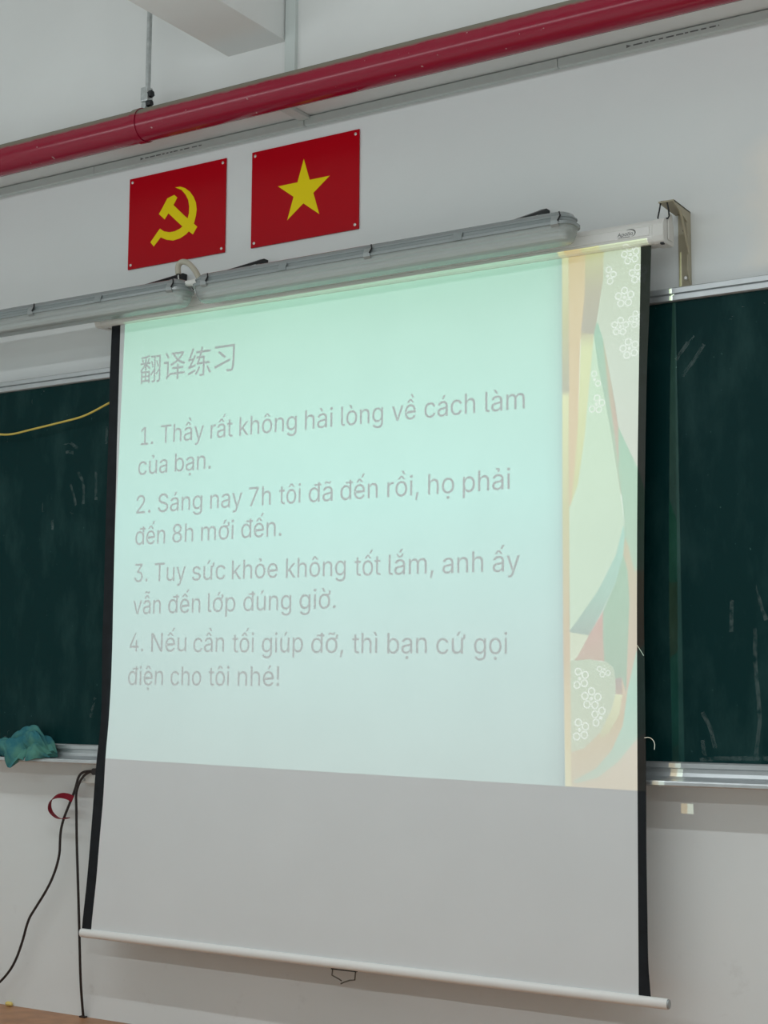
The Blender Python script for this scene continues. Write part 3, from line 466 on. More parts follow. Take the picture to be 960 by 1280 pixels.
'r': (259, '53,0 53,379 112,379 112,321 115,321 124,339 137,354 152,367 171,377 191,383 213,385 229,384 243,384 243,322 230,324 223,325 215,326 207,326 190,324 174,321 159,315 146,306 135,296 126,284 119,270 115,254 114,237 114,0', '9,10,11 9,11,12 9,12,13 8,9,13 0,1,2 0,2,3 7,8,13 6,7,13 5,6,14 14,6,13 4,5,17 17,5,16 16,5,15 15,5,14 4,17,18 4,18,19 0,3,4 0,4,25 25,4,24 24,4,23 23,4,22 22,4,21 21,4,20 20,4,19 0,25,26 0,26,27'),
's': (365, '182,-8 157,-7 134,-3 112,3 93,12 76,24 62,38 50,54 41,73 36,94 94,106 101,87 111,72 124,60 140,52 160,47 181,45 206,47 227,53 244,62 258,74 265,88 268,103 266,115 262,126 254,136 243,144 229,150 212,155 149,170 118,180 92,192 72,208 58,227 50,249 47,274 49,295 55,314 65,332 79,347 95,360 115,370 137,378 161,383 187,384 212,383 234,379 254,372 271,364 286,352 299,339 309,324 318,308 324,290 268,277 262,291 254,304 243,316 228,325 210,331 187,332 166,331 147,326 131,317 118,306 111,292 109,277 110,264 115,253 124,243 136,235 152,228 172,223 229,209 261,200 287,187 306,171 320,153 328,131 331,106 329,85 323,65 312,47 298,31 281,18 260,6 236,-2 210,-7', '43,44,45 43,45,46 42,43,46 42,46,47 41,42,47 41,47,48 40,41,48 40,48,49 39,40,49 39,49,50 38,39,50 38,50,60 60,50,51 38,60,61 59,60,51 37,38,61 37,61,62 58,59,51 37,62,63 57,58,51 57,51,52 37,63,64 56,57,52 36,37,64 56,52,53 36,64,65 55,56,53 35,36,65 35,65,66 54,55,53 35,66,67 34,35,67 34,67,68 34,68,69 33,34,69 33,69,70 33,70,71 33,71,72 32,33,72 32,72,73 32,73,74 31,32,74 31,74,75 30,31,75 30,75,76 29,30,76 29,76,77 28,29,77 27,28,77 27,77,78 26,27,78 25,26,78 24,25,78 24,78,79 23,24,79 22,23,79 9,10,11 22,79,80 21,22,80 8,9,11 20,21,80 8,11,12 20,80,81 19,20,81 7,8,12 7,12,13 19,81,82 18,19,82 7,13,14 6,7,14 17,18,82 6,14,15 16,17,82 6,15,16 16,82,83 6,16,83 5,6,83 5,83,84 4,5,84 4,84,85 3,4,85 3,85,86 2,3,86 2,86,87 1,2,87 1,87,0'),
't': (227, '204,379 204,327 6,327 6,379 65,471 126,471 126,98 127,82 130,70 136,61 144,55 156,51 170,50 185,51 202,54 213,2 207,0 200,-2 192,-3 184,-4 176,-4 168,-4 138,-1 113,7 92,21 77,41 68,64 65,93', '2,3,0 2,0,1 27,4,5 27,5,6 27,6,7 26,27,7 26,7,8 26,8,9 25,26,9 25,9,10 25,10,11 13,14,15 25,11,12 12,13,15 25,12,15 24,25,15 23,24,15 22,23,15 22,15,16 22,16,17 21,22,17 21,17,18 21,18,19 21,19,20'),
'u': (410, '182,-5 158,-3 135,2 115,11 97,23 82,39 69,59 60,82 54,109 53,139 53,379 114,379 114,144 116,117 124,94 137,75 154,61 175,53 200,50 218,52 234,55 249,62 262,71 274,83 283,97 290,113 295,132 296,153 296,379 357,379 357,0 298,0 298,92 307,92 294,60 277,35 257,17 234,5 209,-3', '9,10,11 9,11,12 27,28,29 27,29,30 26,27,30 9,12,13 8,9,13 25,26,33 33,26,30 8,13,14 24,25,33 7,8,14 23,24,32 32,24,33 7,14,15 23,32,34 34,32,31 34,33,30 22,23,34 6,7,15 6,15,16 21,22,34 20,21,34 6,16,17 20,34,35 31,34,30 5,6,17 19,20,35 5,17,18 18,19,35 5,18,35 4,5,35 4,35,36 3,4,36 3,36,37 2,3,37 2,37,38 1,2,38 1,38,0'),
'v': (389, '162,0 17,379 84,379 165,155 173,132 180,110 187,87 193,64 199,42 206,21 184,21 190,42 197,64 203,87 209,110 216,132 224,155 305,379 372,379 226,0', '0,1,2 0,2,3 16,17,18 16,18,19 0,3,4 15,16,19 0,4,5 14,15,19 0,5,6 13,14,19 0,6,7 12,13,19 0,7,11 11,7,8 11,12,8 8,12,19 0,11,10 9,8,19 0,10,9 0,9,19'),
'y': (389, '48,-139 62,-86 71,-87 83,-89 94,-90 104,-89 113,-86 122,-81 130,-74 138,-64 144,-51 151,-36 162,-1 17,379 84,379 165,155 173,132 180,109 187,87 193,64 199,42 206,21 184,21 190,42 196,64 202,87 209,110 216,132 224,155 305,379 372,379 204,-58 196,-77 187,-93 176,-107 165,-119 153,-128 139,-136 125,-141 109,-144 92,-145 82,-145 73,-144 64,-143 58,-142 52,-140', '12,13,14 12,14,15 28,29,30 28,30,31 12,15,16 27,28,31 26,27,31 12,16,17 25,26,21 21,26,31 12,17,18 24,25,21 12,18,19 23,24,20 20,24,21 12,19,23 23,19,20 12,23,22 12,22,21 12,21,31 11,12,31 10,11,31 9,10,31 9,31,32 8,9,32 7,8,32 7,32,33 6,7,33 0,1,2 5,6,33 0,2,3 4,5,33 0,3,4 0,4,33 0,33,34 0,34,35 0,35,36 0,36,37 0,37,38 45,0,38 44,45,38 44,38,39 43,44,39 42,43,39 42,39,40 41,42,40'),
'à': (389, '160,-8 137,-7 115,-2 94,5 76,15 60,28 48,45 38,63 32,84 30,108 32,128 36,146 43,161 53,174 64,184 78,193 92,200 108,206 125,211 143,214 160,217 178,220 234,227 247,229 257,231 265,235 271,240 274,246 276,255 276,257 274,272 272,285 267,297 260,307 251,315 240,322 227,327 212,330 196,331 178,330 163,327 149,322 137,316 126,309 118,301 110,292 104,283 100,274 41,291 51,313 64,331 78,346 95,358 114,368 133,375 153,380 174,383 194,384 208,384 223,382 239,379 255,375 271,369 286,360 300,350 312,336 322,320 330,301 335,278 337,251 337,0 276,0 276,52 272,52 267,43 260,34 252,25 242,16 229,8 215,1 199,-4 180,-8 170,45 192,47 211,51 228,59 242,68 254,80 263,93 270,108 274,122 276,138 276,190 272,187 267,184 260,182 251,180 242,178 231,176 200,171 176,168 161,166 148,163 134,159 122,154 112,147 103,139 97,130 93,118 92,105 93,92 96,82 102,72 110,64 119,58 130,52 142,48 156,46 165,429 99,529 168,529 215,429', '56,57,58 56,58,59 55,56,59 55,59,60 54,55,60 54,60,61 53,54,61 53,61,62 53,62,63 52,53,63 52,63,64 51,52,64 51,64,65 50,51,65 50,65,38 38,65,37 37,65,66 49,50,39 39,50,38 49,39,40 36,37,66 49,40,41 35,36,66 49,41,42 34,35,66 34,66,67 49,42,43 33,34,67 48,49,43 48,43,44 32,33,67 32,67,68 48,44,45 31,32,68 48,45,46 47,48,46 30,31,68 30,68,69 29,30,69 28,29,69 27,28,69 27,69,70 26,27,70 25,26,70 24,25,92 92,25,70 23,24,92 22,23,92 21,22,92 20,21,92 19,20,92 18,19,92 17,18,92 16,17,92 15,16,92 14,15,92 14,92,93 91,92,70 14,93,94 14,94,95 13,14,95 13,95,96 13,96,97 13,97,98 13,98,99 12,13,99 12,99,100 12,100,101 12,101,102 12,102,103 11,12,103 11,103,104 11,104,105 11,105,106 10,11,106 10,106,107 90,91,70 10,107,108 9,10,108 89,90,70 9,108,109 8,9,109 88,89,70 8,109,110 87,88,70 8,110,111 7,8,111 7,111,112 86,87,72 72,87,70 7,112,113 85,86,72 7,113,114 6,7,114 84,85,73 73,85,72 6,114,115 6,115,116 84,73,74 71,72,70 83,84,74 6,116,117 82,83,74 6,117,82 6,82,74 5,6,74 5,74,75 5,75,76 4,5,76 4,76,77 4,77,78 3,4,78 3,78,79 2,3,79 2,79,80 1,2,80 1,80,81 0,1,81 118,119,120 118,120,121'),
'á': (389, '160,-8 137,-7 115,-2 94,5 76,15 60,28 48,45 38,63 32,84 30,108 32,128 36,146 43,161 53,174 64,184 78,193 92,200 108,206 125,211 143,214 160,217 178,220 234,227 247,229 257,231 265,235 271,240 274,246 276,255 276,257 274,272 272,285 267,297 260,307 251,315 240,322 227,327 212,330 196,331 178,330 163,327 149,322 137,316 126,309 118,301 110,292 104,283 100,274 41,291 51,313 64,331 78,346 95,358 114,368 133,375 153,380 174,383 194,384 208,384 223,382 239,379 255,375 271,369 286,360 300,350 312,336 322,320 330,301 335,278 337,251 337,0 276,0 276,52 272,52 267,43 260,34 252,25 242,16 229,8 215,1 199,-4 180,-8 170,45 192,47 211,51 228,59 242,68 254,80 263,93 270,108 274,122 276,138 276,190 272,187 267,184 260,182 251,180 242,178 231,176 200,171 176,168 161,166 148,163 134,159 122,154 112,147 103,139 97,130 93,118 92,105 93,92 96,82 102,72 110,64 119,58 130,52 142,48 156,46 162,429 210,529 278,529 212,429', '56,57,58 56,58,59 55,56,59 55,59,60 54,55,60 54,60,61 53,54,61 53,61,62 53,62,63 52,53,63 52,63,64 51,52,64 51,64,65 50,51,65 50,65,38 38,65,37 37,65,66 49,50,39 39,50,38 49,39,40 36,37,66 49,40,41 35,36,66 49,41,42 34,35,66 34,66,67 49,42,43 33,34,67 48,49,43 48,43,44 32,33,67 32,67,68 48,44,45 31,32,68 48,45,46 47,48,46 30,31,68 30,68,69 29,30,69 28,29,69 27,28,69 27,69,70 26,27,70 25,26,70 24,25,92 92,25,70 23,24,92 22,23,92 21,22,92 20,21,92 19,20,92 18,19,92 17,18,92 16,17,92 15,16,92 14,15,92 14,92,93 91,92,70 14,93,94 14,94,95 13,14,95 13,95,96 13,96,97 13,97,98 13,98,99 12,13,99 12,99,100 12,100,101 12,101,102 12,102,103 11,12,103 11,103,104 11,104,105 11,105,106 10,11,106 10,106,107 90,91,70 10,107,108 9,10,108 89,90,70 9,108,109 8,9,109 88,89,70 8,109,110 87,88,70 8,110,111 7,8,111 7,111,112 86,87,72 72,87,70 7,112,113 85,86,72 7,113,114 6,7,114 84,85,73 73,85,72 6,114,115 6,115,116 84,73,74 71,72,70 83,84,74 6,116,117 82,83,74 6,117,82 6,82,74 5,6,74 5,74,75 5,75,76 4,5,76 4,76,77 4,77,78 3,4,78 3,78,79 2,3,79 2,79,80 1,2,80 1,80,81 0,1,81 118,119,120 118,120,121'),
'ã': (389, '160,-8 137,-7 115,-2 94,5 76,15 60,28 48,45 38,63 32,84 30,108 32,128 36,146 43,161 53,174 64,184 78,193 92,200 108,206 125,211 143,214 160,217 178,220 234,227 247,229 257,231 265,235 271,240 274,246 276,255 276,257 274,272 272,285 267,297 260,307 251,315 240,322 227,327 212,330 196,331 178,330 163,327 149,322 137,316 126,309 118,301 110,292 104,283 100,274 41,291 51,313 64,331 78,346 95,358 114,368 133,375 153,380 174,383 194,384 208,384 223,382 239,379 255,375 271,369 286,360 300,350 312,336 322,320 330,301 335,278 337,251 337,0 276,0 276,52 272,52 267,43 260,34 252,25 242,16 229,8 215,1 199,-4 180,-8 170,45 192,47 211,51 228,59 242,68 254,80 263,93 270,108 274,122 276,138 276,190 272,187 267,184 260,182 251,180 242,178 231,176 200,171 176,168 161,166 148,163 134,159 122,154 112,147 103,139 97,130 93,118 92,105 93,92 96,82 102,72 110,64 119,58 130,52 142,48 156,46 234,446 226,447 217,448 209,450 201,454 194,457 186,460 166,470 161,473 156,474 151,475 146,474 141,471 138,466 135,460 134,454 133,448 90,448 92,467 97,484 104,498 115,509 128,516 145,518 154,518 162,516 170,514 177,511 184,508 191,504 210,494 216,492 222,490 227,490 233,490 237,492 240,496 243,501 245,508 246,517 288,517 286,497 281,480 273,466 262,455 250,448', '56,57,58 56,58,59 55,56,59 55,59,60 54,55,60 54,60,61 53,54,61 53,61,62 53,62,63 52,53,63 52,63,64 51,52,64 51,64,65 50,51,65 50,65,38 38,65,37 37,65,66 49,50,39 39,50,38 49,39,40 36,37,66 49,40,41 35,36,66 49,41,42 34,35,66 34,66,67 49,42,43 33,34,67 48,49,43 48,43,44 32,33,67 32,67,68 48,44,45 31,32,68 48,45,46 47,48,46 30,31,68 30,68,69 29,30,69 28,29,69 27,28,69 27,69,70 26,27,70 25,26,70 24,25,92 92,25,70 23,24,92 22,23,92 21,22,92 20,21,92 19,20,92 18,19,92 17,18,92 16,17,92 15,16,92 14,15,92 14,92,93 91,92,70 14,93,94 14,94,95 13,14,95 13,95,96 13,96,97 13,97,98 13,98,99 12,13,99 12,99,100 12,100,101 12,101,102 12,102,103 11,12,103 11,103,104 11,104,105 11,105,106 10,11,106 10,106,107 90,91,70 10,107,108 9,10,108 89,90,70 9,108,109 8,9,109 88,89,70 8,109,110 87,88,70 8,110,111 7,8,111 7,111,112 86,87,72 72,87,70 7,112,113 85,86,72 7,113,114 6,7,114 84,85,73 73,85,72 6,114,115 6,115,116 84,73,74 71,72,70 83,84,74 6,116,117 82,83,74 6,117,82 6,82,74 5,6,74 5,74,75 5,75,76 4,5,76 4,76,77 4,77,78 3,4,78 3,78,79 2,3,79 2,79,80 1,2,80 1,80,81 0,1,81 140,141,142 140,142,143 156,157,158 156,158,159 140,143,144 139,140,144 139,144,145 139,145,146 138,139,146 155,156,159 138,146,147 138,147,148 154,155,159 137,138,148 154,159,160 153,154,160 137,148,149 152,153,160 137,149,150 151,152,160 137,150,151 137,151,160 136,137,128 128,137,160 128,160,161 136,128,129 127,128,161 126,127,161 136,129,130 125,126,161 136,130,131 124,125,161 135,136,131 135,131,132 124,161,162 123,124,162 135,132,133 122,123,162 122,162,163 135,133,134 121,122,163 120,121,163 120,163,118 119,120,118'),
'é': (404, '212,-8 177,-6 145,3 117,16 92,35 72,58 56,85 44,116 36,150 34,187 36,224 44,258 55,290 71,317 91,340 115,359 142,373 172,382 205,384 226,383 246,380 266,374 285,366 303,355 319,341 334,324 347,305 357,282 365,256 370,227 371,194 371,169 75,169 75,221 338,221 310,202 308,226 304,248 298,268 288,286 277,301 262,314 246,323 227,328 205,330 183,328 164,323 146,313 131,301 119,286 109,270 102,251 97,232 96,211 96,178 98,151 102,127 110,106 121,88 135,73 151,62 170,53 190,48 212,46 227,47 241,49 254,53 265,58 276,65 285,73 294,82 300,93 306,106 365,91 358,72 348,55 335,39 320,26 302,14 282,4 261,-3 237,-7 177,429 225,529 293,529 227,429', '17,18,19 17,19,20 16,17,20 16,20,21 16,21,22 15,16,22 15,22,23 14,15,23 14,23,24 14,24,25 13,14,45 45,14,44 44,14,25 43,44,25 13,45,46 42,43,25 42,25,26 41,42,26 13,46,47 12,13,47 40,41,26 12,47,48 40,26,27 39,40,27 12,48,49 11,12,49 11,49,50 38,39,27 38,27,28 11,50,51 37,38,28 10,11,51 37,28,29 10,51,52 36,37,29 10,52,33 33,52,53 36,29,34 34,29,30 35,36,34 9,10,33 9,33,32 53,33,34 53,34,30 54,53,30 54,30,31 8,9,32 55,54,31 8,32,31 8,31,55 8,55,56 7,8,56 7,56,57 6,7,57 6,57,58 71,72,73 70,71,73 70,73,74 6,58,59 5,6,59 69,70,74 5,59,60 68,69,74 68,74,75 67,68,75 5,60,61 66,67,75 4,5,61 66,75,76 4,61,62 65,66,76 64,65,76 4,62,63 63,64,76 4,63,76 4,76,77 3,4,77 3,77,78 2,3,78 2,78,79 2,79,80 1,2,80 1,80,81 0,1,81 82,83,84 82,84,85'),
'ì': (167, '53,0 53,379 114,379 114,0 59,429 -6,529 62,529 110,429', '0,1,2 0,2,3 4,5,6 4,6,7'),
'ò': (415, '207,-8 174,-6 144,3 117,16 93,35 72,58 56,85 44,116 37,150 34,187 37,225 44,260 56,291 72,318 93,341 117,360 144,374 174,382 207,384 241,382 271,374 299,360 323,341 343,318 359,291 371,260 379,225 381,187 379,150 371,116 359,85 343,58 323,35 299,16 271,3 241,-6 207,46 231,49 252,55 270,66 285,80 298,98 307,117 314,140 318,163 319,187 318,212 314,236 307,258 298,278 285,296 270,310 252,321 231,328 207,330 184,328 163,321 145,310 130,296 118,278 108,258 102,236 98,212 96,187 98,163 102,140 108,117 118,98 130,80 145,66 163,55 184,49 183,429 117,529 186,529 234,429', '17,18,19 16,17,19 16,19,20 15,16,20 15,20,21 14,15,21 14,21,22 13,14,22 13,22,54 54,22,23 13,54,55 53,54,23 13,55,56 52,53,23 13,56,57 51,52,23 12,13,57 51,23,24 12,57,58 50,51,24 12,58,59 49,50,24 11,12,59 49,24,25 11,59,60 48,49,25 10,11,60 48,25,26 10,60,61 47,48,26 10,61,62 46,47,26 9,10,62 46,26,27 9,62,63 45,46,27 8,9,63 8,63,64 44,45,27 44,27,28 8,64,65 43,44,28 7,8,65 43,28,29 7,65,66 42,43,29 7,66,67 41,42,29 6,7,67 41,29,30 6,67,68 40,41,30 5,6,68 40,30,31 5,68,69 39,40,31 5,69,70 38,39,31 4,5,70 38,31,32 4,70,71 37,38,32 4,71,36 36,37,32 4,36,32 3,4,32 3,32,33 2,3,33 2,33,34 1,2,34 1,34,35 0,1,35 72,73,74 72,74,75'),
'ô': (415, '207,-8 174,-6 144,3 117,16 93,35 72,58 56,85 44,116 37,150 34,187 37,225 44,260 56,291 72,318 93,341 117,360 144,374 174,382 207,384 241,382 271,374 299,360 323,341 343,318 359,291 371,260 379,225 381,187 379,150 371,116 359,85 343,58 323,35 299,16 271,3 241,-6 207,46 231,49 252,55 270,66 285,80 298,98 307,117 314,140 318,163 319,187 318,212 314,236 307,258 298,278 285,296 270,310 252,321 231,328 207,330 184,328 163,321 145,310 130,296 118,278 108,258 102,236 98,212 96,187 98,163 102,140 108,117 118,98 130,80 145,66 163,55 184,49 158,435 98,435 98,438 178,529 236,529 317,438 317,435 256,435 207,495', '17,18,19 16,17,19 16,19,20 15,16,20 15,20,21 14,15,21 14,21,22 13,14,22 13,22,54 54,22,23 13,54,55 53,54,23 13,55,56 52,53,23 13,56,57 51,52,23 12,13,57 51,23,24 12,57,58 50,51,24 12,58,59 49,50,24 11,12,59 49,24,25 11,59,60 48,49,25 10,11,60 48,25,26 10,60,61 47,48,26 10,61,62 46,47,26 9,10,62 46,26,27 9,62,63 45,46,27 8,9,63 8,63,64 44,45,27 44,27,28 8,64,65 43,44,28 7,8,65 43,28,29 7,65,66 42,43,29 7,66,67 41,42,29 6,7,67 41,29,30 6,67,68 40,41,30 5,6,68 40,30,31 5,68,69 39,40,31 5,69,70 38,39,31 4,5,70 38,31,32 4,70,71 37,38,32 4,71,36 36,37,32 4,36,32 3,4,32 3,32,33 2,3,33 2,33,34 1,2,34 1,34,35 0,1,35 74,75,76 74,76,80 80,76,77 74,80,72 79,80,77 73,74,72 79,77,78'),
'ú': (410, '182,-5 158,-3 135,2 115,11 97,23 82,39 69,59 60,82 54,109 53,139 53,379 114,379 114,144 116,117 124,94 137,75 154,61 175,53 200,50 218,52 234,55 249,62 262,71 274,83 283,97 290,113 295,132 296,153 296,379 357,379 357,0 298,0 298,92 307,92 294,60 277,35 257,17 234,5 209,-3 178,429 226,529 294,529 228,429', '9,10,11 9,11,12 27,28,29 27,29,30 26,27,30 9,12,13 8,9,13 25,26,33 33,26,30 8,13,14 24,25,33 7,8,14 23,24,32 32,24,33 7,14,15 23,32,34 34,32,31 34,33,30 22,23,34 6,7,15 6,15,16 21,22,34 20,21,34 6,16,17 20,34,35 31,34,30 5,6,17 19,20,35 5,17,18 18,19,35 5,18,35 4,5,35 4,35,36 3,4,36 3,36,37 2,3,37 2,37,38 1,2,38 1,38,0 39,40,41 39,41,42'),
'đ': (424, '195,-8 165,-6 137,3 112,16 89,34 70,57 55,84 43,116 36,150 34,189 36,227 43,262 55,293 70,320 89,342 112,360 137,374 165,382 196,384 218,383 237,379 253,373 266,364 278,355 287,346 295,336 301,327 306,319 311,319 311,509 372,509 372,0 313,0 313,59 307,59 301,50 295,41 287,31 277,21 266,12 252,4 236,-3 217,-7 204,47 226,49 246,55 263,65 278,78 290,95 299,115 306,138 310,162 312,190 310,216 306,241 300,263 290,282 278,299 263,312 246,322 226,328 204,330 182,328 162,322 145,311 130,298 118,281 108,261 102,239 98,215 96,190 98,163 102,139 109,117 118,97 130,80 145,66 162,55 182,49 202,420 202,467 422,467 422,420', '28,29,30 28,30,31 17,18,19 17,19,20 16,17,20 16,20,21 15,16,21 15,21,22 15,22,23 14,15,23 14,23,24 14,24,25 13,14,61 61,14,25 61,25,26 13,61,62 60,61,26 13,62,63 59,60,26 59,26,27 58,59,27 13,63,64 12,13,64 58,27,28 58,28,57 57,28,56 56,28,55 55,28,54 54,28,31 12,64,65 12,65,66 11,12,66 11,66,67 10,11,67 10,67,68 53,54,31 10,68,69 9,10,69 52,53,31 9,69,70 9,70,71 51,52,31 8,9,71 8,71,72 50,51,31 7,8,72 7,72,73 49,50,31 7,73,74 6,7,74 48,49,31 6,74,75 47,48,33 33,48,31 5,6,75 5,75,76 46,47,33 5,76,77 45,46,34 34,46,33 45,34,35 32,33,31 4,5,77 4,77,78 44,45,35 44,35,36 4,78,43 43,44,36 4,43,36 4,36,37 3,4,37 3,37,38 3,38,39 2,3,39 2,39,40 2,40,41 1,2,41 1,41,42 0,1,42 79,80,81 79,81,82'),
'ạ': (389, '160,-8 137,-7 115,-2 94,5 76,15 60,28 48,45 38,63 32,84 30,108 32,128 36,146 43,161 53,174 64,184 78,193 92,200 108,206 125,211 143,214 160,217 178,220 234,227 247,229 257,231 265,235 271,240 274,246 276,255 276,257 274,272 272,285 267,297 260,307 251,315 240,322 227,327 212,330 196,331 178,330 163,327 149,322 137,316 126,309 118,301 110,292 104,283 100,274 41,291 51,313 64,331 78,346 95,358 114,368 133,375 153,380 174,383 194,384 208,384 223,382 239,379 255,375 271,369 286,360 300,350 312,336 322,320 330,301 335,278 337,251 337,0 276,0 276,52 272,52 267,43 260,34 252,25 242,16 229,8 215,1 199,-4 180,-8 170,45 192,47 211,51 228,59 242,68 254,80 263,93 270,108 274,122 276,138 276,190 272,187 267,184 260,182 251,180 242,178 231,176 200,171 176,168 161,166 148,163 134,159 122,154 112,147 103,139 97,130 93,118 92,105 93,92 96,82 102,72 110,64 119,58 130,52 142,48 156,46 190,-144 179,-143 169,-139 160,-133 153,-124 149,-115 148,-104 149,-93 153,-84 160,-75 169,-69 179,-65 190,-64 201,-65 211,-69 220,-75 227,-84 231,-93 232,-104 231,-115 227,-124 220,-133 211,-139 201,-143', '56,57,58 56,58,59 55,56,59 55,59,60 54,55,60 54,60,61 53,54,61 53,61,62 53,62,63 52,53,63 52,63,64 51,52,64 51,64,65 50,51,65 50,65,38 38,65,37 37,65,66 49,50,39 39,50,38 49,39,40 36,37,66 49,40,41 35,36,66 49,41,42 34,35,66 34,66,67 49,42,43 33,34,67 48,49,43 48,43,44 32,33,67 32,67,68 48,44,45 31,32,68 48,45,46 47,48,46 30,31,68 30,68,69 29,30,69 28,29,69 27,28,69 27,69,70 26,27,70 25,26,70 24,25,92 92,25,70 23,24,92 22,23,92 21,22,92 20,21,92 19,20,92 18,19,92 17,18,92 16,17,92 15,16,92 14,15,92 14,92,93 91,92,70 14,93,94 14,94,95 13,14,95 13,95,96 13,96,97 13,97,98 13,98,99 12,13,99 12,99,100 12,100,101 12,101,102 12,102,103 11,12,103 11,103,104 11,104,105 11,105,106 10,11,106 10,106,107 90,91,70 10,107,108 9,10,108 89,90,70 9,108,109 8,9,109 88,89,70 8,109,110 87,88,70 8,110,111 7,8,111 7,111,112 86,87,72 72,87,70 7,112,113 85,86,72 7,113,114 6,7,114 84,85,73 73,85,72 6,114,115 6,115,116 84,73,74 71,72,70 83,84,74 6,116,117 82,83,74 6,117,82 6,82,74 5,6,74 5,74,75 5,75,76 4,5,76 4,76,77 4,77,78 3,4,78 3,78,79 2,3,79 2,79,80 1,2,80 1,80,81 0,1,81 129,130,131 128,129,131 128,131,132 127,128,132 127,132,133 126,127,133 126,133,134 125,126,134 125,134,135 124,125,135 124,135,136 123,124,136 123,136,137 122,123,137 122,137,138 121,122,138 121,138,139 120,121,139 120,139,140 119,120,140 119,140,141 118,119,141'),
'ả': (389, '160,-8 137,-7 115,-2 94,5 76,15 60,28 48,45 38,63 32,84 30,108 32,128 36,146 43,161 53,174 64,184 78,193 92,200 108,206 125,211 143,214 160,217 178,220 234,227 247,229 257,231 265,235 271,240 274,246 276,255 276,257 274,272 272,285 267,297 260,307 251,315 240,322 227,327 212,330 196,331 178,330 163,327 149,322 137,316 126,309 118,301 110,292 104,283 100,274 41,291 51,313 64,331 78,346 95,358 114,368 133,375 153,380 174,383 194,384 208,384 223,382 239,379 255,375 271,369 286,360 300,350 312,336 322,320 330,301 335,278 337,251 337,0 276,0 276,52 272,52 267,43 260,34 252,25 242,16 229,8 215,1 199,-4 180,-8 170,45 192,47 211,51 228,59 242,68 254,80 263,93 270,108 274,122 276,138 276,190 272,187 267,184 260,182 251,180 242,178 231,176 200,171 176,168 161,166 148,163 134,159 122,154 112,147 103,139 97,130 93,118 92,105 93,92 96,82 102,72 110,64 119,58 130,52 142,48 156,46 209,429 163,429 187,476 189,480 190,483 189,486 187,488 184,489 180,489 132,489 132,529 180,529 193,529 204,527 214,524 222,520 229,514 234,508 237,502 239,494 238,486 237,477 233,468 228,458', '56,57,58 56,58,59 55,56,59 55,59,60 54,55,60 54,60,61 53,54,61 53,61,62 53,62,63 52,53,63 52,63,64 51,52,64 51,64,65 50,51,65 50,65,38 38,65,37 37,65,66 49,50,39 39,50,38 49,39,40 36,37,66 49,40,41 35,36,66 49,41,42 34,35,66 34,66,67 49,42,43 33,34,67 48,49,43 48,43,44 32,33,67 32,67,68 48,44,45 31,32,68 48,45,46 47,48,46 30,31,68 30,68,69 29,30,69 28,29,69 27,28,69 27,69,70 26,27,70 25,26,70 24,25,92 92,25,70 23,24,92 22,23,92 21,22,92 20,21,92 19,20,92 18,19,92 17,18,92 16,17,92 15,16,92 14,15,92 14,92,93 91,92,70 14,93,94 14,94,95 13,14,95 13,95,96 13,96,97 13,97,98 13,98,99 12,13,99 12,99,100 12,100,101 12,101,102 12,102,103 11,12,103 11,103,104 11,104,105 11,105,106 10,11,106 10,106,107 90,91,70 10,107,108 9,10,108 89,90,70 9,108,109 8,9,109 88,89,70 8,109,110 87,88,70 8,110,111 7,8,111 7,111,112 86,87,72 72,87,70 7,112,113 85,86,72 7,113,114 6,7,114 84,85,73 73,85,72 6,114,115 6,115,116 84,73,74 71,72,70 83,84,74 6,116,117 82,83,74 6,117,82 6,82,74 5,6,74 5,74,75 5,75,76 4,5,76 4,76,77 4,77,78 3,4,78 3,78,79 2,3,79 2,79,80 1,2,80 1,80,81 0,1,81 127,128,129 127,129,130 127,130,131 127,131,132 127,132,133 127,133,134 127,134,135 127,135,136 127,136,137 127,137,126 126,137,138 125,126,138 124,125,138 123,124,138 122,123,138 122,138,139 121,122,139 120,121,139 120,139,140 119,120,140 119,140,141 119,141,118'),
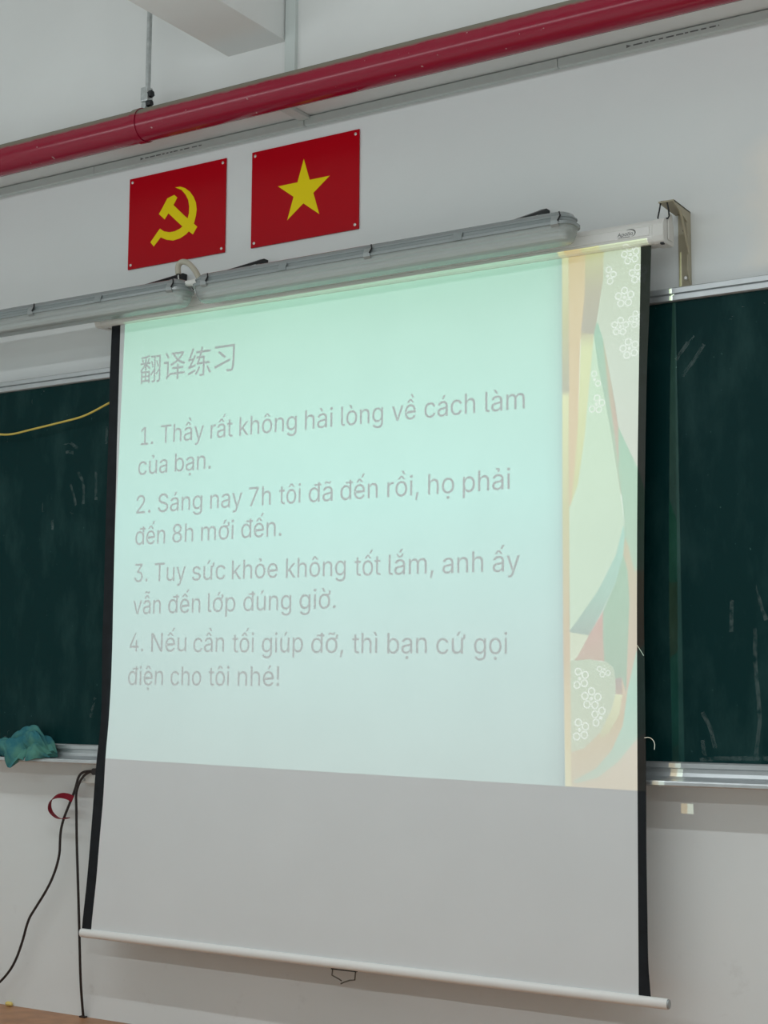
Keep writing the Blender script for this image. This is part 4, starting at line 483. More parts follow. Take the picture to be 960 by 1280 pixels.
'ấ': (389, '160,-8 137,-7 115,-2 94,5 76,15 60,28 48,45 38,63 32,84 30,108 32,128 36,146 43,161 53,174 64,184 78,193 92,200 108,206 125,211 143,214 160,217 178,220 234,227 247,229 257,231 265,235 271,240 274,246 276,255 276,257 274,272 272,285 267,297 260,307 251,315 240,322 227,327 212,330 196,331 178,330 163,327 149,322 137,316 126,309 118,301 110,292 104,283 100,274 41,291 51,313 64,331 78,346 95,358 114,368 133,375 153,380 174,383 194,384 208,384 223,382 239,379 255,375 271,369 286,360 300,350 312,336 322,320 330,301 335,278 337,251 337,0 276,0 276,52 272,52 267,43 260,34 252,25 242,16 229,8 215,1 199,-4 180,-8 170,45 192,47 211,51 228,59 242,68 254,80 263,93 270,108 274,122 276,138 276,190 272,187 267,184 260,182 251,180 242,178 231,176 200,171 176,168 161,166 148,163 134,159 122,154 112,147 103,139 97,130 93,118 92,105 93,92 96,82 102,72 110,64 119,58 130,52 142,48 156,46 142,426 82,426 82,428 162,520 220,520 301,428 301,426 240,426 191,486 237,547 285,641 353,641 287,547', '56,57,58 56,58,59 55,56,59 55,59,60 54,55,60 54,60,61 53,54,61 53,61,62 53,62,63 52,53,63 52,63,64 51,52,64 51,64,65 50,51,65 50,65,38 38,65,37 37,65,66 49,50,39 39,50,38 49,39,40 36,37,66 49,40,41 35,36,66 49,41,42 34,35,66 34,66,67 49,42,43 33,34,67 48,49,43 48,43,44 32,33,67 32,67,68 48,44,45 31,32,68 48,45,46 47,48,46 30,31,68 30,68,69 29,30,69 28,29,69 27,28,69 27,69,70 26,27,70 25,26,70 24,25,92 92,25,70 23,24,92 22,23,92 21,22,92 20,21,92 19,20,92 18,19,92 17,18,92 16,17,92 15,16,92 14,15,92 14,92,93 91,92,70 14,93,94 14,94,95 13,14,95 13,95,96 13,96,97 13,97,98 13,98,99 12,13,99 12,99,100 12,100,101 12,101,102 12,102,103 11,12,103 11,103,104 11,104,105 11,105,106 10,11,106 10,106,107 90,91,70 10,107,108 9,10,108 89,90,70 9,108,109 8,9,109 88,89,70 8,109,110 87,88,70 8,110,111 7,8,111 7,111,112 86,87,72 72,87,70 7,112,113 85,86,72 7,113,114 6,7,114 84,85,73 73,85,72 6,114,115 6,115,116 84,73,74 71,72,70 83,84,74 6,116,117 82,83,74 6,117,82 6,82,74 5,6,74 5,74,75 5,75,76 4,5,76 4,76,77 4,77,78 3,4,78 3,78,79 2,3,79 2,79,80 1,2,80 1,80,81 0,1,81 120,121,122 120,122,126 126,122,123 120,126,118 125,126,123 119,120,118 125,123,124 127,128,129 127,129,130'),
'ầ': (389, '160,-8 137,-7 115,-2 94,5 76,15 60,28 48,45 38,63 32,84 30,108 32,128 36,146 43,161 53,174 64,184 78,193 92,200 108,206 125,211 143,214 160,217 178,220 234,227 247,229 257,231 265,235 271,240 274,246 276,255 276,257 274,272 272,285 267,297 260,307 251,315 240,322 227,327 212,330 196,331 178,330 163,327 149,322 137,316 126,309 118,301 110,292 104,283 100,274 41,291 51,313 64,331 78,346 95,358 114,368 133,375 153,380 174,383 194,384 208,384 223,382 239,379 255,375 271,369 286,360 300,350 312,336 322,320 330,301 335,278 337,251 337,0 276,0 276,52 272,52 267,43 260,34 252,25 242,16 229,8 215,1 199,-4 180,-8 170,45 192,47 211,51 228,59 242,68 254,80 263,93 270,108 274,122 276,138 276,190 272,187 267,184 260,182 251,180 242,178 231,176 200,171 176,168 161,166 148,163 134,159 122,154 112,147 103,139 97,130 93,118 92,105 93,92 96,82 102,72 110,64 119,58 130,52 142,48 156,46 142,426 82,426 82,428 162,520 220,520 301,428 301,426 240,426 191,486 254,547 188,641 257,641 304,547', '56,57,58 56,58,59 55,56,59 55,59,60 54,55,60 54,60,61 53,54,61 53,61,62 53,62,63 52,53,63 52,63,64 51,52,64 51,64,65 50,51,65 50,65,38 38,65,37 37,65,66 49,50,39 39,50,38 49,39,40 36,37,66 49,40,41 35,36,66 49,41,42 34,35,66 34,66,67 49,42,43 33,34,67 48,49,43 48,43,44 32,33,67 32,67,68 48,44,45 31,32,68 48,45,46 47,48,46 30,31,68 30,68,69 29,30,69 28,29,69 27,28,69 27,69,70 26,27,70 25,26,70 24,25,92 92,25,70 23,24,92 22,23,92 21,22,92 20,21,92 19,20,92 18,19,92 17,18,92 16,17,92 15,16,92 14,15,92 14,92,93 91,92,70 14,93,94 14,94,95 13,14,95 13,95,96 13,96,97 13,97,98 13,98,99 12,13,99 12,99,100 12,100,101 12,101,102 12,102,103 11,12,103 11,103,104 11,104,105 11,105,106 10,11,106 10,106,107 90,91,70 10,107,108 9,10,108 89,90,70 9,108,109 8,9,109 88,89,70 8,109,110 87,88,70 8,110,111 7,8,111 7,111,112 86,87,72 72,87,70 7,112,113 85,86,72 7,113,114 6,7,114 84,85,73 73,85,72 6,114,115 6,115,116 84,73,74 71,72,70 83,84,74 6,116,117 82,83,74 6,117,82 6,82,74 5,6,74 5,74,75 5,75,76 4,5,76 4,76,77 4,77,78 3,4,78 3,78,79 2,3,79 2,79,80 1,2,80 1,80,81 0,1,81 120,121,122 120,122,126 126,122,123 120,126,118 125,126,123 119,120,118 125,123,124 127,128,129 127,129,130'),
'ẫ': (389, '160,-8 137,-7 115,-2 94,5 76,15 60,28 48,45 38,63 32,84 30,108 32,128 36,146 43,161 53,174 64,184 78,193 92,200 108,206 125,211 143,214 160,217 178,220 234,227 247,229 257,231 265,235 271,240 274,246 276,255 276,257 274,272 272,285 267,297 260,307 251,315 240,322 227,327 212,330 196,331 178,330 163,327 149,322 137,316 126,309 118,301 110,292 104,283 100,274 41,291 51,313 64,331 78,346 95,358 114,368 133,375 153,380 174,383 194,384 208,384 223,382 239,379 255,375 271,369 286,360 300,350 312,336 322,320 330,301 335,278 337,251 337,0 276,0 276,52 272,52 267,43 260,34 252,25 242,16 229,8 215,1 199,-4 180,-8 170,45 192,47 211,51 228,59 242,68 254,80 263,93 270,108 274,122 276,138 276,190 272,187 267,184 260,182 251,180 242,178 231,176 200,171 176,168 161,166 148,163 134,159 122,154 112,147 103,139 97,130 93,118 92,105 93,92 96,82 102,72 110,64 119,58 130,52 142,48 156,46 142,426 82,426 82,428 162,520 220,520 301,428 301,426 240,426 191,486 236,556 227,557 219,558 211,561 203,564 195,567 188,571 168,581 162,583 157,584 153,585 147,584 143,581 140,576 137,570 135,564 134,558 92,558 94,577 98,594 106,609 116,620 130,627 147,629 156,628 164,627 171,624 179,621 186,618 193,614 212,604 218,602 223,600 229,600 234,601 239,603 242,606 245,612 247,619 248,628 290,628 288,608 283,590 275,576 264,565 251,559', '56,57,58 56,58,59 55,56,59 55,59,60 54,55,60 54,60,61 53,54,61 53,61,62 53,62,63 52,53,63 52,63,64 51,52,64 51,64,65 50,51,65 50,65,38 38,65,37 37,65,66 49,50,39 39,50,38 49,39,40 36,37,66 49,40,41 35,36,66 49,41,42 34,35,66 34,66,67 49,42,43 33,34,67 48,49,43 48,43,44 32,33,67 32,67,68 48,44,45 31,32,68 48,45,46 47,48,46 30,31,68 30,68,69 29,30,69 28,29,69 27,28,69 27,69,70 26,27,70 25,26,70 24,25,92 92,25,70 23,24,92 22,23,92 21,22,92 20,21,92 19,20,92 18,19,92 17,18,92 16,17,92 15,16,92 14,15,92 14,92,93 91,92,70 14,93,94 14,94,95 13,14,95 13,95,96 13,96,97 13,97,98 13,98,99 12,13,99 12,99,100 12,100,101 12,101,102 12,102,103 11,12,103 11,103,104 11,104,105 11,105,106 10,11,106 10,106,107 90,91,70 10,107,108 9,10,108 89,90,70 9,108,109 8,9,109 88,89,70 8,109,110 87,88,70 8,110,111 7,8,111 7,111,112 86,87,72 72,87,70 7,112,113 85,86,72 7,113,114 6,7,114 84,85,73 73,85,72 6,114,115 6,115,116 84,73,74 71,72,70 83,84,74 6,116,117 82,83,74 6,117,82 6,82,74 5,6,74 5,74,75 5,75,76 4,5,76 4,76,77 4,77,78 3,4,78 3,78,79 2,3,79 2,79,80 1,2,80 1,80,81 0,1,81 120,121,122 120,122,126 126,122,123 120,126,118 125,126,123 119,120,118 125,123,124 149,150,151 149,151,152 165,166,167 165,167,168 149,152,153 148,149,153 148,153,154 148,154,155 147,148,155 164,165,168 147,155,156 147,156,157 163,164,168 146,147,157 163,168,169 162,163,169 146,157,158 161,162,169 146,158,159 160,161,169 146,159,160 146,160,169 145,146,137 137,146,169 137,169,170 145,137,138 136,137,170 135,136,170 145,138,139 134,135,170 145,139,140 133,134,170 144,145,140 144,140,141 133,170,171 132,133,171 144,141,142 131,132,171 131,171,172 144,142,143 130,131,172 129,130,172 129,172,127 128,129,127'),
'ắ': (389, '160,-8 137,-7 115,-2 94,5 76,15 60,28 48,45 38,63 32,84 30,108 32,128 36,146 43,161 53,174 64,184 78,193 92,200 108,206 125,211 143,214 160,217 178,220 234,227 247,229 257,231 265,235 271,240 274,246 276,255 276,257 274,272 272,285 267,297 260,307 251,315 240,322 227,327 212,330 196,331 178,330 163,327 149,322 137,316 126,309 118,301 110,292 104,283 100,274 41,291 51,313 64,331 78,346 95,358 114,368 133,375 153,380 174,383 194,384 208,384 223,382 239,379 255,375 271,369 286,360 300,350 312,336 322,320 330,301 335,278 337,251 337,0 276,0 276,52 272,52 267,43 260,34 252,25 242,16 229,8 215,1 199,-4 180,-8 170,45 192,47 211,51 228,59 242,68 254,80 263,93 270,108 274,122 276,138 276,190 272,187 267,184 260,182 251,180 242,178 231,176 200,171 176,168 161,166 148,163 134,159 122,154 112,147 103,139 97,130 93,118 92,105 93,92 96,82 102,72 110,64 119,58 130,52 142,48 156,46 190,423 173,425 156,429 141,436 127,446 115,457 105,471 98,486 93,502 92,520 137,520 138,505 143,493 152,482 163,474 176,469 190,467 205,469 218,474 229,482 238,493 243,505 244,520 290,520 288,503 284,486 276,471 267,458 255,446 241,436 225,429 208,425 165,547 213,641 281,641 215,547', '56,57,58 56,58,59 55,56,59 55,59,60 54,55,60 54,60,61 53,54,61 53,61,62 53,62,63 52,53,63 52,63,64 51,52,64 51,64,65 50,51,65 50,65,38 38,65,37 37,65,66 49,50,39 39,50,38 49,39,40 36,37,66 49,40,41 35,36,66 49,41,42 34,35,66 34,66,67 49,42,43 33,34,67 48,49,43 48,43,44 32,33,67 32,67,68 48,44,45 31,32,68 48,45,46 47,48,46 30,31,68 30,68,69 29,30,69 28,29,69 27,28,69 27,69,70 26,27,70 25,26,70 24,25,92 92,25,70 23,24,92 22,23,92 21,22,92 20,21,92 19,20,92 18,19,92 17,18,92 16,17,92 15,16,92 14,15,92 14,92,93 91,92,70 14,93,94 14,94,95 13,14,95 13,95,96 13,96,97 13,97,98 13,98,99 12,13,99 12,99,100 12,100,101 12,101,102 12,102,103 11,12,103 11,103,104 11,104,105 11,105,106 10,11,106 10,106,107 90,91,70 10,107,108 9,10,108 89,90,70 9,108,109 8,9,109 88,89,70 8,109,110 87,88,70 8,110,111 7,8,111 7,111,112 86,87,72 72,87,70 7,112,113 85,86,72 7,113,114 6,7,114 84,85,73 73,85,72 6,114,115 6,115,116 84,73,74 71,72,70 83,84,74 6,116,117 82,83,74 6,117,82 6,82,74 5,6,74 5,74,75 5,75,76 4,5,76 4,76,77 4,77,78 3,4,78 3,78,79 2,3,79 2,79,80 1,2,80 1,80,81 0,1,81 126,127,128 126,128,129 139,140,141 139,141,142 126,129,130 138,139,142 138,142,143 125,126,130 125,130,131 137,138,143 137,143,144 124,125,131 124,131,132 136,137,144 124,132,133 135,136,144 135,144,145 123,124,133 123,133,134 134,135,145 123,134,145 123,145,146 122,123,146 122,146,147 121,122,147 121,147,148 120,121,148 120,148,149 119,120,149 118,119,149 150,151,152 150,152,153'),
'ế': (404, '212,-8 177,-6 145,3 117,16 92,35 72,58 56,85 44,116 36,150 34,187 36,224 44,258 55,290 71,317 91,340 115,359 142,373 172,382 205,384 226,383 246,380 266,374 285,366 303,355 319,341 334,324 347,305 357,282 365,256 370,227 371,194 371,169 75,169 75,221 338,221 310,202 308,226 304,248 298,268 288,286 277,301 262,314 246,323 227,328 205,330 183,328 164,323 146,313 131,301 119,286 109,270 102,251 97,232 96,211 96,178 98,151 102,127 110,106 121,88 135,73 151,62 170,53 190,48 212,46 227,47 241,49 254,53 265,58 276,65 285,73 294,82 300,93 306,106 365,91 358,72 348,55 335,39 320,26 302,14 282,4 261,-3 237,-7 157,426 97,426 97,428 177,520 235,520 316,428 316,426 254,426 206,486 252,547 300,641 368,641 302,547', '17,18,19 17,19,20 16,17,20 16,20,21 16,21,22 15,16,22 15,22,23 14,15,23 14,23,24 14,24,25 13,14,45 45,14,44 44,14,25 43,44,25 13,45,46 42,43,25 42,25,26 41,42,26 13,46,47 12,13,47 40,41,26 12,47,48 40,26,27 39,40,27 12,48,49 11,12,49 11,49,50 38,39,27 38,27,28 11,50,51 37,38,28 10,11,51 37,28,29 10,51,52 36,37,29 10,52,33 33,52,53 36,29,34 34,29,30 35,36,34 9,10,33 9,33,32 53,33,34 53,34,30 54,53,30 54,30,31 8,9,32 55,54,31 8,32,31 8,31,55 8,55,56 7,8,56 7,56,57 6,7,57 6,57,58 71,72,73 70,71,73 70,73,74 6,58,59 5,6,59 69,70,74 5,59,60 68,69,74 68,74,75 67,68,75 5,60,61 66,67,75 4,5,61 66,75,76 4,61,62 65,66,76 64,65,76 4,62,63 63,64,76 4,63,76 4,76,77 3,4,77 3,77,78 2,3,78 2,78,79 2,79,80 1,2,80 1,80,81 0,1,81 84,85,86 84,86,90 90,86,87 84,90,82 89,90,87 83,84,82 89,87,88 91,92,93 91,93,94'),
'ề': (404, '212,-8 177,-6 145,3 117,16 92,35 72,58 56,85 44,116 36,150 34,187 36,224 44,258 55,290 71,317 91,340 115,359 142,373 172,382 205,384 226,383 246,380 266,374 285,366 303,355 319,341 334,324 347,305 357,282 365,256 370,227 371,194 371,169 75,169 75,221 338,221 310,202 308,226 304,248 298,268 288,286 277,301 262,314 246,323 227,328 205,330 183,328 164,323 146,313 131,301 119,286 109,270 102,251 97,232 96,211 96,178 98,151 102,127 110,106 121,88 135,73 151,62 170,53 190,48 212,46 227,47 241,49 254,53 265,58 276,65 285,73 294,82 300,93 306,106 365,91 358,72 348,55 335,39 320,26 302,14 282,4 261,-3 237,-7 157,426 97,426 97,428 177,520 235,520 316,428 316,426 254,426 206,486 269,547 203,641 271,641 319,547', '17,18,19 17,19,20 16,17,20 16,20,21 16,21,22 15,16,22 15,22,23 14,15,23 14,23,24 14,24,25 13,14,45 45,14,44 44,14,25 43,44,25 13,45,46 42,43,25 42,25,26 41,42,26 13,46,47 12,13,47 40,41,26 12,47,48 40,26,27 39,40,27 12,48,49 11,12,49 11,49,50 38,39,27 38,27,28 11,50,51 37,38,28 10,11,51 37,28,29 10,51,52 36,37,29 10,52,33 33,52,53 36,29,34 34,29,30 35,36,34 9,10,33 9,33,32 53,33,34 53,34,30 54,53,30 54,30,31 8,9,32 55,54,31 8,32,31 8,31,55 8,55,56 7,8,56 7,56,57 6,7,57 6,57,58 71,72,73 70,71,73 70,73,74 6,58,59 5,6,59 69,70,74 5,59,60 68,69,74 68,74,75 67,68,75 5,60,61 66,67,75 4,5,61 66,75,76 4,61,62 65,66,76 64,65,76 4,62,63 63,64,76 4,63,76 4,76,77 3,4,77 3,77,78 2,3,78 2,78,79 2,79,80 1,2,80 1,80,81 0,1,81 84,85,86 84,86,90 90,86,87 84,90,82 89,90,87 83,84,82 89,87,88 91,92,93 91,93,94'),
'ệ': (404, '212,-8 177,-6 145,3 117,16 92,35 72,58 56,85 44,116 36,150 34,187 36,224 44,258 55,290 71,317 91,340 115,359 142,373 172,382 205,384 226,383 246,380 266,374 285,366 303,355 319,341 334,324 347,305 357,282 365,256 370,227 371,194 371,169 75,169 75,221 338,221 310,202 308,226 304,248 298,268 288,286 277,301 262,314 246,323 227,328 205,330 183,328 164,323 146,313 131,301 119,286 109,270 102,251 97,232 96,211 96,178 98,151 102,127 110,106 121,88 135,73 151,62 170,53 190,48 212,46 227,47 241,49 254,53 265,58 276,65 285,73 294,82 300,93 306,106 365,91 358,72 348,55 335,39 320,26 302,14 282,4 261,-3 237,-7 155,435 95,435 95,438 175,529 233,529 313,438 313,435 252,435 204,495 205,-144 194,-143 184,-139 175,-133 168,-124 164,-115 162,-104 164,-93 168,-84 175,-75 184,-69 194,-65 205,-64 216,-65 226,-69 235,-75 242,-84 246,-93 248,-104 246,-115 242,-124 235,-133 226,-139 216,-143', '17,18,19 17,19,20 16,17,20 16,20,21 16,21,22 15,16,22 15,22,23 14,15,23 14,23,24 14,24,25 13,14,45 45,14,44 44,14,25 43,44,25 13,45,46 42,43,25 42,25,26 41,42,26 13,46,47 12,13,47 40,41,26 12,47,48 40,26,27 39,40,27 12,48,49 11,12,49 11,49,50 38,39,27 38,27,28 11,50,51 37,38,28 10,11,51 37,28,29 10,51,52 36,37,29 10,52,33 33,52,53 36,29,34 34,29,30 35,36,34 9,10,33 9,33,32 53,33,34 53,34,30 54,53,30 54,30,31 8,9,32 55,54,31 8,32,31 8,31,55 8,55,56 7,8,56 7,56,57 6,7,57 6,57,58 71,72,73 70,71,73 70,73,74 6,58,59 5,6,59 69,70,74 5,59,60 68,69,74 68,74,75 67,68,75 5,60,61 66,67,75 4,5,61 66,75,76 4,61,62 65,66,76 64,65,76 4,62,63 63,64,76 4,63,76 4,76,77 3,4,77 3,77,78 2,3,78 2,78,79 2,79,80 1,2,80 1,80,81 0,1,81 84,85,86 84,86,90 90,86,87 84,90,82 89,90,87 83,84,82 89,87,88 102,103,104 101,102,104 101,104,105 100,101,105 100,105,106 99,100,106 99,106,107 98,99,107 98,107,108 97,98,108 97,108,109 96,97,109 96,109,110 95,96,110 95,110,111 94,95,111 94,111,112 93,94,112 93,112,113 92,93,113 92,113,114 91,92,114'),
'ọ': (415, '207,-8 174,-6 144,3 117,16 93,35 72,58 56,85 44,116 37,150 34,187 37,225 44,260 56,291 72,318 93,341 117,360 144,374 174,382 207,384 241,382 271,374 299,360 323,341 343,318 359,291 371,260 379,225 381,187 379,150 371,116 359,85 343,58 323,35 299,16 271,3 241,-6 207,46 231,49 252,55 270,66 285,80 298,98 307,117 314,140 318,163 319,187 318,212 314,236 307,258 298,278 285,296 270,310 252,321 231,328 207,330 184,328 163,321 145,310 130,296 118,278 108,258 102,236 98,212 96,187 98,163 102,140 108,117 118,98 130,80 145,66 163,55 184,49 208,-144 197,-143 187,-139 178,-133 172,-124 167,-115 166,-104 167,-93 172,-84 178,-75 187,-69 197,-65 208,-64 220,-65 230,-69 238,-75 245,-84 250,-93 251,-104 250,-115 245,-124 238,-133 230,-139 220,-143', '17,18,19 16,17,19 16,19,20 15,16,20 15,20,21 14,15,21 14,21,22 13,14,22 13,22,54 54,22,23 13,54,55 53,54,23 13,55,56 52,53,23 13,56,57 51,52,23 12,13,57 51,23,24 12,57,58 50,51,24 12,58,59 49,50,24 11,12,59 49,24,25 11,59,60 48,49,25 10,11,60 48,25,26 10,60,61 47,48,26 10,61,62 46,47,26 9,10,62 46,26,27 9,62,63 45,46,27 8,9,63 8,63,64 44,45,27 44,27,28 8,64,65 43,44,28 7,8,65 43,28,29 7,65,66 42,43,29 7,66,67 41,42,29 6,7,67 41,29,30 6,67,68 40,41,30 5,6,68 40,30,31 5,68,69 39,40,31 5,69,70 38,39,31 4,5,70 38,31,32 4,70,71 37,38,32 4,71,36 36,37,32 4,36,32 3,4,32 3,32,33 2,3,33 2,33,34 1,2,34 1,34,35 0,1,35 83,84,85 82,83,85 82,85,86 81,82,86 81,86,87 80,81,87 80,87,88 79,80,88 79,88,89 78,79,89 78,89,90 77,78,90 77,90,91 76,77,91 76,91,92 75,76,92 75,92,93 74,75,93 74,93,94 73,74,94 73,94,95 72,73,95'),
'ỏ': (415, '207,-8 174,-6 144,3 117,16 93,35 72,58 56,85 44,116 37,150 34,187 37,225 44,260 56,291 72,318 93,341 117,360 144,374 174,382 207,384 241,382 271,374 299,360 323,341 343,318 359,291 371,260 379,225 381,187 379,150 371,116 359,85 343,58 323,35 299,16 271,3 241,-6 207,46 231,49 252,55 270,66 285,80 298,98 307,117 314,140 318,163 319,187 318,212 314,236 307,258 298,278 285,296 270,310 252,321 231,328 207,330 184,328 163,321 145,310 130,296 118,278 108,258 102,236 98,212 96,187 98,163 102,140 108,117 118,98 130,80 145,66 163,55 184,49 228,429 182,429 206,476 208,480 208,483 207,486 205,488 202,489 198,489 151,489 151,529 198,529 211,529 223,527 233,524 241,520 247,514 252,508 256,502 257,494 257,486 255,477 252,468 246,458', '17,18,19 16,17,19 16,19,20 15,16,20 15,20,21 14,15,21 14,21,22 13,14,22 13,22,54 54,22,23 13,54,55 53,54,23 13,55,56 52,53,23 13,56,57 51,52,23 12,13,57 51,23,24 12,57,58 50,51,24 12,58,59 49,50,24 11,12,59 49,24,25 11,59,60 48,49,25 10,11,60 48,25,26 10,60,61 47,48,26 10,61,62 46,47,26 9,10,62 46,26,27 9,62,63 45,46,27 8,9,63 8,63,64 44,45,27 44,27,28 8,64,65 43,44,28 7,8,65 43,28,29 7,65,66 42,43,29 7,66,67 41,42,29 6,7,67 41,29,30 6,67,68 40,41,30 5,6,68 40,30,31 5,68,69 39,40,31 5,69,70 38,39,31 4,5,70 38,31,32 4,70,71 37,38,32 4,71,36 36,37,32 4,36,32 3,4,32 3,32,33 2,3,33 2,33,34 1,2,34 1,34,35 0,1,35 81,82,83 81,83,84 81,84,85 81,85,86 81,86,87 81,87,88 81,88,89 81,89,90 81,90,91 81,91,80 80,91,92 79,80,92 78,79,92 77,78,92 76,77,92 76,92,93 75,76,93 74,75,93 74,93,94 73,74,94 73,94,95 73,95,72'),
'ố': (415, '207,-8 174,-6 144,3 117,16 93,35 72,58 56,85 44,116 37,150 34,187 37,225 44,260 56,291 72,318 93,341 117,360 144,374 174,382 207,384 241,382 271,374 299,360 323,341 343,318 359,291 371,260 379,225 381,187 379,150 371,116 359,85 343,58 323,35 299,16 271,3 241,-6 207,46 231,49 252,55 270,66 285,80 298,98 307,117 314,140 318,163 319,187 318,212 314,236 307,258 298,278 285,296 270,310 252,321 231,328 207,330 184,328 163,321 145,310 130,296 118,278 108,258 102,236 98,212 96,187 98,163 102,140 108,117 118,98 130,80 145,66 163,55 184,49 160,426 100,426 100,428 180,520 238,520 319,428 319,426 258,426 209,486 255,547 303,641 372,641 305,547', '17,18,19 16,17,19 16,19,20 15,16,20 15,20,21 14,15,21 14,21,22 13,14,22 13,22,54 54,22,23 13,54,55 53,54,23 13,55,56 52,53,23 13,56,57 51,52,23 12,13,57 51,23,24 12,57,58 50,51,24 12,58,59 49,50,24 11,12,59 49,24,25 11,59,60 48,49,25 10,11,60 48,25,26 10,60,61 47,48,26 10,61,62 46,47,26 9,10,62 46,26,27 9,62,63 45,46,27 8,9,63 8,63,64 44,45,27 44,27,28 8,64,65 43,44,28 7,8,65 43,28,29 7,65,66 42,43,29 7,66,67 41,42,29 6,7,67 41,29,30 6,67,68 40,41,30 5,6,68 40,30,31 5,68,69 39,40,31 5,69,70 38,39,31 4,5,70 38,31,32 4,70,71 37,38,32 4,71,36 36,37,32 4,36,32 3,4,32 3,32,33 2,3,33 2,33,34 1,2,34 1,34,35 0,1,35 74,75,76 74,76,80 80,76,77 74,80,72 79,80,77 73,74,72 79,77,78 81,82,83 81,83,84'),
'ồ': (415, '207,-8 174,-6 144,3 117,16 93,35 72,58 56,85 44,116 37,150 34,187 37,225 44,260 56,291 72,318 93,341 117,360 144,374 174,382 207,384 241,382 271,374 299,360 323,341 343,318 359,291 371,260 379,225 381,187 379,150 371,116 359,85 343,58 323,35 299,16 271,3 241,-6 207,46 231,49 252,55 270,66 285,80 298,98 307,117 314,140 318,163 319,187 318,212 314,236 307,258 298,278 285,296 270,310 252,321 231,328 207,330 184,328 163,321 145,310 130,296 118,278 108,258 102,236 98,212 96,187 98,163 102,140 108,117 118,98 130,80 145,66 163,55 184,49 160,426 100,426 100,428 180,520 238,520 319,428 319,426 258,426 209,486 272,547 207,641 275,641 323,547', '17,18,19 16,17,19 16,19,20 15,16,20 15,20,21 14,15,21 14,21,22 13,14,22 13,22,54 54,22,23 13,54,55 53,54,23 13,55,56 52,53,23 13,56,57 51,52,23 12,13,57 51,23,24 12,57,58 50,51,24 12,58,59 49,50,24 11,12,59 49,24,25 11,59,60 48,49,25 10,11,60 48,25,26 10,60,61 47,48,26 10,61,62 46,47,26 9,10,62 46,26,27 9,62,63 45,46,27 8,9,63 8,63,64 44,45,27 44,27,28 8,64,65 43,44,28 7,8,65 43,28,29 7,65,66 42,43,29 7,66,67 41,42,29 6,7,67 41,29,30 6,67,68 40,41,30 5,6,68 40,30,31 5,68,69 39,40,31 5,69,70 38,39,31 4,5,70 38,31,32 4,70,71 37,38,32 4,71,36 36,37,32 4,36,32 3,4,32 3,32,33 2,3,33 2,33,34 1,2,34 1,34,35 0,1,35 74,75,76 74,76,80 80,76,77 74,80,72 79,80,77 73,74,72 79,77,78 81,82,83 81,83,84'),
'ớ': (414, '207,344 207,384 236,384 263,382 291,380 322,380 328,381 332,385 334,391 334,464 391,464 391,396 389,380 384,367 376,357 365,350 351,346 332,344 270,344 207,-8 174,-6 144,3 117,16 93,35 72,58 56,85 44,116 37,150 34,187 37,225 44,260 56,291 72,318 93,341 117,360 144,374 174,382 207,384 241,382 271,374 299,360 323,341 343,318 359,291 371,260 379,225 381,187 379,150 371,116 359,85 343,58 323,35 299,16 271,3 241,-6 207,46 231,49 252,55 270,66 285,80 298,98 307,117 314,140 318,163 319,187 318,212 314,236 307,258 298,278 285,296 270,310 252,321 231,328 207,330 184,328 163,321 145,310 130,296 118,278 108,258 102,236 98,212 96,187 98,163 102,140 108,117 118,98 130,80 145,66 163,55 184,49 181,429 228,529 297,529 231,429', '8,9,10 8,10,11 8,11,12 7,8,12 6,7,12 0,1,2 0,2,3 0,3,4 5,6,12 0,4,5 5,12,13 0,5,13 0,13,14 0,14,15 0,15,16 0,16,17 18,0,17 36,37,38 35,36,38 35,38,39 34,35,39 34,39,40 33,34,40 33,40,41 32,33,41 32,41,73 73,41,42 32,73,74 72,73,42 32,74,75 71,72,42 32,75,76 70,71,42 31,32,76 70,42,43 31,76,77 69,70,43 31,77,78 68,69,43 30,31,78 68,43,44 30,78,79 67,68,44 29,30,79 67,44,45 29,79,80 66,67,45 29,80,81 65,66,45 28,29,81 65,45,46 28,81,82 64,65,46 27,28,82 27,82,83 63,64,46 63,46,47 27,83,84 62,63,47 26,27,84 62,47,48 26,84,85 61,62,48 26,85,86 60,61,48 25,26,86 60,48,49 25,86,87 59,60,49 24,25,87 59,49,50 24,87,88 58,59,50 24,88,89 57,58,50 23,24,89 57,50,51 23,89,90 56,57,51 23,90,55 55,56,51 23,55,51 22,23,51 22,51,52 21,22,52 21,52,53 20,21,53 20,53,54 19,20,54 91,92,93 91,93,94'),
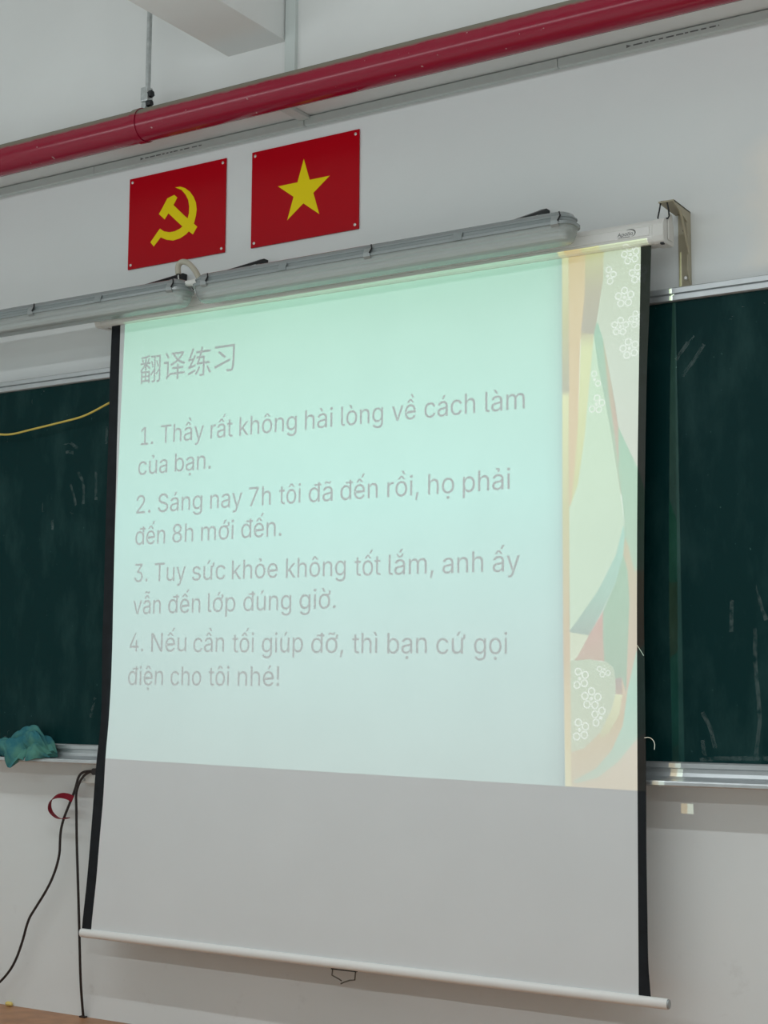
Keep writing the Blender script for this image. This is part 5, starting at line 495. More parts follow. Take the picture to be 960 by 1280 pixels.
'ờ': (414, '207,344 207,384 236,384 263,382 291,380 322,380 328,381 332,385 334,391 334,464 391,464 391,396 389,380 384,367 376,357 365,350 351,346 332,344 270,344 207,-8 174,-6 144,3 117,16 93,35 72,58 56,85 44,116 37,150 34,187 37,225 44,260 56,291 72,318 93,341 117,360 144,374 174,382 207,384 241,382 271,374 299,360 323,341 343,318 359,291 371,260 379,225 381,187 379,150 371,116 359,85 343,58 323,35 299,16 271,3 241,-6 207,46 231,49 252,55 270,66 285,80 298,98 307,117 314,140 318,163 319,187 318,212 314,236 307,258 298,278 285,296 270,310 252,321 231,328 207,330 184,328 163,321 145,310 130,296 118,278 108,258 102,236 98,212 96,187 98,163 102,140 108,117 118,98 130,80 145,66 163,55 184,49 183,429 117,529 186,529 234,429', '8,9,10 8,10,11 8,11,12 7,8,12 6,7,12 0,1,2 0,2,3 0,3,4 5,6,12 0,4,5 5,12,13 0,5,13 0,13,14 0,14,15 0,15,16 0,16,17 18,0,17 36,37,38 35,36,38 35,38,39 34,35,39 34,39,40 33,34,40 33,40,41 32,33,41 32,41,73 73,41,42 32,73,74 72,73,42 32,74,75 71,72,42 32,75,76 70,71,42 31,32,76 70,42,43 31,76,77 69,70,43 31,77,78 68,69,43 30,31,78 68,43,44 30,78,79 67,68,44 29,30,79 67,44,45 29,79,80 66,67,45 29,80,81 65,66,45 28,29,81 65,45,46 28,81,82 64,65,46 27,28,82 27,82,83 63,64,46 63,46,47 27,83,84 62,63,47 26,27,84 62,47,48 26,84,85 61,62,48 26,85,86 60,61,48 25,26,86 60,48,49 25,86,87 59,60,49 24,25,87 59,49,50 24,87,88 58,59,50 24,88,89 57,58,50 23,24,89 57,50,51 23,89,90 56,57,51 23,90,55 55,56,51 23,55,51 22,23,51 22,51,52 21,22,52 21,52,53 20,21,53 20,53,54 19,20,54 91,92,93 91,93,94'),
'ỡ': (414, '207,344 207,384 236,384 263,382 291,380 322,380 328,381 332,385 334,391 334,464 391,464 391,396 389,380 384,367 376,357 365,350 351,346 332,344 270,344 207,-8 174,-6 144,3 117,16 93,35 72,58 56,85 44,116 37,150 34,187 37,225 44,260 56,291 72,318 93,341 117,360 144,374 174,382 207,384 241,382 271,374 299,360 323,341 343,318 359,291 371,260 379,225 381,187 379,150 371,116 359,85 343,58 323,35 299,16 271,3 241,-6 207,46 231,49 252,55 270,66 285,80 298,98 307,117 314,140 318,163 319,187 318,212 314,236 307,258 298,278 285,296 270,310 252,321 231,328 207,330 184,328 163,321 145,310 130,296 118,278 108,258 102,236 98,212 96,187 98,163 102,140 108,117 118,98 130,80 145,66 163,55 184,49 252,446 244,447 235,448 227,450 220,454 212,457 204,460 184,470 179,473 174,474 169,475 164,474 160,471 156,466 154,460 152,454 151,448 108,448 110,467 115,484 123,498 133,509 147,516 164,518 172,518 180,516 188,514 195,511 202,508 209,504 228,494 234,492 240,490 246,490 251,490 255,492 258,496 261,501 263,508 265,517 307,517 304,497 299,480 291,466 281,455 268,448', '8,9,10 8,10,11 8,11,12 7,8,12 6,7,12 0,1,2 0,2,3 0,3,4 5,6,12 0,4,5 5,12,13 0,5,13 0,13,14 0,14,15 0,15,16 0,16,17 18,0,17 36,37,38 35,36,38 35,38,39 34,35,39 34,39,40 33,34,40 33,40,41 32,33,41 32,41,73 73,41,42 32,73,74 72,73,42 32,74,75 71,72,42 32,75,76 70,71,42 31,32,76 70,42,43 31,76,77 69,70,43 31,77,78 68,69,43 30,31,78 68,43,44 30,78,79 67,68,44 29,30,79 67,44,45 29,79,80 66,67,45 29,80,81 65,66,45 28,29,81 65,45,46 28,81,82 64,65,46 27,28,82 27,82,83 63,64,46 63,46,47 27,83,84 62,63,47 26,27,84 62,47,48 26,84,85 61,62,48 26,85,86 60,61,48 25,26,86 60,48,49 25,86,87 59,60,49 24,25,87 59,49,50 24,87,88 58,59,50 24,88,89 57,58,50 23,24,89 57,50,51 23,89,90 56,57,51 23,90,55 55,56,51 23,55,51 22,23,51 22,51,52 21,22,52 21,52,53 20,21,53 20,53,54 19,20,54 113,114,115 113,115,116 129,130,131 129,131,132 113,116,117 112,113,117 112,117,118 112,118,119 111,112,119 128,129,132 111,119,120 111,120,121 127,128,132 110,111,121 127,132,133 126,127,133 110,121,122 125,126,133 110,122,123 124,125,133 110,123,124 110,124,133 109,110,101 101,110,133 101,133,134 109,101,102 100,101,134 99,100,134 109,102,103 98,99,134 109,103,104 97,98,134 108,109,104 108,104,105 97,134,135 96,97,135 108,105,106 95,96,135 95,135,136 108,106,107 94,95,136 93,94,136 93,136,91 92,93,91'),
'ủ': (410, '182,-5 158,-3 135,2 115,11 97,23 82,39 69,59 60,82 54,109 53,139 53,379 114,379 114,144 116,117 124,94 137,75 154,61 175,53 200,50 218,52 234,55 249,62 262,71 274,83 283,97 290,113 295,132 296,153 296,379 357,379 357,0 298,0 298,92 307,92 294,60 277,35 257,17 234,5 209,-3 225,429 179,429 203,476 205,480 206,483 205,486 203,488 200,489 196,489 148,489 148,529 196,529 209,529 220,527 230,524 238,520 245,514 250,508 253,502 254,494 254,486 252,477 249,468 243,458', '9,10,11 9,11,12 27,28,29 27,29,30 26,27,30 9,12,13 8,9,13 25,26,33 33,26,30 8,13,14 24,25,33 7,8,14 23,24,32 32,24,33 7,14,15 23,32,34 34,32,31 34,33,30 22,23,34 6,7,15 6,15,16 21,22,34 20,21,34 6,16,17 20,34,35 31,34,30 5,6,17 19,20,35 5,17,18 18,19,35 5,18,35 4,5,35 4,35,36 3,4,36 3,36,37 2,3,37 2,37,38 1,2,38 1,38,0 48,49,50 48,50,51 48,51,52 48,52,53 48,53,54 48,54,55 48,55,56 48,56,57 48,57,58 48,58,47 47,58,59 46,47,59 45,46,59 44,45,59 43,44,59 43,59,60 42,43,60 41,42,60 41,60,61 40,41,61 40,61,62 40,62,39'),
'ứ': (432, '322,338 322,379 351,379 357,381 361,384 363,391 363,464 417,464 417,396 416,379 411,364 403,353 392,345 377,340 359,338 182,-5 158,-3 135,2 115,11 97,23 82,39 69,59 60,82 54,109 53,139 53,379 114,379 114,144 116,117 124,94 137,75 154,61 175,53 200,50 218,52 234,55 249,62 262,71 274,83 283,97 290,113 295,132 296,153 296,379 357,379 357,0 298,0 298,92 307,92 294,60 277,35 257,17 234,5 209,-3 178,429 226,529 294,529 228,429', '5,6,7 5,7,8 5,8,9 4,5,9 3,4,9 2,3,9 0,1,2 0,2,9 0,9,10 0,10,11 0,11,12 0,12,13 0,13,14 24,25,26 24,26,27 42,43,44 42,44,45 41,42,45 24,27,28 23,24,28 40,41,48 48,41,45 23,28,29 39,40,48 22,23,29 38,39,47 47,39,48 22,29,30 38,47,49 49,47,46 49,48,45 37,38,49 21,22,30 21,30,31 36,37,49 35,36,49 21,31,32 35,49,50 46,49,45 20,21,32 34,35,50 20,32,33 33,34,50 20,33,50 19,20,50 19,50,51 18,19,51 18,51,52 17,18,52 17,52,53 16,17,53 16,53,15 54,55,56 54,56,57'),
'翻': (350, '179,215 188,191 196,166 202,145 220,152 214,172 206,197 196,221 257,216 266,193 274,168 280,147 299,153 293,173 284,197 274,221 141,258 135,243 128,226 121,210 110,210 110,264 131,267 150,270 168,274 153,292 115,284 68,279 19,275 22,269 24,263 26,257 45,258 66,259 87,261 87,210 17,210 17,189 78,189 59,166 36,145 13,128 17,121 21,113 24,105 29,109 29,-28 50,-28 50,-8 143,-8 143,-24 165,-24 165,112 33,112 52,129 70,149 87,170 87,118 110,118 110,170 129,155 148,138 161,125 174,146 158,158 135,175 113,189 169,189 169,210 142,210 148,223 155,237 161,251 89,44 89,13 50,13 50,44 108,44 143,44 143,13 108,13 89,63 50,63 50,91 89,91 108,63 108,91 143,91 143,63 35,249 40,235 45,222 49,210 68,216 64,227 59,240 53,253 173,70 185,52 198,66 212,81 226,97 226,2 226,-1 224,-3 221,-4 215,-4 204,-4 191,-4 194,-11 197,-19 198,-26 215,-26 228,-25 238,-22 244,-17 247,-9 248,2 248,278 179,278 179,255 226,255 226,128 206,105 188,86 253,74 265,55 278,68 291,83 304,97 304,3 303,-1 301,-3 298,-4 291,-4 280,-4 267,-3 270,-11 273,-19 275,-27 292,-27 305,-25 315,-22 322,-17 325,-9 326,2 326,277 257,277 257,255 304,255 304,127 285,107 268,88', '6,7,0 6,0,1 5,6,1 5,1,2 4,5,2 4,2,3 14,15,8 14,8,9 13,14,9 13,9,10 12,13,10 12,10,11 24,25,26 24,26,27 24,27,28 24,28,29 23,24,29 22,23,29 22,29,30 21,22,30 20,21,34 34,21,30 34,30,31 20,34,35 33,34,31 32,33,31 72,16,17 71,72,17 71,17,18 70,71,18 70,18,19 69,70,19 67,68,69 67,69,19 67,19,20 67,20,35 67,35,36 67,36,37 66,67,37 65,66,38 38,66,37 65,38,56 56,38,39 64,65,59 59,65,56 64,59,60 58,59,56 58,56,57 55,56,39 55,39,40 63,64,60 63,60,61 54,55,40 62,63,61 54,40,41 53,54,41 53,41,42 53,42,43 53,43,44 51,52,87 87,52,53 87,53,45 45,53,44 87,45,86 86,45,84 84,45,83 83,45,46 51,87,88 85,86,84 85,84,81 82,83,46 51,88,78 78,88,85 78,85,81 78,81,82 78,82,77 77,82,73 73,82,76 76,82,46 51,78,79 80,77,73 80,73,74 75,76,46 51,79,49 49,79,80 49,80,74 49,74,75 49,75,48 48,75,46 51,49,50 47,48,46 95,96,89 95,89,90 94,95,90 94,90,91 93,94,91 93,91,92 117,118,121 121,118,119 121,119,120 117,121,122 117,122,101 101,122,123 101,123,124 117,101,102 100,101,124 100,124,97 99,100,97 99,97,98 116,117,102 116,102,103 116,103,104 116,104,105 116,105,106 107,108,109 116,106,107 116,107,109 115,116,109 115,109,110 114,115,110 114,110,111 113,114,111 112,113,111 145,146,149 149,146,147 149,147,148 145,149,150 145,150,129 129,150,151 129,151,152 145,129,130 128,129,152 128,152,125 127,128,125 127,125,126 145,130,131 144,145,131 144,131,132 144,132,133 135,136,137 144,133,134 144,134,135 144,135,137 143,144,137 143,137,138 142,143,138 142,138,139 141,142,139 140,141,139'),
'译': (350, '35,273 51,253 65,231 76,212 97,228 86,246 71,266 55,286 214,144 214,113 144,113 144,90 214,90 214,52 125,52 125,43 119,56 91,35 91,184 16,184 16,159 66,159 66,34 62,19 56,7 48,0 54,-6 59,-13 63,-20 70,-12 88,3 125,32 125,29 214,29 214,-29 240,-29 240,29 333,29 333,52 240,52 240,90 310,90 310,113 240,113 240,144 130,276 130,252 155,252 170,229 188,208 208,189 177,173 145,160 112,151 117,144 122,136 126,128 161,140 196,155 229,173 258,156 290,142 324,132 329,140 334,148 340,154 308,162 278,174 250,188 277,211 301,237 319,267 302,277 297,276 281,252 266,234 248,217 229,202 210,217 194,234 181,252', '6,7,0 6,0,1 5,6,1 5,1,2 4,5,2 4,2,3 17,18,21 21,18,19 21,19,20 17,21,22 43,44,8 43,8,9 41,42,43 41,43,9 41,9,10 41,10,11 40,41,11 39,40,12 12,40,11 39,12,13 15,16,17 37,38,39 37,39,13 37,13,14 37,14,15 37,15,17 37,17,22 37,22,31 31,22,23 37,31,32 30,31,23 36,37,32 35,36,33 33,36,32 35,33,34 30,23,24 30,24,25 29,30,25 29,25,26 29,26,27 28,29,27 71,72,73 71,73,45 71,45,46 70,71,74 74,71,46 70,74,75 80,74,46 79,80,47 47,80,46 79,47,48 69,70,75 69,75,76 78,79,48 78,48,49 69,76,77 77,78,49 68,69,77 77,49,50 68,77,50 68,50,51 67,68,51 66,67,59 59,67,51 66,59,60 58,59,51 58,51,52 65,66,60 58,52,53 65,60,61 57,58,53 64,65,61 57,53,54 63,64,61 57,54,55 63,61,62 56,57,55'),
'练': (350, '16,20 22,-6 53,7 87,21 122,36 118,56 80,42 45,30 272,73 288,45 303,17 315,-7 337,4 325,28 309,55 293,82 164,83 151,56 134,28 114,4 120,0 127,-5 132,-10 154,15 173,45 189,75 22,148 29,150 44,153 71,157 59,137 48,121 41,110 32,99 24,91 17,88 20,80 23,71 25,64 35,68 63,75 122,89 122,95 122,103 122,111 59,99 83,132 105,168 125,206 103,218 97,205 91,192 84,180 47,176 66,210 83,247 97,284 72,295 59,253 43,216 32,195 26,184 20,176 14,173 17,164 20,155 132,195 132,171 162,171 155,154 148,138 142,128 135,122 138,115 142,106 144,99 149,102 160,103 175,104 221,104 221,3 221,-1 218,-3 215,-4 206,-4 192,-4 175,-3 178,-11 181,-20 183,-27 205,-27 221,-26 234,-23 241,-18 245,-10 246,3 246,104 319,104 319,128 246,128 246,195 195,195 206,229 326,229 326,254 213,254 217,266 220,279 223,291 197,296 194,282 191,268 187,254 126,254 126,229 181,229 170,195 169,128 175,142 181,156 187,171 221,171 221,128', '4,5,6 4,6,7 3,4,7 3,7,0 2,3,0 2,0,1 14,15,8 14,8,9 13,14,9 13,9,10 12,13,10 12,10,11 25,16,17 24,25,17 24,17,18 23,24,18 23,18,19 22,23,21 21,23,20 20,23,19 56,57,58 55,56,58 55,58,59 54,55,59 48,49,50 54,59,60 53,54,60 47,48,50 47,50,51 53,60,61 47,51,52 53,61,62 47,52,53 47,53,62 47,62,63 47,63,64 46,47,29 29,47,64 29,64,65 46,29,30 28,29,65 28,65,27 27,65,26 46,30,31 45,46,31 45,31,32 43,44,45 45,32,33 42,43,45 45,33,34 42,45,34 41,42,34 41,34,35 40,41,35 40,35,36 40,36,37 39,40,37 39,37,38 108,109,110 107,108,110 107,110,111 106,107,111 106,111,112 105,106,112 103,104,105 103,105,112 103,112,113 103,113,114 102,103,114 101,102,115 115,102,114 101,115,116 99,100,121 121,100,101 121,101,116 121,116,66 121,66,67 99,121,122 120,121,67 119,120,68 68,120,67 119,68,69 118,119,69 118,69,70 117,118,70 117,70,71 97,98,99 97,99,122 97,122,117 97,117,71 97,71,72 97,72,73 97,73,74 97,74,96 96,74,79 79,74,78 78,74,77 77,74,76 76,74,75 95,96,79 95,79,80 94,95,80 94,80,81 94,81,82 94,82,83 85,86,87 94,83,84 94,84,85 94,85,87 93,94,87 93,87,88 92,93,88 92,88,89 91,92,89 90,91,89'),
'习': (350, '81,197 114,173 148,147 174,124 192,144 166,166 132,191 99,214 36,47 46,21 107,42 178,66 251,92 246,117 169,90 96,66 42,269 42,244 284,244 282,112 277,36 268,5 264,2 260,0 254,0 241,0 221,0 198,1 202,-7 205,-16 207,-24 227,-25 247,-25 263,-24 275,-22 284,-17 293,-8 303,27 308,108 311,254 311,269', '6,7,0 6,0,1 5,6,1 5,1,2 4,5,2 4,2,3 12,13,14 11,12,14 11,14,15 10,11,15 10,15,8 10,8,9 39,40,16 39,16,17 38,39,18 18,39,17 38,18,19 38,19,20 37,38,20 37,20,21 36,37,21 36,21,22 36,22,23 26,27,28 25,26,28 36,23,24 24,25,28 36,24,28 36,28,29 35,36,29 35,29,30 34,35,30 33,34,30 33,30,31 32,33,31'),
}

def glyphs(text):
    vs, fs, pen = [], [], 0.0
    for ch in text:
        adv, pv, pf = GLYPHS[ch]
        o = len(vs)
        for p in pv.split():
            x, y = p.split(',')
            vs.append((pen + int(x) / 1000, int(y) / 1000))
        fs += [tuple(int(i) + o for i in f.split(',')) for f in pf.split()]
        pen += adv / 1000
    return vs, fs

CAP = max(y for x, y in glyphs('H')[0])

# ------------------------------------------------------------------ measured positions, in metres
FILMS = {
  'gold_strip': [(-1.7827, 2.2713), (-1.7614, 2.2681), (-1.7643, 1.5672), (-1.7632, 1.2125), (-1.7596, 0.8529), (-1.7781, 0.8522), (-1.7825, 1.2127), (-1.7839, 1.5684)],
  'orange_band': [(-1.7627, 2.2683), (-1.7098, 2.2666), (-1.717, 2.1442), (-1.7309, 2.0049), (-1.7371, 1.8111), (-1.7488, 1.6675), (-1.7603, 1.5844), (-1.7655, 1.5847)],
  'tan_band': [(-1.7098, 2.2666), (-1.6544, 2.262), (-1.6634, 2.1799), (-1.6836, 2.0664), (-1.6903, 2.0368), (-1.7274, 2.0474), (-1.717, 2.1442)],
  'lemon_band': [(-1.7274, 2.0474), (-1.6903, 2.0368), (-1.7019, 1.9287), (-1.7191, 1.7613), (-1.7392, 1.6369), (-1.7603, 1.5844), (-1.7488, 1.6675), (-1.7371, 1.8111)],
  'flower_field': [(-1.6544, 2.262), (-1.5238, 2.2629), (-1.5315, 1.5591), (-1.5705, 1.6725), (-1.6229, 1.783), (-1.6472, 1.9229), (-1.6645, 2.0215), (-1.6784, 2.0658), (-1.6836, 2.0664), (-1.6634, 2.1799)],
  'pale_field': [(-1.6903, 2.0368), (-1.6792, 1.9505), (-1.6636, 1.8765), (-1.6421, 1.7608), (-1.618, 1.6052), (-1.6063, 1.5167), (-1.6112, 1.5233), (-1.6319, 1.4484), (-1.6831, 1.3569), (-1.741, 1.2824), (-1.7656, 1.2535), (-1.7643, 1.5672), (-1.7642, 1.5846), (-1.7603, 1.5844), (-1.7392, 1.6369), (-1.7191, 1.7613), (-1.7019, 1.9287)],
  'ribbon_green': [(-1.6836, 2.0664), (-1.6784, 2.0658), (-1.6645, 2.0215), (-1.6597, 1.9725), (-1.6477, 1.8629), (-1.6307, 1.7539), (-1.6225, 1.6763), (-1.6149, 1.605), (-1.618, 1.6052), (-1.6421, 1.7608), (-1.6636, 1.8765), (-1.6792, 1.9505), (-1.6903, 2.0368)],
  'ribbon_tan': [(-1.6645, 2.0215), (-1.6533, 1.9658), (-1.63, 1.8373), (-1.6229, 1.783), (-1.6225, 1.6763), (-1.6307, 1.7539), (-1.6477, 1.8629), (-1.6597, 1.9725)],
  'ribbon_leaf': [(-1.6229, 1.783), (-1.5705, 1.6725), (-1.5315, 1.5591), (-1.5321, 1.507), (-1.5333, 1.4039), (-1.5824, 1.4058), (-1.5973, 1.4702), (-1.6077, 1.494), (-1.6112, 1.5233), (-1.6063, 1.5167), (-1.6149, 1.605), (-1.6225, 1.6763)],
  'teal_band': [(-1.6112, 1.5233), (-1.6065, 1.4939), (-1.6132, 1.4418), (-1.6325, 1.3786), (-1.6708, 1.3041), (-1.7092, 1.2421), (-1.7636, 1.2505), (-1.7656, 1.2535), (-1.741, 1.2824), (-1.6831, 1.3569), (-1.6319, 1.4484)],
  'pink_column': [(-1.6077, 1.494), (-1.5973, 1.4702), (-1.5824, 1.4058), (-1.5333, 1.4039), (-1.5352, 1.2326), (-1.5783, 1.199), (-1.6025, 1.1023), (-1.6069, 1.0966), (-1.6016, 1.2107), (-1.5956, 1.3254), (-1.5998, 1.4064), (-1.6119, 1.4475)],
  'deep_green': [(-1.6119, 1.4475), (-1.5998, 1.4064), (-1.5956, 1.3254), (-1.6016, 1.2107), (-1.6069, 1.0966), (-1.6189, 1.1336), (-1.6357, 1.1307), (-1.6417, 1.1594), (-1.6591, 1.1721), (-1.6666, 1.1745), (-1.67, 1.2346), (-1.6695, 1.3041), (-1.6325, 1.3786)],
  'rose_streak': [(-1.6695, 1.3041), (-1.67, 1.2346), (-1.6666, 1.1745), (-1.7096, 1.18), (-1.7511, 1.1773), (-1.7414, 1.1889), (-1.7092, 1.2421)],
  'leaf_top': [(-1.7636, 1.2505), (-1.7092, 1.2421), (-1.7414, 1.1889), (-1.7511, 1.1773), (-1.7627, 1.1774)],
  'leaf_big': [(-1.7627, 1.1774), (-1.7096, 1.18), (-1.6591, 1.1721), (-1.6417, 1.1594), (-1.6357, 1.1307), (-1.636, 1.0907), (-1.6476, 1.0507), (-1.6792, 0.9932), (-1.7235, 0.9523), (-1.7617, 0.9411)],
  'mauve_patch': [(-1.6357, 1.1307), (-1.6189, 1.1336), (-1.6175, 1.0897), (-1.636, 1.0907)],
  'cream_rim': [(-1.636, 1.0907), (-1.6175, 1.0897), (-1.6259, 1.0396), (-1.6542, 0.9937), (-1.6793, 0.9761), (-1.6792, 0.9932), (-1.6476, 1.0507)],
  'peach_band': [(-1.6175, 1.0897), (-1.6189, 1.1336), (-1.6069, 1.0966), (-1.6025, 1.1023), (-1.6169, 1.0113), (-1.6483, 0.9484), (-1.6923, 0.9018), (-1.7608, 0.8654), (-1.7617, 0.9411), (-1.7235, 0.9523), (-1.6792, 0.9932), (-1.6793, 0.9761), (-1.6542, 0.9937), (-1.6259, 1.0396)],
  'teal_foot': [(-1.5783, 1.199), (-1.5352, 1.2326), (-1.5377, 1.0069), (-1.5792, 0.9781), (-1.63, 0.9206), (-1.6862, 0.8793), (-1.743, 0.8632), (-1.7608, 0.8654), (-1.6923, 0.9018), (-1.6483, 0.9484), (-1.6169, 1.0113), (-1.6025, 1.1023)],
  'peach_foot': [(-1.5377, 1.0069), (-1.5396, 0.8341), (-1.5805, 0.8464), (-1.7596, 0.8512), (-1.7608, 0.8654), (-1.743, 0.8632), (-1.6862, 0.8793), (-1.63, 0.9206), (-1.5792, 0.9781)],
}
FLOWERS = [(-1.6497, 2.1902, 0.0278), (-1.584, 2.2386, 0.0291), (-1.5636, 2.1841, 0.0291), (-1.6022, 2.1259, 0.0304), (-1.5686, 2.063, 0.0253), (-1.6156, 2.0489, 0.0278), (-1.5895, 1.9875, 0.0304), (-1.6891, 1.9153, 0.0253), (-1.685, 1.8485, 0.0278), (-1.7366, 1.1308, 0.0304), (-1.7038, 1.0789, 0.0316), (-1.6777, 1.0304, 0.0304), (-1.7372, 0.9991, 0.0316), (-1.6668, 1.1538, 0.0228)]
CABLE1 = [(-3.4792, -0.045, 0.8357), (-3.5005, -0.045, 0.8366), (-3.5332, -0.045, 0.8331), (-3.5499, -0.045, 0.8172), (-3.5561, -0.045, 0.7966), (-3.5633, -0.045, 0.7747), (-3.5765, -0.045, 0.7475), (-3.5979, -0.045, 0.7043), (-3.6108, -0.045, 0.6772), (-3.6201, -0.045, 0.6449), (-3.6223, -0.045, 0.6129), (-3.622, -0.045, 0.5621), (-3.6457, -0.045, 0.4972), (-3.6789, -0.045, 0.4442), (-3.7262, -0.045, 0.3848), (-3.7534, -0.045, 0.3495), (-3.7753, -0.045, 0.2764), (-3.8082, -0.045, 0.2046), (-3.8532, -0.045, 0.1544), (-3.9065, -0.045, 0.1158), (-3.9794, -0.045, 0.0826)]
CABLE2 = [(-3.4746, -0.05, 0.8361), (-3.4815, -0.05, 0.8386), (-3.5111, -0.05, 0.8296), (-3.5312, -0.05, 0.813), (-3.5443, -0.05, 0.7922), (-3.5543, -0.05, 0.7646), (-3.5506, -0.05, 0.7234), (-3.5452, -0.05, 0.6174), (-3.5309, -0.05, 0.4426), (-3.52, -0.05, 0.2942), (-3.5195, -0.045, 0.2193), (-3.523, -0.035, 0.1558), (-3.5286, -0.02, 0.0961), (-3.5316, -0.012, 0.0673)]
RIBBON = [(-3.5621, -0.055, 0.746), (-3.5869, -0.055, 0.7552), (-3.622, -0.055, 0.7564), (-3.6534, -0.055, 0.745), (-3.6649, -0.055, 0.724), (-3.6586, -0.055, 0.7012), (-3.6296, -0.055, 0.6833), (-3.6049, -0.055, 0.6806), (-3.5807, -0.055, 0.6868)]
YELLOW = [(-4.17, -0.07, 2.0052), (-4.0496, -0.07, 1.9807), (-3.9326, -0.07, 1.9652), (-3.898, -0.07, 1.9609), (-3.8563, -0.07, 1.9615), (-3.8003, -0.07, 1.9677), (-3.7082, -0.07, 1.9761), (-3.6358, -0.07, 1.9833), (-3.5643, -0.07, 1.9903), (-3.5222, -0.07, 1.9999), (-3.477, -0.07, 2.0143), (-3.4391, -0.07, 2.0267), (-3.3573, -0.07, 2.0505)]
HOSE = [(-3.048, -0.2, 2.3722), (-3.0518, -0.2, 2.393), (-3.0458, -0.2, 2.4074), (-3.0268, -0.2, 2.411), (-3.0044, -0.2, 2.3989), (-2.9818, -0.2, 2.3754), (-2.9622, -0.2, 2.3425), (-2.9555, -0.2, 2.3241)]
HANDLE = [(-2.4934, -0.1345, 0.3317), (-2.4957, -0.1347, 0.3098), (-2.4714, -0.1348, 0.3014), (-2.4553, -0.1349, 0.2933), (-2.4368, -0.1348, 0.3015), (-2.4197, -0.1348, 0.3043), (-2.4174, -0.1345, 0.3281)]
STREAKS = {'L': [[(-3.6023, 1.8164), (-3.5834, 1.7882), (-3.575, 1.7555), (-3.5768, 1.7075)], [(-3.6368, 1.7784), (-3.621, 1.7424), (-3.6088, 1.7041)], [(-3.6712, 1.9135), (-3.6423, 1.9166), (-3.6091, 1.8977)], [(-3.6629, 1.8884), (-3.6265, 1.8829)], [(-3.7624, 1.7242), (-3.7599, 1.7077), (-3.761, 1.6914)], [(-3.7157, 1.6618), (-3.7107, 1.6292)], [(-3.48, 1.9594), (-3.4814, 1.9008)], [(-3.5239, 1.8108), (-3.5205, 1.7174)], [(-3.5189, 1.007), (-3.5097, 1.0379), (-3.5005, 1.0714)], [(-3.9132, 0.9352), (-3.8947, 0.9409), (-3.8844, 0.9597)], [(-3.9388, 1.9575), (-3.9381, 1.9435)], [(-3.8264, 2.0813), (-3.8258, 2.0673)], [(-3.6331, 1.6841), (-3.6184, 1.6752)], [(-3.7752, 2.1096), (-3.7674, 2.1033)]], 'R': [[(-1.2941, 1.3636), (-1.2885, 1.3373), (-1.281, 1.307), (-1.2694, 1.2768)], [(-1.2986, 1.2574), (-1.3006, 1.1676), (-1.2942, 1.0883), (-1.2915, 1.0291), (-1.3037, 0.9403)], [(-1.4411, 1.0472), (-1.4206, 1.0073), (-1.409, 0.9576)], [(-1.4964, 1.9628), (-1.4624, 2.006), (-1.4446, 2.0209)], [(-1.4794, 1.9183), (-1.4413, 1.9631), (-1.4188, 1.9966)], [(-1.342, 2.0613), (-1.3464, 2.0513)], [(-1.3138, 2.083), (-1.3117, 2.0806)], [(-1.2568, 2.0839), (-1.2527, 2.0813)], [(-1.3573, 1.3291), (-1.3611, 1.2484)], [(-1.3257, 1.7259), (-1.3237, 1.7237)], [(-1.4424, 0.9768), (-1.4368, 0.9369)], [(-1.4497, 0.9266), (-1.3969, 0.932), (-1.2733, 0.9352)]]}
LO = [(2.2733, -3.3932), (2.0963, -3.3958), (1.9726, -3.3924), (1.8161, -3.392), (1.6609, -3.392), (1.5068, -3.3903), (1.354, -3.3889), (1.2528, -3.3898), (1.127, -3.3848), (1.0395, -3.3829), (0.9772, -3.3848), (0.9274, -3.3913), (0.8776, -3.3964), (0.828, -3.4005), (0.7538, -3.4038), (0.6306, -3.4112), (0.5079, -3.4195), (0.3609, -3.4346)]
LI = [(2.2714, -3.3567), (2.0922, -3.3559), (1.8652, -3.3551), (1.7874, -3.3534), (1.6586, -3.3523), (1.5052, -3.3504), (1.353, -3.3488), (1.2522, -3.3468), (1.127, -3.3467), (1.0522, -3.3491), (0.9777, -3.3525), (0.9033, -3.3592), (0.8292, -3.3615), (0.7554, -3.3635), (0.6326, -3.3733), (0.5104, -3.3807), (0.3617, -3.3961)]
RI = [(2.2587, -1.5551), (2.0598, -1.5607), (1.8694, -1.5657), (1.7226, -1.5694), (1.5148, -1.573), (1.3095, -1.5756), (1.1067, -1.577), (0.7085, -1.579), (0.513, -1.5796), (0.3527, -1.5802)]
RO = [(2.2586, -1.5264), (2.1202, -1.5322), (2.0566, -1.5349), (1.9724, -1.5402), (1.8672, -1.544), (1.7209, -1.5482), (1.5138, -1.5534), (1.3091, -1.5566), (1.1068, -1.5555), (0.9468, -1.555), (0.8278, -1.5556), (0.7098, -1.5563), (0.5151, -1.5549), (0.4379, -1.5545), (0.3997, -1.5519), (0.3561, -1.5473)]
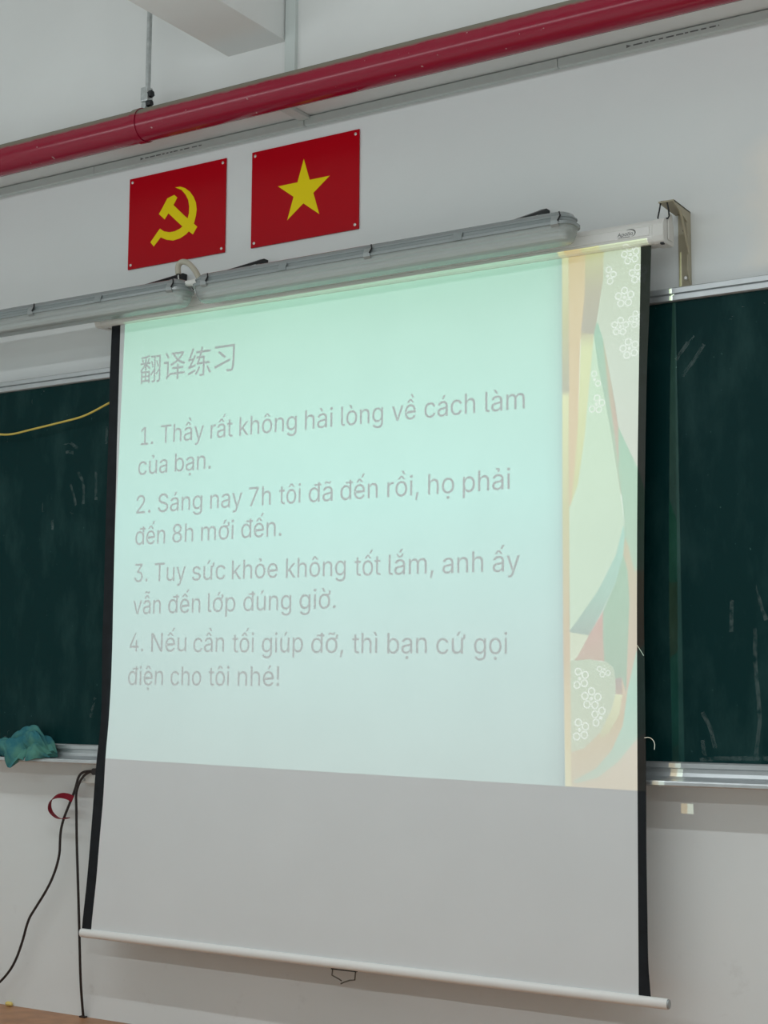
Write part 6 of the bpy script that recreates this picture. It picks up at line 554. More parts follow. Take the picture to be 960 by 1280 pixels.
LINES = [
  ([('1.', -3.2548, -3.2039), ('Thầy', -3.1736, -3.0008), ('rất', -2.9748, -2.8894), ('không', -2.8638, -2.6503), ('hài', -2.621, -2.5218), ('lòng', -2.4927, -2.3483), ('về', -2.3184, -2.2392), ('cách', -2.2109, -2.0479), ('làm', -2.0166, -1.8951)], 1.8657, 1.8565),
  ([('của', -3.2624, -3.1428), ('bạn.', -3.113, -2.9707)], 1.7707, 1.7708),
  ([('2.', -3.2649, -3.2064), ('Sáng', -3.1765, -3.0001), ('nay', -2.9693, -2.8463), ('7h', -2.8215, -2.74), ('tôi', -2.7095, -2.6312), ('đã', -2.603, -2.5182), ('đến', -2.4911, -2.3635), ('rồi,', -2.3313, -2.2271), ('họ', -2.197, -2.1132), ('phải', -2.0859, -1.9394)], 1.6481, 1.6391),
  ([('đến', -3.265, -3.1437), ('8h', -3.1149, -3.032), ('mới', -3.0014, -2.876), ('đến.', -2.8479, -2.6982)], 1.5487, 1.5505),
  ([('3.', -3.2643, -3.21), ('Tuy', -3.1819, -3.0578), ('sức', -3.0324, -2.9044), ('khỏe', -2.8798, -2.7096), ('không', -2.6797, -2.4692), ('tốt', -2.4384, -2.3504), ('lắm,', -2.3245, -2.1771), ('anh', -2.149, -2.0213), ('ấy', -1.9923, -1.9095)], 1.4318, 1.4155),
  ([('vẫn', -3.2653, -3.1533), ('đến', -3.1236, -2.9971), ('lớp', -2.9683, -2.8637), ('đúng', -2.8338, -2.6583), ('giờ.', -2.629, -2.5011)], 1.331, 1.3313),
  ([('4.', -3.2746, -3.2195), ('Nếu', -3.1873, -3.0479), ('cần', -3.0203, -2.9025), ('tối', -2.8716, -2.791), ('giúp', -2.7619, -2.614), ('đỡ,', -2.5851, -2.4731), ('thì', -2.443, -2.3589), ('bạn', -2.3257, -2.1968), ('cứ', -2.1671, -2.0755), ('gọi', -2.0488, -1.9473)], 1.2149, 1.1945),
  ([('điện', -3.2773, -3.136), ('cho', -3.1064, -2.9866), ('tôi', -2.9585, -2.8802), ('nhé!', -2.8486, -2.6959)], 1.1115, 1.1088),
]
TITLE = [('翻', -3.2668, -3.1827, 2.0635, 2.1548), ('译', -3.1692, -3.082, 2.0641, 2.1544), ('练', -3.0715, -2.9792, 2.0643, 2.1575), ('习', -2.9669, -2.8878, 2.068, 2.1516)]

# ------------------------------------------------------------------ the room
FZ, CZ = 0.06, 3.62
XL, XR, YB = -5.4, 2.4, -8.2
struct('floor', MB().box((XL, YB, FZ - 0.25), (XR, 0.0, FZ - 0.15)), M_TILE)
struct('floor_platform', MB().box((XL, -1.3, FZ - 0.15), (XR, 0.0, FZ)), M_FLOOR)
struct('ceiling', MB().box((XL, YB, CZ), (XR, 0.0, CZ + 0.1)), M_CEIL)
struct('wall_front', MB().box((XL, 0.0, FZ - 0.25), (XR, 0.12, CZ + 0.1)), M_FRONT)
struct('wall_left', MB().box((XL - 0.12, YB, FZ - 0.25), (XL, 0.12, CZ + 0.1)), M_WALL)
struct('wall_right', MB().box((XR, YB, FZ - 0.25), (XR + 0.12, 0.12, CZ + 0.1)), M_WALL)
struct('wall_back', MB().box((XL, YB - 0.12, FZ - 0.25), (XR, YB, CZ + 0.1)), M_WALL)
BY = -0.12
struct('trim_1', MB().box((XL, BY, 2.872), (XR, 0.0, CZ)), M_BEAM)          # the lintel beam over the wall
struct('trim_2', MB().box((-2.93, YB, 3.076), (-2.705, BY, CZ)), M_BEAM)    # the cross beam

# ------------------------------------------------------------------ chalkboard
t = Thing('chalkboard', 'long dark green chalkboard in aluminium frame, fixed on the wall behind the projection screen', 'chalkboard', (-2.6, 0, 0.92))
BX0, BX1 = -4.9, -0.35
t.part('board_surface', MB().box((BX0, -0.03, 0.92), (BX1, -0.004, 2.12)), M_BOARD)
top = [(-0.002, 2.118), (-0.038, 2.118), (-0.042, 2.121), (-0.042, 2.133), (-0.036, 2.135), (-0.036, 2.137), (-0.044, 2.139), (-0.044, 2.152), (-0.040, 2.155), (-0.002, 2.155)]
t.part('frame_rail', MB().prism_x(top, BX0 - 0.03, BX1 + 0.03), M_ALU, label='aluminium top rail with a groove along it')
tray = [(-0.002, 0.9205), (-0.040, 0.9205), (-0.044, 0.917), (-0.044, 0.906), (-0.036, 0.903), (-0.036, 0.893), (-0.040, 0.884), (-0.050, 0.879),
        (-0.090, 0.873), (-0.095, 0.8725), (-0.098, 0.876), (-0.104, 0.8755), (-0.106, 0.872), (-0.106, 0.865), (-0.104, 0.862), (-0.002, 0.862)]
t.part('chalk_tray', MB().prism_x(tray, BX0 - 0.03, BX1 + 0.03), M_ALU, label='aluminium chalk tray along the bottom edge')
for x in (BX0 - 0.03, BX1):
    t.part('frame_stile', MB().box((x, -0.044, 0.90), (x + 0.03, -0.002, 2.14)), M_ALU, bevel=0.003)
for line in STREAKS['L'] + STREAKS['R']:
    sm = MB()
    for (xa, za), (xb, zb) in zip(line[:-1], line[1:]):
        d = Vector((xb - xa, 0, zb - za))
        w = Vector((-d.z, 0, d.x)).normalized() * (0.0050 if d.length > 0.03 else 0.0020)
        a, b = Vector((xa, -0.0304, za)), Vector((xb, -0.0304, zb))
        sm.add([a - w, b - w * 1.1, b + w * 1.1, a + w], [(0, 1, 2, 3)])
    t.part('chalk_smear', sm, M_SMEAR, label='faint wiped chalk stroke')

# ------------------------------------------------------------------ cable trunking along the beam
t = Thing('cable_trunking', 'long flat grey-white plastic cable trunking running under the beam above both red flags', 'cable trunking', (-2.6, 0, 2.842))
def trunk_prof(z0, z1, d):
    return [(0, z0), (-d, z0), (-d - 0.001, z0 + 0.002), (-d - 0.001, z1), (0, z1)]
xs = [XL + 0.01, -4.4, -3.5825, -2.71, -1.8395, -0.4, XR - 0.01]
for a, b in zip(xs[:-1], xs[1:]):
    t.part('trunking_length', MB().prism_x(trunk_prof(2.842, 2.8675, 0.016), a + 0.0012, b - 0.0012), M_PVC)
t.part('branch', MB().box((-2.727, BY + 0.001, 2.858), (-2.688, -0.0175, 2.8715)), M_PVC, bevel=0.002)
for x0, x1 in ((-3.375, -3.116), (-1.630, -1.365)):
    mk = MB()
    mk.plate_y([(x0, 2.851), (x0 + 0.014, 2.855), (x0, 2.860)], -0.0178, -0.0171)
    x = x0 + 0.02
    while x < x1:
        w = random.uniform(0.008, 0.03)
        mk.box((x, -0.0178, 2.8535), (min(x + w, x1), -0.0171, 2.8570))
        x += w + random.uniform(0.004, 0.012)
    t.part('printed_marking', mk, M_GREYINK, label='tiny faded grey print')
t = Thing('cable_trunking', 'short upright plastic cable trunking beside the cross beam, above the red pipe', 'cable trunking', (-2.68, BY, 2.9))
t.part('base', MB().box((-2.700, BY - 0.010, 2.873), (-2.664, BY, CZ - 0.002)), M_PVC)
t.part('lid', MB().box((-2.701, BY - 0.016, 2.873), (-2.663, BY - 0.0102, CZ - 0.002)), M_PVC, bevel=0.0015)

# ------------------------------------------------------------------ red pipe and its hanger
PY, PZ, PR = -0.22, 2.869, 0.0515
t = Thing('fire_pipe', 'thick glossy red pipe with a dusty top running along under the beam', 'pipe', (-2.0, PY, PZ))
t.part('pipe_run', MB().tube([(XL + 0.01, PY, PZ), (XR - 0.01, PY, PZ)], PR, 40), M_PIPE, smooth=True)
t = Thing('pipe_hanger', 'galvanised hanger rod and strap holding up the red pipe above the emblem flag', 'pipe hanger', (-3.17, PY, 2.93))
t.part('rod', MB().tube([(-3.172, PY, 2.975), (-3.172, PY, CZ - 0.002)], 0.0082, 10), M_GALV, smooth=True)
band = [(-3.205, 0.0525), (-3.205, 0.0548), (-3.180, 0.0548), (-3.180, 0.0525)]
bm_ = MB()
rings = []
for k in range(40):
    a = 2 * math.pi * k / 40
    rings.append([(x, PY - r * math.sin(a), PZ + r * math.cos(a)) for x, r in band])
rings.append(rings[0])
bm_.loft(rings, cap=False)
t.part('strap', bm_, M_PIPE, smooth=True, label='red painted strap around the pipe')
cl = t.part('clevis', MB().box((-3.190, PY - 0.016, 2.942), (-3.160, PY + 0.012, 2.990)), M_GALV, bevel=0.004)
t.part('bolt', MB().tube([(-3.166, PY - 0.004, 2.966), (-3.150, PY - 0.004, 2.966)], 0.012, 6), M_DARKSTEEL, under=cl)
t.part('bolt', MB().tube([(-3.170, PY - 0.004, 2.936), (-3.152, PY - 0.004, 2.936)], 0.010, 6), M_DARKSTEEL, under=cl)
t.part('clevis_ear', MB().plate_y([(-3.192, 2.918), (-3.176, 2.918), (-3.164, 2.945), (-3.187, 2.948)], PY - 0.010, PY - 0.006), M_GALV)
t.part('clevis_ear', MB().plate_y([(-3.192, 2.918), (-3.176, 2.918), (-3.164, 2.945), (-3.187, 2.948)], PY + 0.004, PY + 0.008), M_GALV)

# ------------------------------------------------------------------ two red flag panels
def flag(name, label, x0, x1, z0, z1, emblem, ename):
    cx, cz = (x0 + x1) / 2, (z0 + z1) / 2
    t = Thing(name, label, 'flag', (cx, 0, z0), 'red flag panels above the screen')
    t.part('panel', MB().box((x0, -0.0055, z0), (x1, -0.001, z1)), M_FLAGRED, bevel=0.001)
    e = MB()
    for k, poly in enumerate(emblem):
        e.plate_y([(x, z) for x, z in poly], -0.0062 - 0.0002 * k, -0.0054)
    t.part(ename, e, M_FLAGYEL)
    for sx in (x0 + 0.013, x1 - 0.013):
        for sz in (z0 + 0.014, z1 - 0.014):
            t.part('screw', MB().loft([[(sx + r * math.cos(a * math.pi / 6), y, sz + r * math.sin(a * math.pi / 6)) for a in range(12)]
                                       for r, y in ((0.0048, -0.0053), (0.0048, -0.0066), (0.0030, -0.0076), (0.0012, -0.0078))]), M_SCREW, smooth=True)
FA = (-3.4305, -3.0227, 2.487, 2.7985)
FB = (-2.9185, -2.5117, 2.484, 2.7965)
def px_to_flag(pts, box, corners):
    """crop coordinates of the emblem to panel coordinates (bilinear over the four corners)"""
    (x0, x1, z0, z1), (tl, tr, br, bl) = box, corners
    res = []
    for X, Y in pts:
        u, v = 0.5, 0.5
        for _ in range(25):
            px = [(1 - u) * (1 - v) * tl[i] + u * (1 - v) * tr[i] + u * v * br[i] + (1 - u) * v * bl[i] for i in (0, 1)]
            du = [(1 - v) * (tr[i] - tl[i]) + v * (br[i] - bl[i]) for i in (0, 1)]
            dv = [(1 - u) * (bl[i] - tl[i]) + u * (br[i] - tr[i]) for i in (0, 1)]
            ex, ey = X - px[0], Y - px[1]
            det = du[0] * dv[1] - du[1] * dv[0]
            u += (ex * dv[1] - ey * dv[0]) / det
            v += (du[0] * ey - du[1] * ex) / det
        res.append((x0 + u * (x1 - x0), z1 - v * (z1 - z0)))
    return res
CA = ((132, 265), (857, 107), (845, 815), (120, 942))
sickle = [(483, 326), (520, 320), (556, 331), (592, 358), (620, 398), (637, 440), (643, 490), (637, 540), (624, 594), (600, 640), (565, 678), (520, 708), (468, 724), (420, 718), (374, 700), (322, 768), (296, 736),
          (368, 634), (400, 655), (440, 662), (480, 655), (520, 635), (552, 605), (575, 565), (586, 520), (588, 470), (580, 420), (560, 380), (530, 345)]
hammer_head = [(476, 382), (498, 402), (470, 458), (432, 520), (404, 566), (360, 526), (388, 476), (424, 408)]
hammer_shaft = [(470, 458), (560, 545), (648, 622), (616, 680), (530, 612), (432, 520)]
em = [px_to_flag(p, FA, CA) for p in (sickle, hammer_head, hammer_shaft)]
flag('flag_panel', 'red flag panel with a yellow hammer and sickle, left of the star flag', *FA, em, 'emblem')
scx, scz, R1 = -2.7165, 2.638, 0.103
star = []
for k in range(10):
    r = R1 if k % 2 == 0 else R1 * 0.382
    a = math.pi / 2 + k * math.pi / 5
    star.append((scx + r * math.cos(a), scz + r * math.sin(a) - 0.002))
flag('flag_panel', 'red flag panel with one big yellow five-pointed star', *FB, [star], 'star')

# ------------------------------------------------------------------ fluorescent fixtures
def stadium(cx, cy, z, L_, W_, n=8):
    pts = []
    r = min(W_ / 2, 0.035)
    for sx, sy, a0 in ((1, 1, 0), (-1, 1, 90), (-1, -1, 180), (1, -1, 270)):
        for k in range(n + 1):
            a = math.radians(a0 + 90 * k / n)
            pts.append((cx + sx * (L_ / 2 - r) + r * math.cos(a), cy + sy * (W_ / 2 - r) + r * math.sin(a), z))
    return pts
FY, LEN = -0.2, 1.272
FX2, FX1 = -2.334, -3.638
RIM = 2.316
def make_fixture(cx):
    t = Thing('fluorescent_light', 'unlit tube light with clear cover hanging right over the projection screen, below the star flag', 'light fixture', (cx, FY, RIM), 'tube lights above the board')
    lv = [(-0.004, 0.006, 0.088), (-0.004, 0.0, 0.095), (0.004, 0.0, 0.095), (0.0055, 0.003, 0.091), (0.006, 0.012, 0.082), (0.0155, 0.014, 0.0805), (0.0160, 0.011, 0.0835), (0.0175, 0.010, 0.0848), (0.0190, 0.010, 0.0848),
          (0.0205, 0.011, 0.0830), (0.0215, 0.016, 0.0770), (0.030, 0.026, 0.067), (0.034, 0.040, 0.055), (0.035, 0.060, 0.04)]
    b = MB().loft([stadium(cx, FY, RIM + dz, LEN - dl, w) for dz, dl, w in lv])
    base = t.part('base', b, M_FIXGREY, smooth=True)
    c = MB()
    prof = []
    for k in range(13):                                     # ribbed bowl of the cover
        a_ = math.radians(90 * k / 12)
        rr_ = 1.0 if k % 2 == 0 else 0.972
        prof.append((0.020 + 0.066 * math.cos(a_) ** 0.7 * rr_ if k < 12 else 0.018, -0.002 - 0.045 * math.sin(a_) ** 1.1))
    c.loft([stadium(cx, FY, RIM + dz, LEN - 0.01 - (0.086 - w) * 0.6, w) for w, dz in prof])
    t.part('clear_cover', c, M_COVER)
    t.part('reflector', MB().prism_x([(FY - 0.036, RIM - 0.0035), (FY - 0.02, RIM - 0.0035), (FY + 0.02, RIM - 0.0035), (FY + 0.036, RIM - 0.0035), (FY + 0.03, RIM - 0.006), (FY - 0.03, RIM - 0.006)], cx - LEN / 2 + 0.05, cx + LEN / 2 - 0.05), M_LAMPHOUSE)
    t.part('tube', MB().tube([(cx - 0.6, FY, RIM - 0.022), (cx + 0.6, FY, RIM - 0.022)], 0.0105, 12), M_TUBEOFF, smooth=True)
    for k, ox in enumerate((-0.576, -0.284, 0.010, 0.302, 0.594)):
        for sy in (-1, 1):
            wide = k in (1, 3)
            w = 0.011 if not wide else 0.014
            yo = FY + sy * 0.047
            prof_c = [(yo - sy * 0.006, RIM + 0.018), (yo - sy * 0.0035, RIM + 0.0185), (yo + sy * 0.0025, RIM + 0.006), (yo + sy * 0.003, RIM - 0.006), (yo - sy * 0.003, RIM - 0.012), (yo - sy * 0.005, RIM - 0.010), (yo + sy * 0.0008, RIM - 0.004), (yo + sy * 0.0008, RIM + 0.005)]
            if wide:
                prof_c = [(y, RIM + max(-0.004, z - RIM)) for y, z in prof_c]
            cp = t.part('clip', MB().prism_x(prof_c, cx + ox - w, cx + ox + w), M_CLIP if not wide else M_FIXGREY)
            if not wide:
                t.part('clip_spring', MB().tube([(cx + ox + w, yo - sy * 0.004, RIM + 0.028), (cx + ox + w + 0.006, yo + sy * 0.002, RIM + 0.016), (cx + ox + w - 0.001, yo + sy * 0.004, RIM + 0.002)], 0.0022, 6), M_DARKSTEEL, under=cp)
    for ox in (-0.526, 0.452):
        arm = MB()
        x0 = cx + ox
        pr = [(FY - 0.01, RIM + 0.036), (FY + 0.012, RIM + 0.048), (-0.050, 2.424), (-0.022, 2.437), (-0.001, 2.437), (-0.001, 2.412), (-0.022, 2.418), (-0.050, 2.414), (FY + 0.014, RIM + 0.0445), (FY - 0.01, RIM + 0.0345)]
        arm.prism_x(pr, x0 - 0.008, x0 + 0.008)
        t.part('wall_arm', arm, M_DARKSTEEL, label='dark flat steel arm sloping up to the wall')
    return t.e
f2 = make_fixture(FX2)
f1 = copy_tree(f2)
f1.location = (FX1, FY, RIM)
f1['label'] = 'unlit tube light with clear cover at the left edge, above the left chalkboard part'

t = Thing('cable_hose', 'beige flexible hose looping up between the two tube lights, its end open', 'hose', (-3.0, FY, 2.37))
t.part('hose', MB().tube(HOSE, 0.0088, 14, smooth=3), M_HOSE, smooth=True)
t.part('hose_mouth', MB().tube([HOSE[0], tuple(Vector(HOSE[0]) - Vector((0.0002, 0, 0.0012)))], 0.0068, 12), M_INK, label='dark open end')
t.part('wire', MB().tube([(-3.0485, -0.2, 2.378), (-3.046, -0.203, 2.362), (-3.0425, -0.2, 2.343)], 0.0018, 6, smooth=1), M_WHITEPVC)
t.part('wire', MB().tube([(-3.0505, -0.2, 2.378), (-3.051, -0.204, 2.363), (-3.047, -0.2, 2.343)], 0.0018, 6, smooth=1), M_DARKSTEEL)
single('conduit_stub', MB().tube([(-3.010, FY - 0.005, RIM + 0.020), (-2.962, FY - 0.005, RIM + 0.021)], 0.0098, 14), M_WHITEPVC,
       'short white plastic conduit joining the ends of the two tube lights', 'conduit', (-2.986, FY, RIM + 0.02), smooth=True)

# ------------------------------------------------------------------ projection screen
def SY(z):
    return -0.115 - 0.010 * (2.28 - z)
def lerp_tab(tab, z):
    tab = sorted(tab)
    if z <= tab[0][0]:
        return tab[0][1]
    for (a, xa), (b, xb) in zip(tab[:-1], tab[1:]):
        if z <= b:
            return xa + (xb - xa) * (z - a) / (b - a)
    return tab[-1][1]
def smooth_tab(tab, z, h=0.04):
    return sum(lerp_tab(tab, z + h * k / 3) * w for k, w in ((-3, 1), (-2, 2), (-1, 3), (0, 4), (1, 3), (2, 2), (3, 1))) / 16
t = Thing('projection_screen', 'pull-down white projection screen with black side borders, lit by a projected slide of Vietnamese sentences', 'projection screen', (-2.46, -0.1, 0.33))
NZ = 64
def sheet(xa, xb, cols, thick, dy=0.0):
    mb = MB()
    def top_z(x):
        return 2.2750 - 0.0070 * (x + 3.36)
    def bot_z(x):
        return 0.3560 - 0.0050 * (x + 3.40)
    front, back = [], []
    for i in range(NZ + 1):
        s_ = i / NZ
        z0 = 2.275 + (0.355 - 2.275) * s_
        for j in range(cols + 1):
            x = xa(z0) + (xb(z0) - xa(z0)) * j / cols
            z = top_z(x) + (bot_z(x) - top_z(x)) * s_
            front.append((x, SY(z) + dy, z))
            back.append((x, SY(z) + dy + thick, z))
    n = len(front)
    W = cols + 1
    fs = []
    for i in range(NZ):
        for j in range(cols):
            a = i * W + j
            fs.append((a, a + 1, a + W + 1, a + W))
            fs.append((n + a, n + a + W, n + a + W + 1, n + a + 1))
        for j in (0, cols):
            a = i * W + j
            fs.append((a, a + W, n + a + W, n + a))
    for j in range(cols):
        for i in (0, NZ):
            a = i * W + j
            fs.append((a, a + 1, n + a + 1, n + a))
    return mb.add(front + back, fs)
LOf, LIf = (lambda z: smooth_tab(LO, z)), (lambda z: smooth_tab(LI, z))
RIf, ROf = (lambda z: smooth_tab(RI, z)), (lambda z: smooth_tab(RO, z))
cloth = t.part('white_cloth', sheet(LIf, RIf, 12, 0.001), M_FABRIC)
t.part('black_border', sheet(LOf, LIf, 1, 0.001), M_BLACKCLOTH, label='black left border strip')
rb = t.part('black_border', sheet(RIf, ROf, 1, 0.001), M_BLACKCLOTH, label='black right border strip')
t.part('loose_thread', MB().tube([(x, y - 0.0005, z) for x, y, z in [(-1.5750, SY(1.21) - .002, 1.215), (-1.5660, SY(1.2) - .003, 1.203), (-1.5570, SY(1.19) - .002, 1.188)]], 0.0009, 5, smooth=1), M_THREAD, under=rb)
t.part('loose_thread', MB().tube([(-1.5580, -0.1285, 0.982), (-1.5450, -0.127, 0.984), (-1.5355, -0.124, 0.9760), (-1.5325, -0.123, 0.966), (-1.5340, -0.123, 0.953)], 0.0010, 5, smooth=2), M_THREAD, under=rb)

# roller housing, very slightly lower at its right end
HX0, HX1 = -3.452, -1.484
def tilt(mb, x0=-2.48, k=-0.0068):
    mb.v = [(x, y, z + k * (x - x0)) for x, y, z in mb.v]
    return mb
HZ = 2.2630
hp = [(-0.062, 0.006), (-0.062, 0.056), (-0.068, 0.063), (-0.078, 0.0655), (-0.112, 0.0655), (-0.124, 0.0615), (-0.1315, 0.054), (-0.134, 0.046),
      (-0.1335, 0.0445), (-0.1335, 0.0195), (-0.135, 0.018), (-0.134, 0.010), (-0.130, 0.003), (-0.124, -0.0005), (-0.104, -0.0015), (-0.096, 0.004), (-0.070, 0.002)]
hp = [(y, HZ + z) for y, z in hp]
hs = t.part('housing', tilt(MB().prism_x(hp, HX0 + 0.022, HX1 - 0.030)), M_HOUSING, bevel=0.001)
t.part('face_panel', tilt(MB().prism_x([(-0.1335, HZ + 0.0205), (-0.1352, HZ + 0.0215), (-0.1352, HZ + 0.0425), (-0.1335, HZ + 0.0435)], HX0 + 0.03, HX1 - 0.040)), M_BAR, under=hs)
def cap_prof(e):
    cy_, cz_ = -0.098, HZ + 0.0315
    return [(cy_ + (y - cy_) * (1 + e), cz_ + (z - cz_) * (1 + e)) for y, z in
            [(-0.062, HZ + 0.006), (-0.062, HZ + 0.056), (-0.070, HZ + 0.0645), (-0.112, HZ + 0.0655), (-0.126, HZ + 0.060), (-0.1345, HZ + 0.046), (-0.1355, HZ + 0.016), (-0.130, HZ + 0.003), (-0.122, HZ - 0.001), (-0.070, HZ + 0.001)]]
for xa, xb in ((HX0, HX0 + 0.024), (HX1 - 0.032, HX1)):
    t.part('end_cap', tilt(MB().prism_x(cap_prof(0.05), xa, xb)), M_HOUSING, bevel=0.003)
t.part('cap_foot', tilt(MB().box((HX1 - 0.012, -0.128, HZ - 0.0055), (HX1 - 0.003, -0.118, HZ - 0.001))), M_DARKSTEEL)
t.part('hanger_plate', tilt(MB().box((HX1 + 0.0005, -0.108, HZ + 0.010), (HX1 + 0.0035, -0.078, HZ + 0.083))), M_HOUSING, bevel=0.002)
# maker's mark on the housing
lg = MB()
gv, gf = glyphs('Apollo')
gx0, gx1 = min(v[0] for v in gv), max(v[0] for v in gv)
LX0, LX1, LZ = -1.6120, -1.5690, HZ + 0.0275
lg.add([(LX0 + (x - gx0) / (gx1 - gx0) * (LX1 - LX0) + y / CAP * 0.002, -0.1356, LZ + y / CAP * 0.0095) for x, y in gv], gf)
def arc(cx_, cz_, rx, rz, a0, a1, w0, w1, n=16):
    o, i_ = [], []
    for k in range(n + 1):
        f_ = k / n
        a = math.radians(a0 + (a1 - a0) * f_)
        w = w0 + (w1 - w0) * math.sin(math.pi * f_)
        o.append((cx_ + rx * math.cos(a), -0.1356, cz_ + rz * math.sin(a)))
        i_.append((cx_ + (rx - w) * math.cos(a), -0.1356, cz_ + (rz - w) * math.sin(a)))
    return o + i_, [(k, k + 1, n + 2 + k, n + 1 + k) for k in range(n)]
lg.add(*arc(-1.577, LZ + 0.006, 0.0165, 0.0105, 125, -70, 0.0005, 0.0026))
lg.add([(LX0 + 0.002, -0.1356, LZ - 0.0040), (LX1 - 0.008, -0.1356, LZ - 0.0040), (LX1 - 0.008, -0.1356, LZ - 0.0028), (LX0 + 0.002, -0.1356, LZ - 0.0028)], [(0, 1, 2, 3)])
t.part('logo', tilt(lg), M_INK, under=hs, label='small black maker name with a swoosh')
# hanging wire loop up to the bracket
t.part('hanging_hook', MB().tube([(-1.4985, -0.113, 2.368), (-1.503, -0.113, 2.345), (-1.5075, -0.113, 2.326), (-1.505, -0.112, 2.3215), (-1.480, -0.111, 2.3215), (-1.4765, -0.111, 2.327), (-1.4785, -0.111, 2.345), (-1.482, -0.112, 2.368), (-1.4985, -0.113, 2.368)], 0.0022, 8), M_DARKSTEEL, smooth=True, label='dark bent wire hook')

# bottom bar and its pull handle
bar = MB()
BXA, BXB = -3.434, -1.503
n = 14
def barring(x):
    z = 0.3468 - 0.0049 * (x + 3.43)
    y = SY(z) - 0.001
    return [(x, y + 0.0105 * math.cos(2 * math.pi * k / n), z + 0.0135 * math.sin(2 * math.pi * k / n)) for k in range(n)]
bar.loft([barring(BXA + (BXB - BXA) * i / 20) for i in range(21)])
bb = t.part('bottom_bar', bar, M_BAR, smooth=True)
for x, s_ in ((BXA, -1), (BXB, 1)):
    z = 0.3468 - 0.0049 * (x + 3.43)
    y = SY(z) - 0.001
    t.part('bar_end', MB().loft([[(x + dx * s_, y + r * 0.0105 * math.cos(2 * math.pi * k / n), z + r * 0.0135 * math.sin(2 * math.pi * k / n)) for k in range(n)] for dx, r in ((0.0001, 0.9), (0.004, 0.85), (0.005, 0.7))]), M_CLIP, under=bb)
hz0 = 0.3468 - 0.0049 * (-2.455 + 3.43) - 0.012
hd = t.part('pull_handle', MB().tube([(-2.4934, -0.1345, hz0)] + HANDLE[0:3] + [(-2.4630, -0.1355, 0.2975)] , 0.0020, 6)
            .tube([(-2.4174, -0.1345, hz0)] + [HANDLE[6], HANDLE[5], HANDLE[4], (-2.4553, -0.1349, 0.2950), (-2.4650, -0.1365, 0.2900)], 0.0020, 6), M_WIRE, smooth=True, label='bent wire pull handle')
t.part('handle_tab', MB().box((-2.497, -0.1385, hz0 - 0.004), (-2.413, -0.1305, hz0 + 0.001)), M_DARKSTEEL)

# ------------------------------------------------------------------ wall bracket
t = Thing('wall_bracket', 'beige steel angle bracket on the wall holding the right end of the projection screen', 'bracket', (-1.478, 0, 2.157))
t.part('wall_leg', MB().box((-1.4945, -0.004, 2.156), (-1.461, -0.0005, 2.364)), M_BEIGE)
t.part('side_flange', MB().add(
    [(x, y, z) for x in (-1.4635, -1.4605) for y, z in [(-0.0005, 2.157), (-0.0005, 2.364), (-0.118, 2.3665), (-0.1185, 2.3615), (-0.075, 2.345), (-0.040, 2.337), (-0.026, 2.330), (-0.024, 2.20), (-0.004, 2.157)]],
    [tuple(range(9)), tuple(range(17, 8, -1))] + [(i, (i + 1) % 9, 9 + (i + 1) % 9, 9 + i) for i in range(9)]), M_BEIGE)
t.part('arm', MB().prism_x([(-0.0005, 2.361), (-0.0005, 2.3645), (-0.119, 2.3672), (-0.119, 2.3637)], -1.503, -1.4605), M_BEIGE)
t.part('brace', MB().tube([(-1.4572, -0.085, 2.346), (-1.4572, -0.068, 2.325), (-1.4572, -0.050, 2.288), (-1.4572, -0.0255, 2.245)], 0.0032, 8, smooth=1), M_BEIGE, smooth=True)
t.part('hole', MB().loft([[(-1.478 + r * math.cos(a * math.pi / 5), y, 2.316 + r * math.sin(a * math.pi / 5)) for a in range(10)] for r, y in ((0.004, -0.0039), (0.004, -0.0046))]), M_INK, label='dark bolt hole')
t.part('screw', MB().loft([[(-1.4745 + r * math.cos(a * math.pi / 6), y, 2.186 + r * math.sin(a * math.pi / 6)) for a in range(12)] for r, y in ((0.0062, -0.004), (0.0062, -0.0065), (0.004, -0.008))]), M_SCREW)

# ------------------------------------------------------------------ things on and below the chalkboard
single('yellow_wire', MB().tube(YELLOW, 0.0035, 8, smooth=3), M_YELLOW, 'thin yellow wire strung loosely across the left part of the chalkboard', 'wire', YELLOW[5], smooth=True)

t = Thing('wall_socket', 'small white wall box under the chalk tray, half hidden by the screen edge', 'wall socket', (-3.5, 0, 0.795))
t.part('box', MB().box((-3.5485, -0.034, 0.797), (-3.435, -0.0005, 0.859)), M_WHITEPVC, bevel=0.003)
t.part('screw', MB().loft([[(-3.5345 + r * math.cos(a * math.pi / 6), y, 0.8085 + r * math.sin(a * math.pi / 6)) for a in range(12)] for r, y in ((0.0045, -0.0335), (0.0045, -0.036), (0.003, -0.037))]), M_GALV)
t = Thing('power_cable', 'dark cable curving from the wall box down and out to the lower left corner', 'cable', (-3.62, -0.045, 0.6))
t.part('cord', MB().tube([(x, y, z) for x, y, z in CABLE1], 0.0042, 8, smooth=2), M_CABLE, smooth=True)
t.part('plug', MB().tube([(-3.470, -0.0355, 0.8365), (-3.470, -0.062, 0.8365)], 0.011, 12), M_CABLE, smooth=True)
t = Thing('power_cable', 'dark cable hanging straight down the wall to the brown floor, left of the screen', 'cable', (-3.54, -0.05, 0.4))
c2 = list(CABLE2)
c2[-1] = (c2[-1][0], -0.012, FZ + 0.006)
t.part('cord', MB().tube(c2, 0.0042, 8, smooth=2), M_CABLE, smooth=True)
t.part('cord_foot', MB().box((c2[-1][0] - 0.012, -0.018, FZ + 0.0005), (c2[-1][0] + 0.012, -0.006, FZ + 0.005)), M_CABLE)
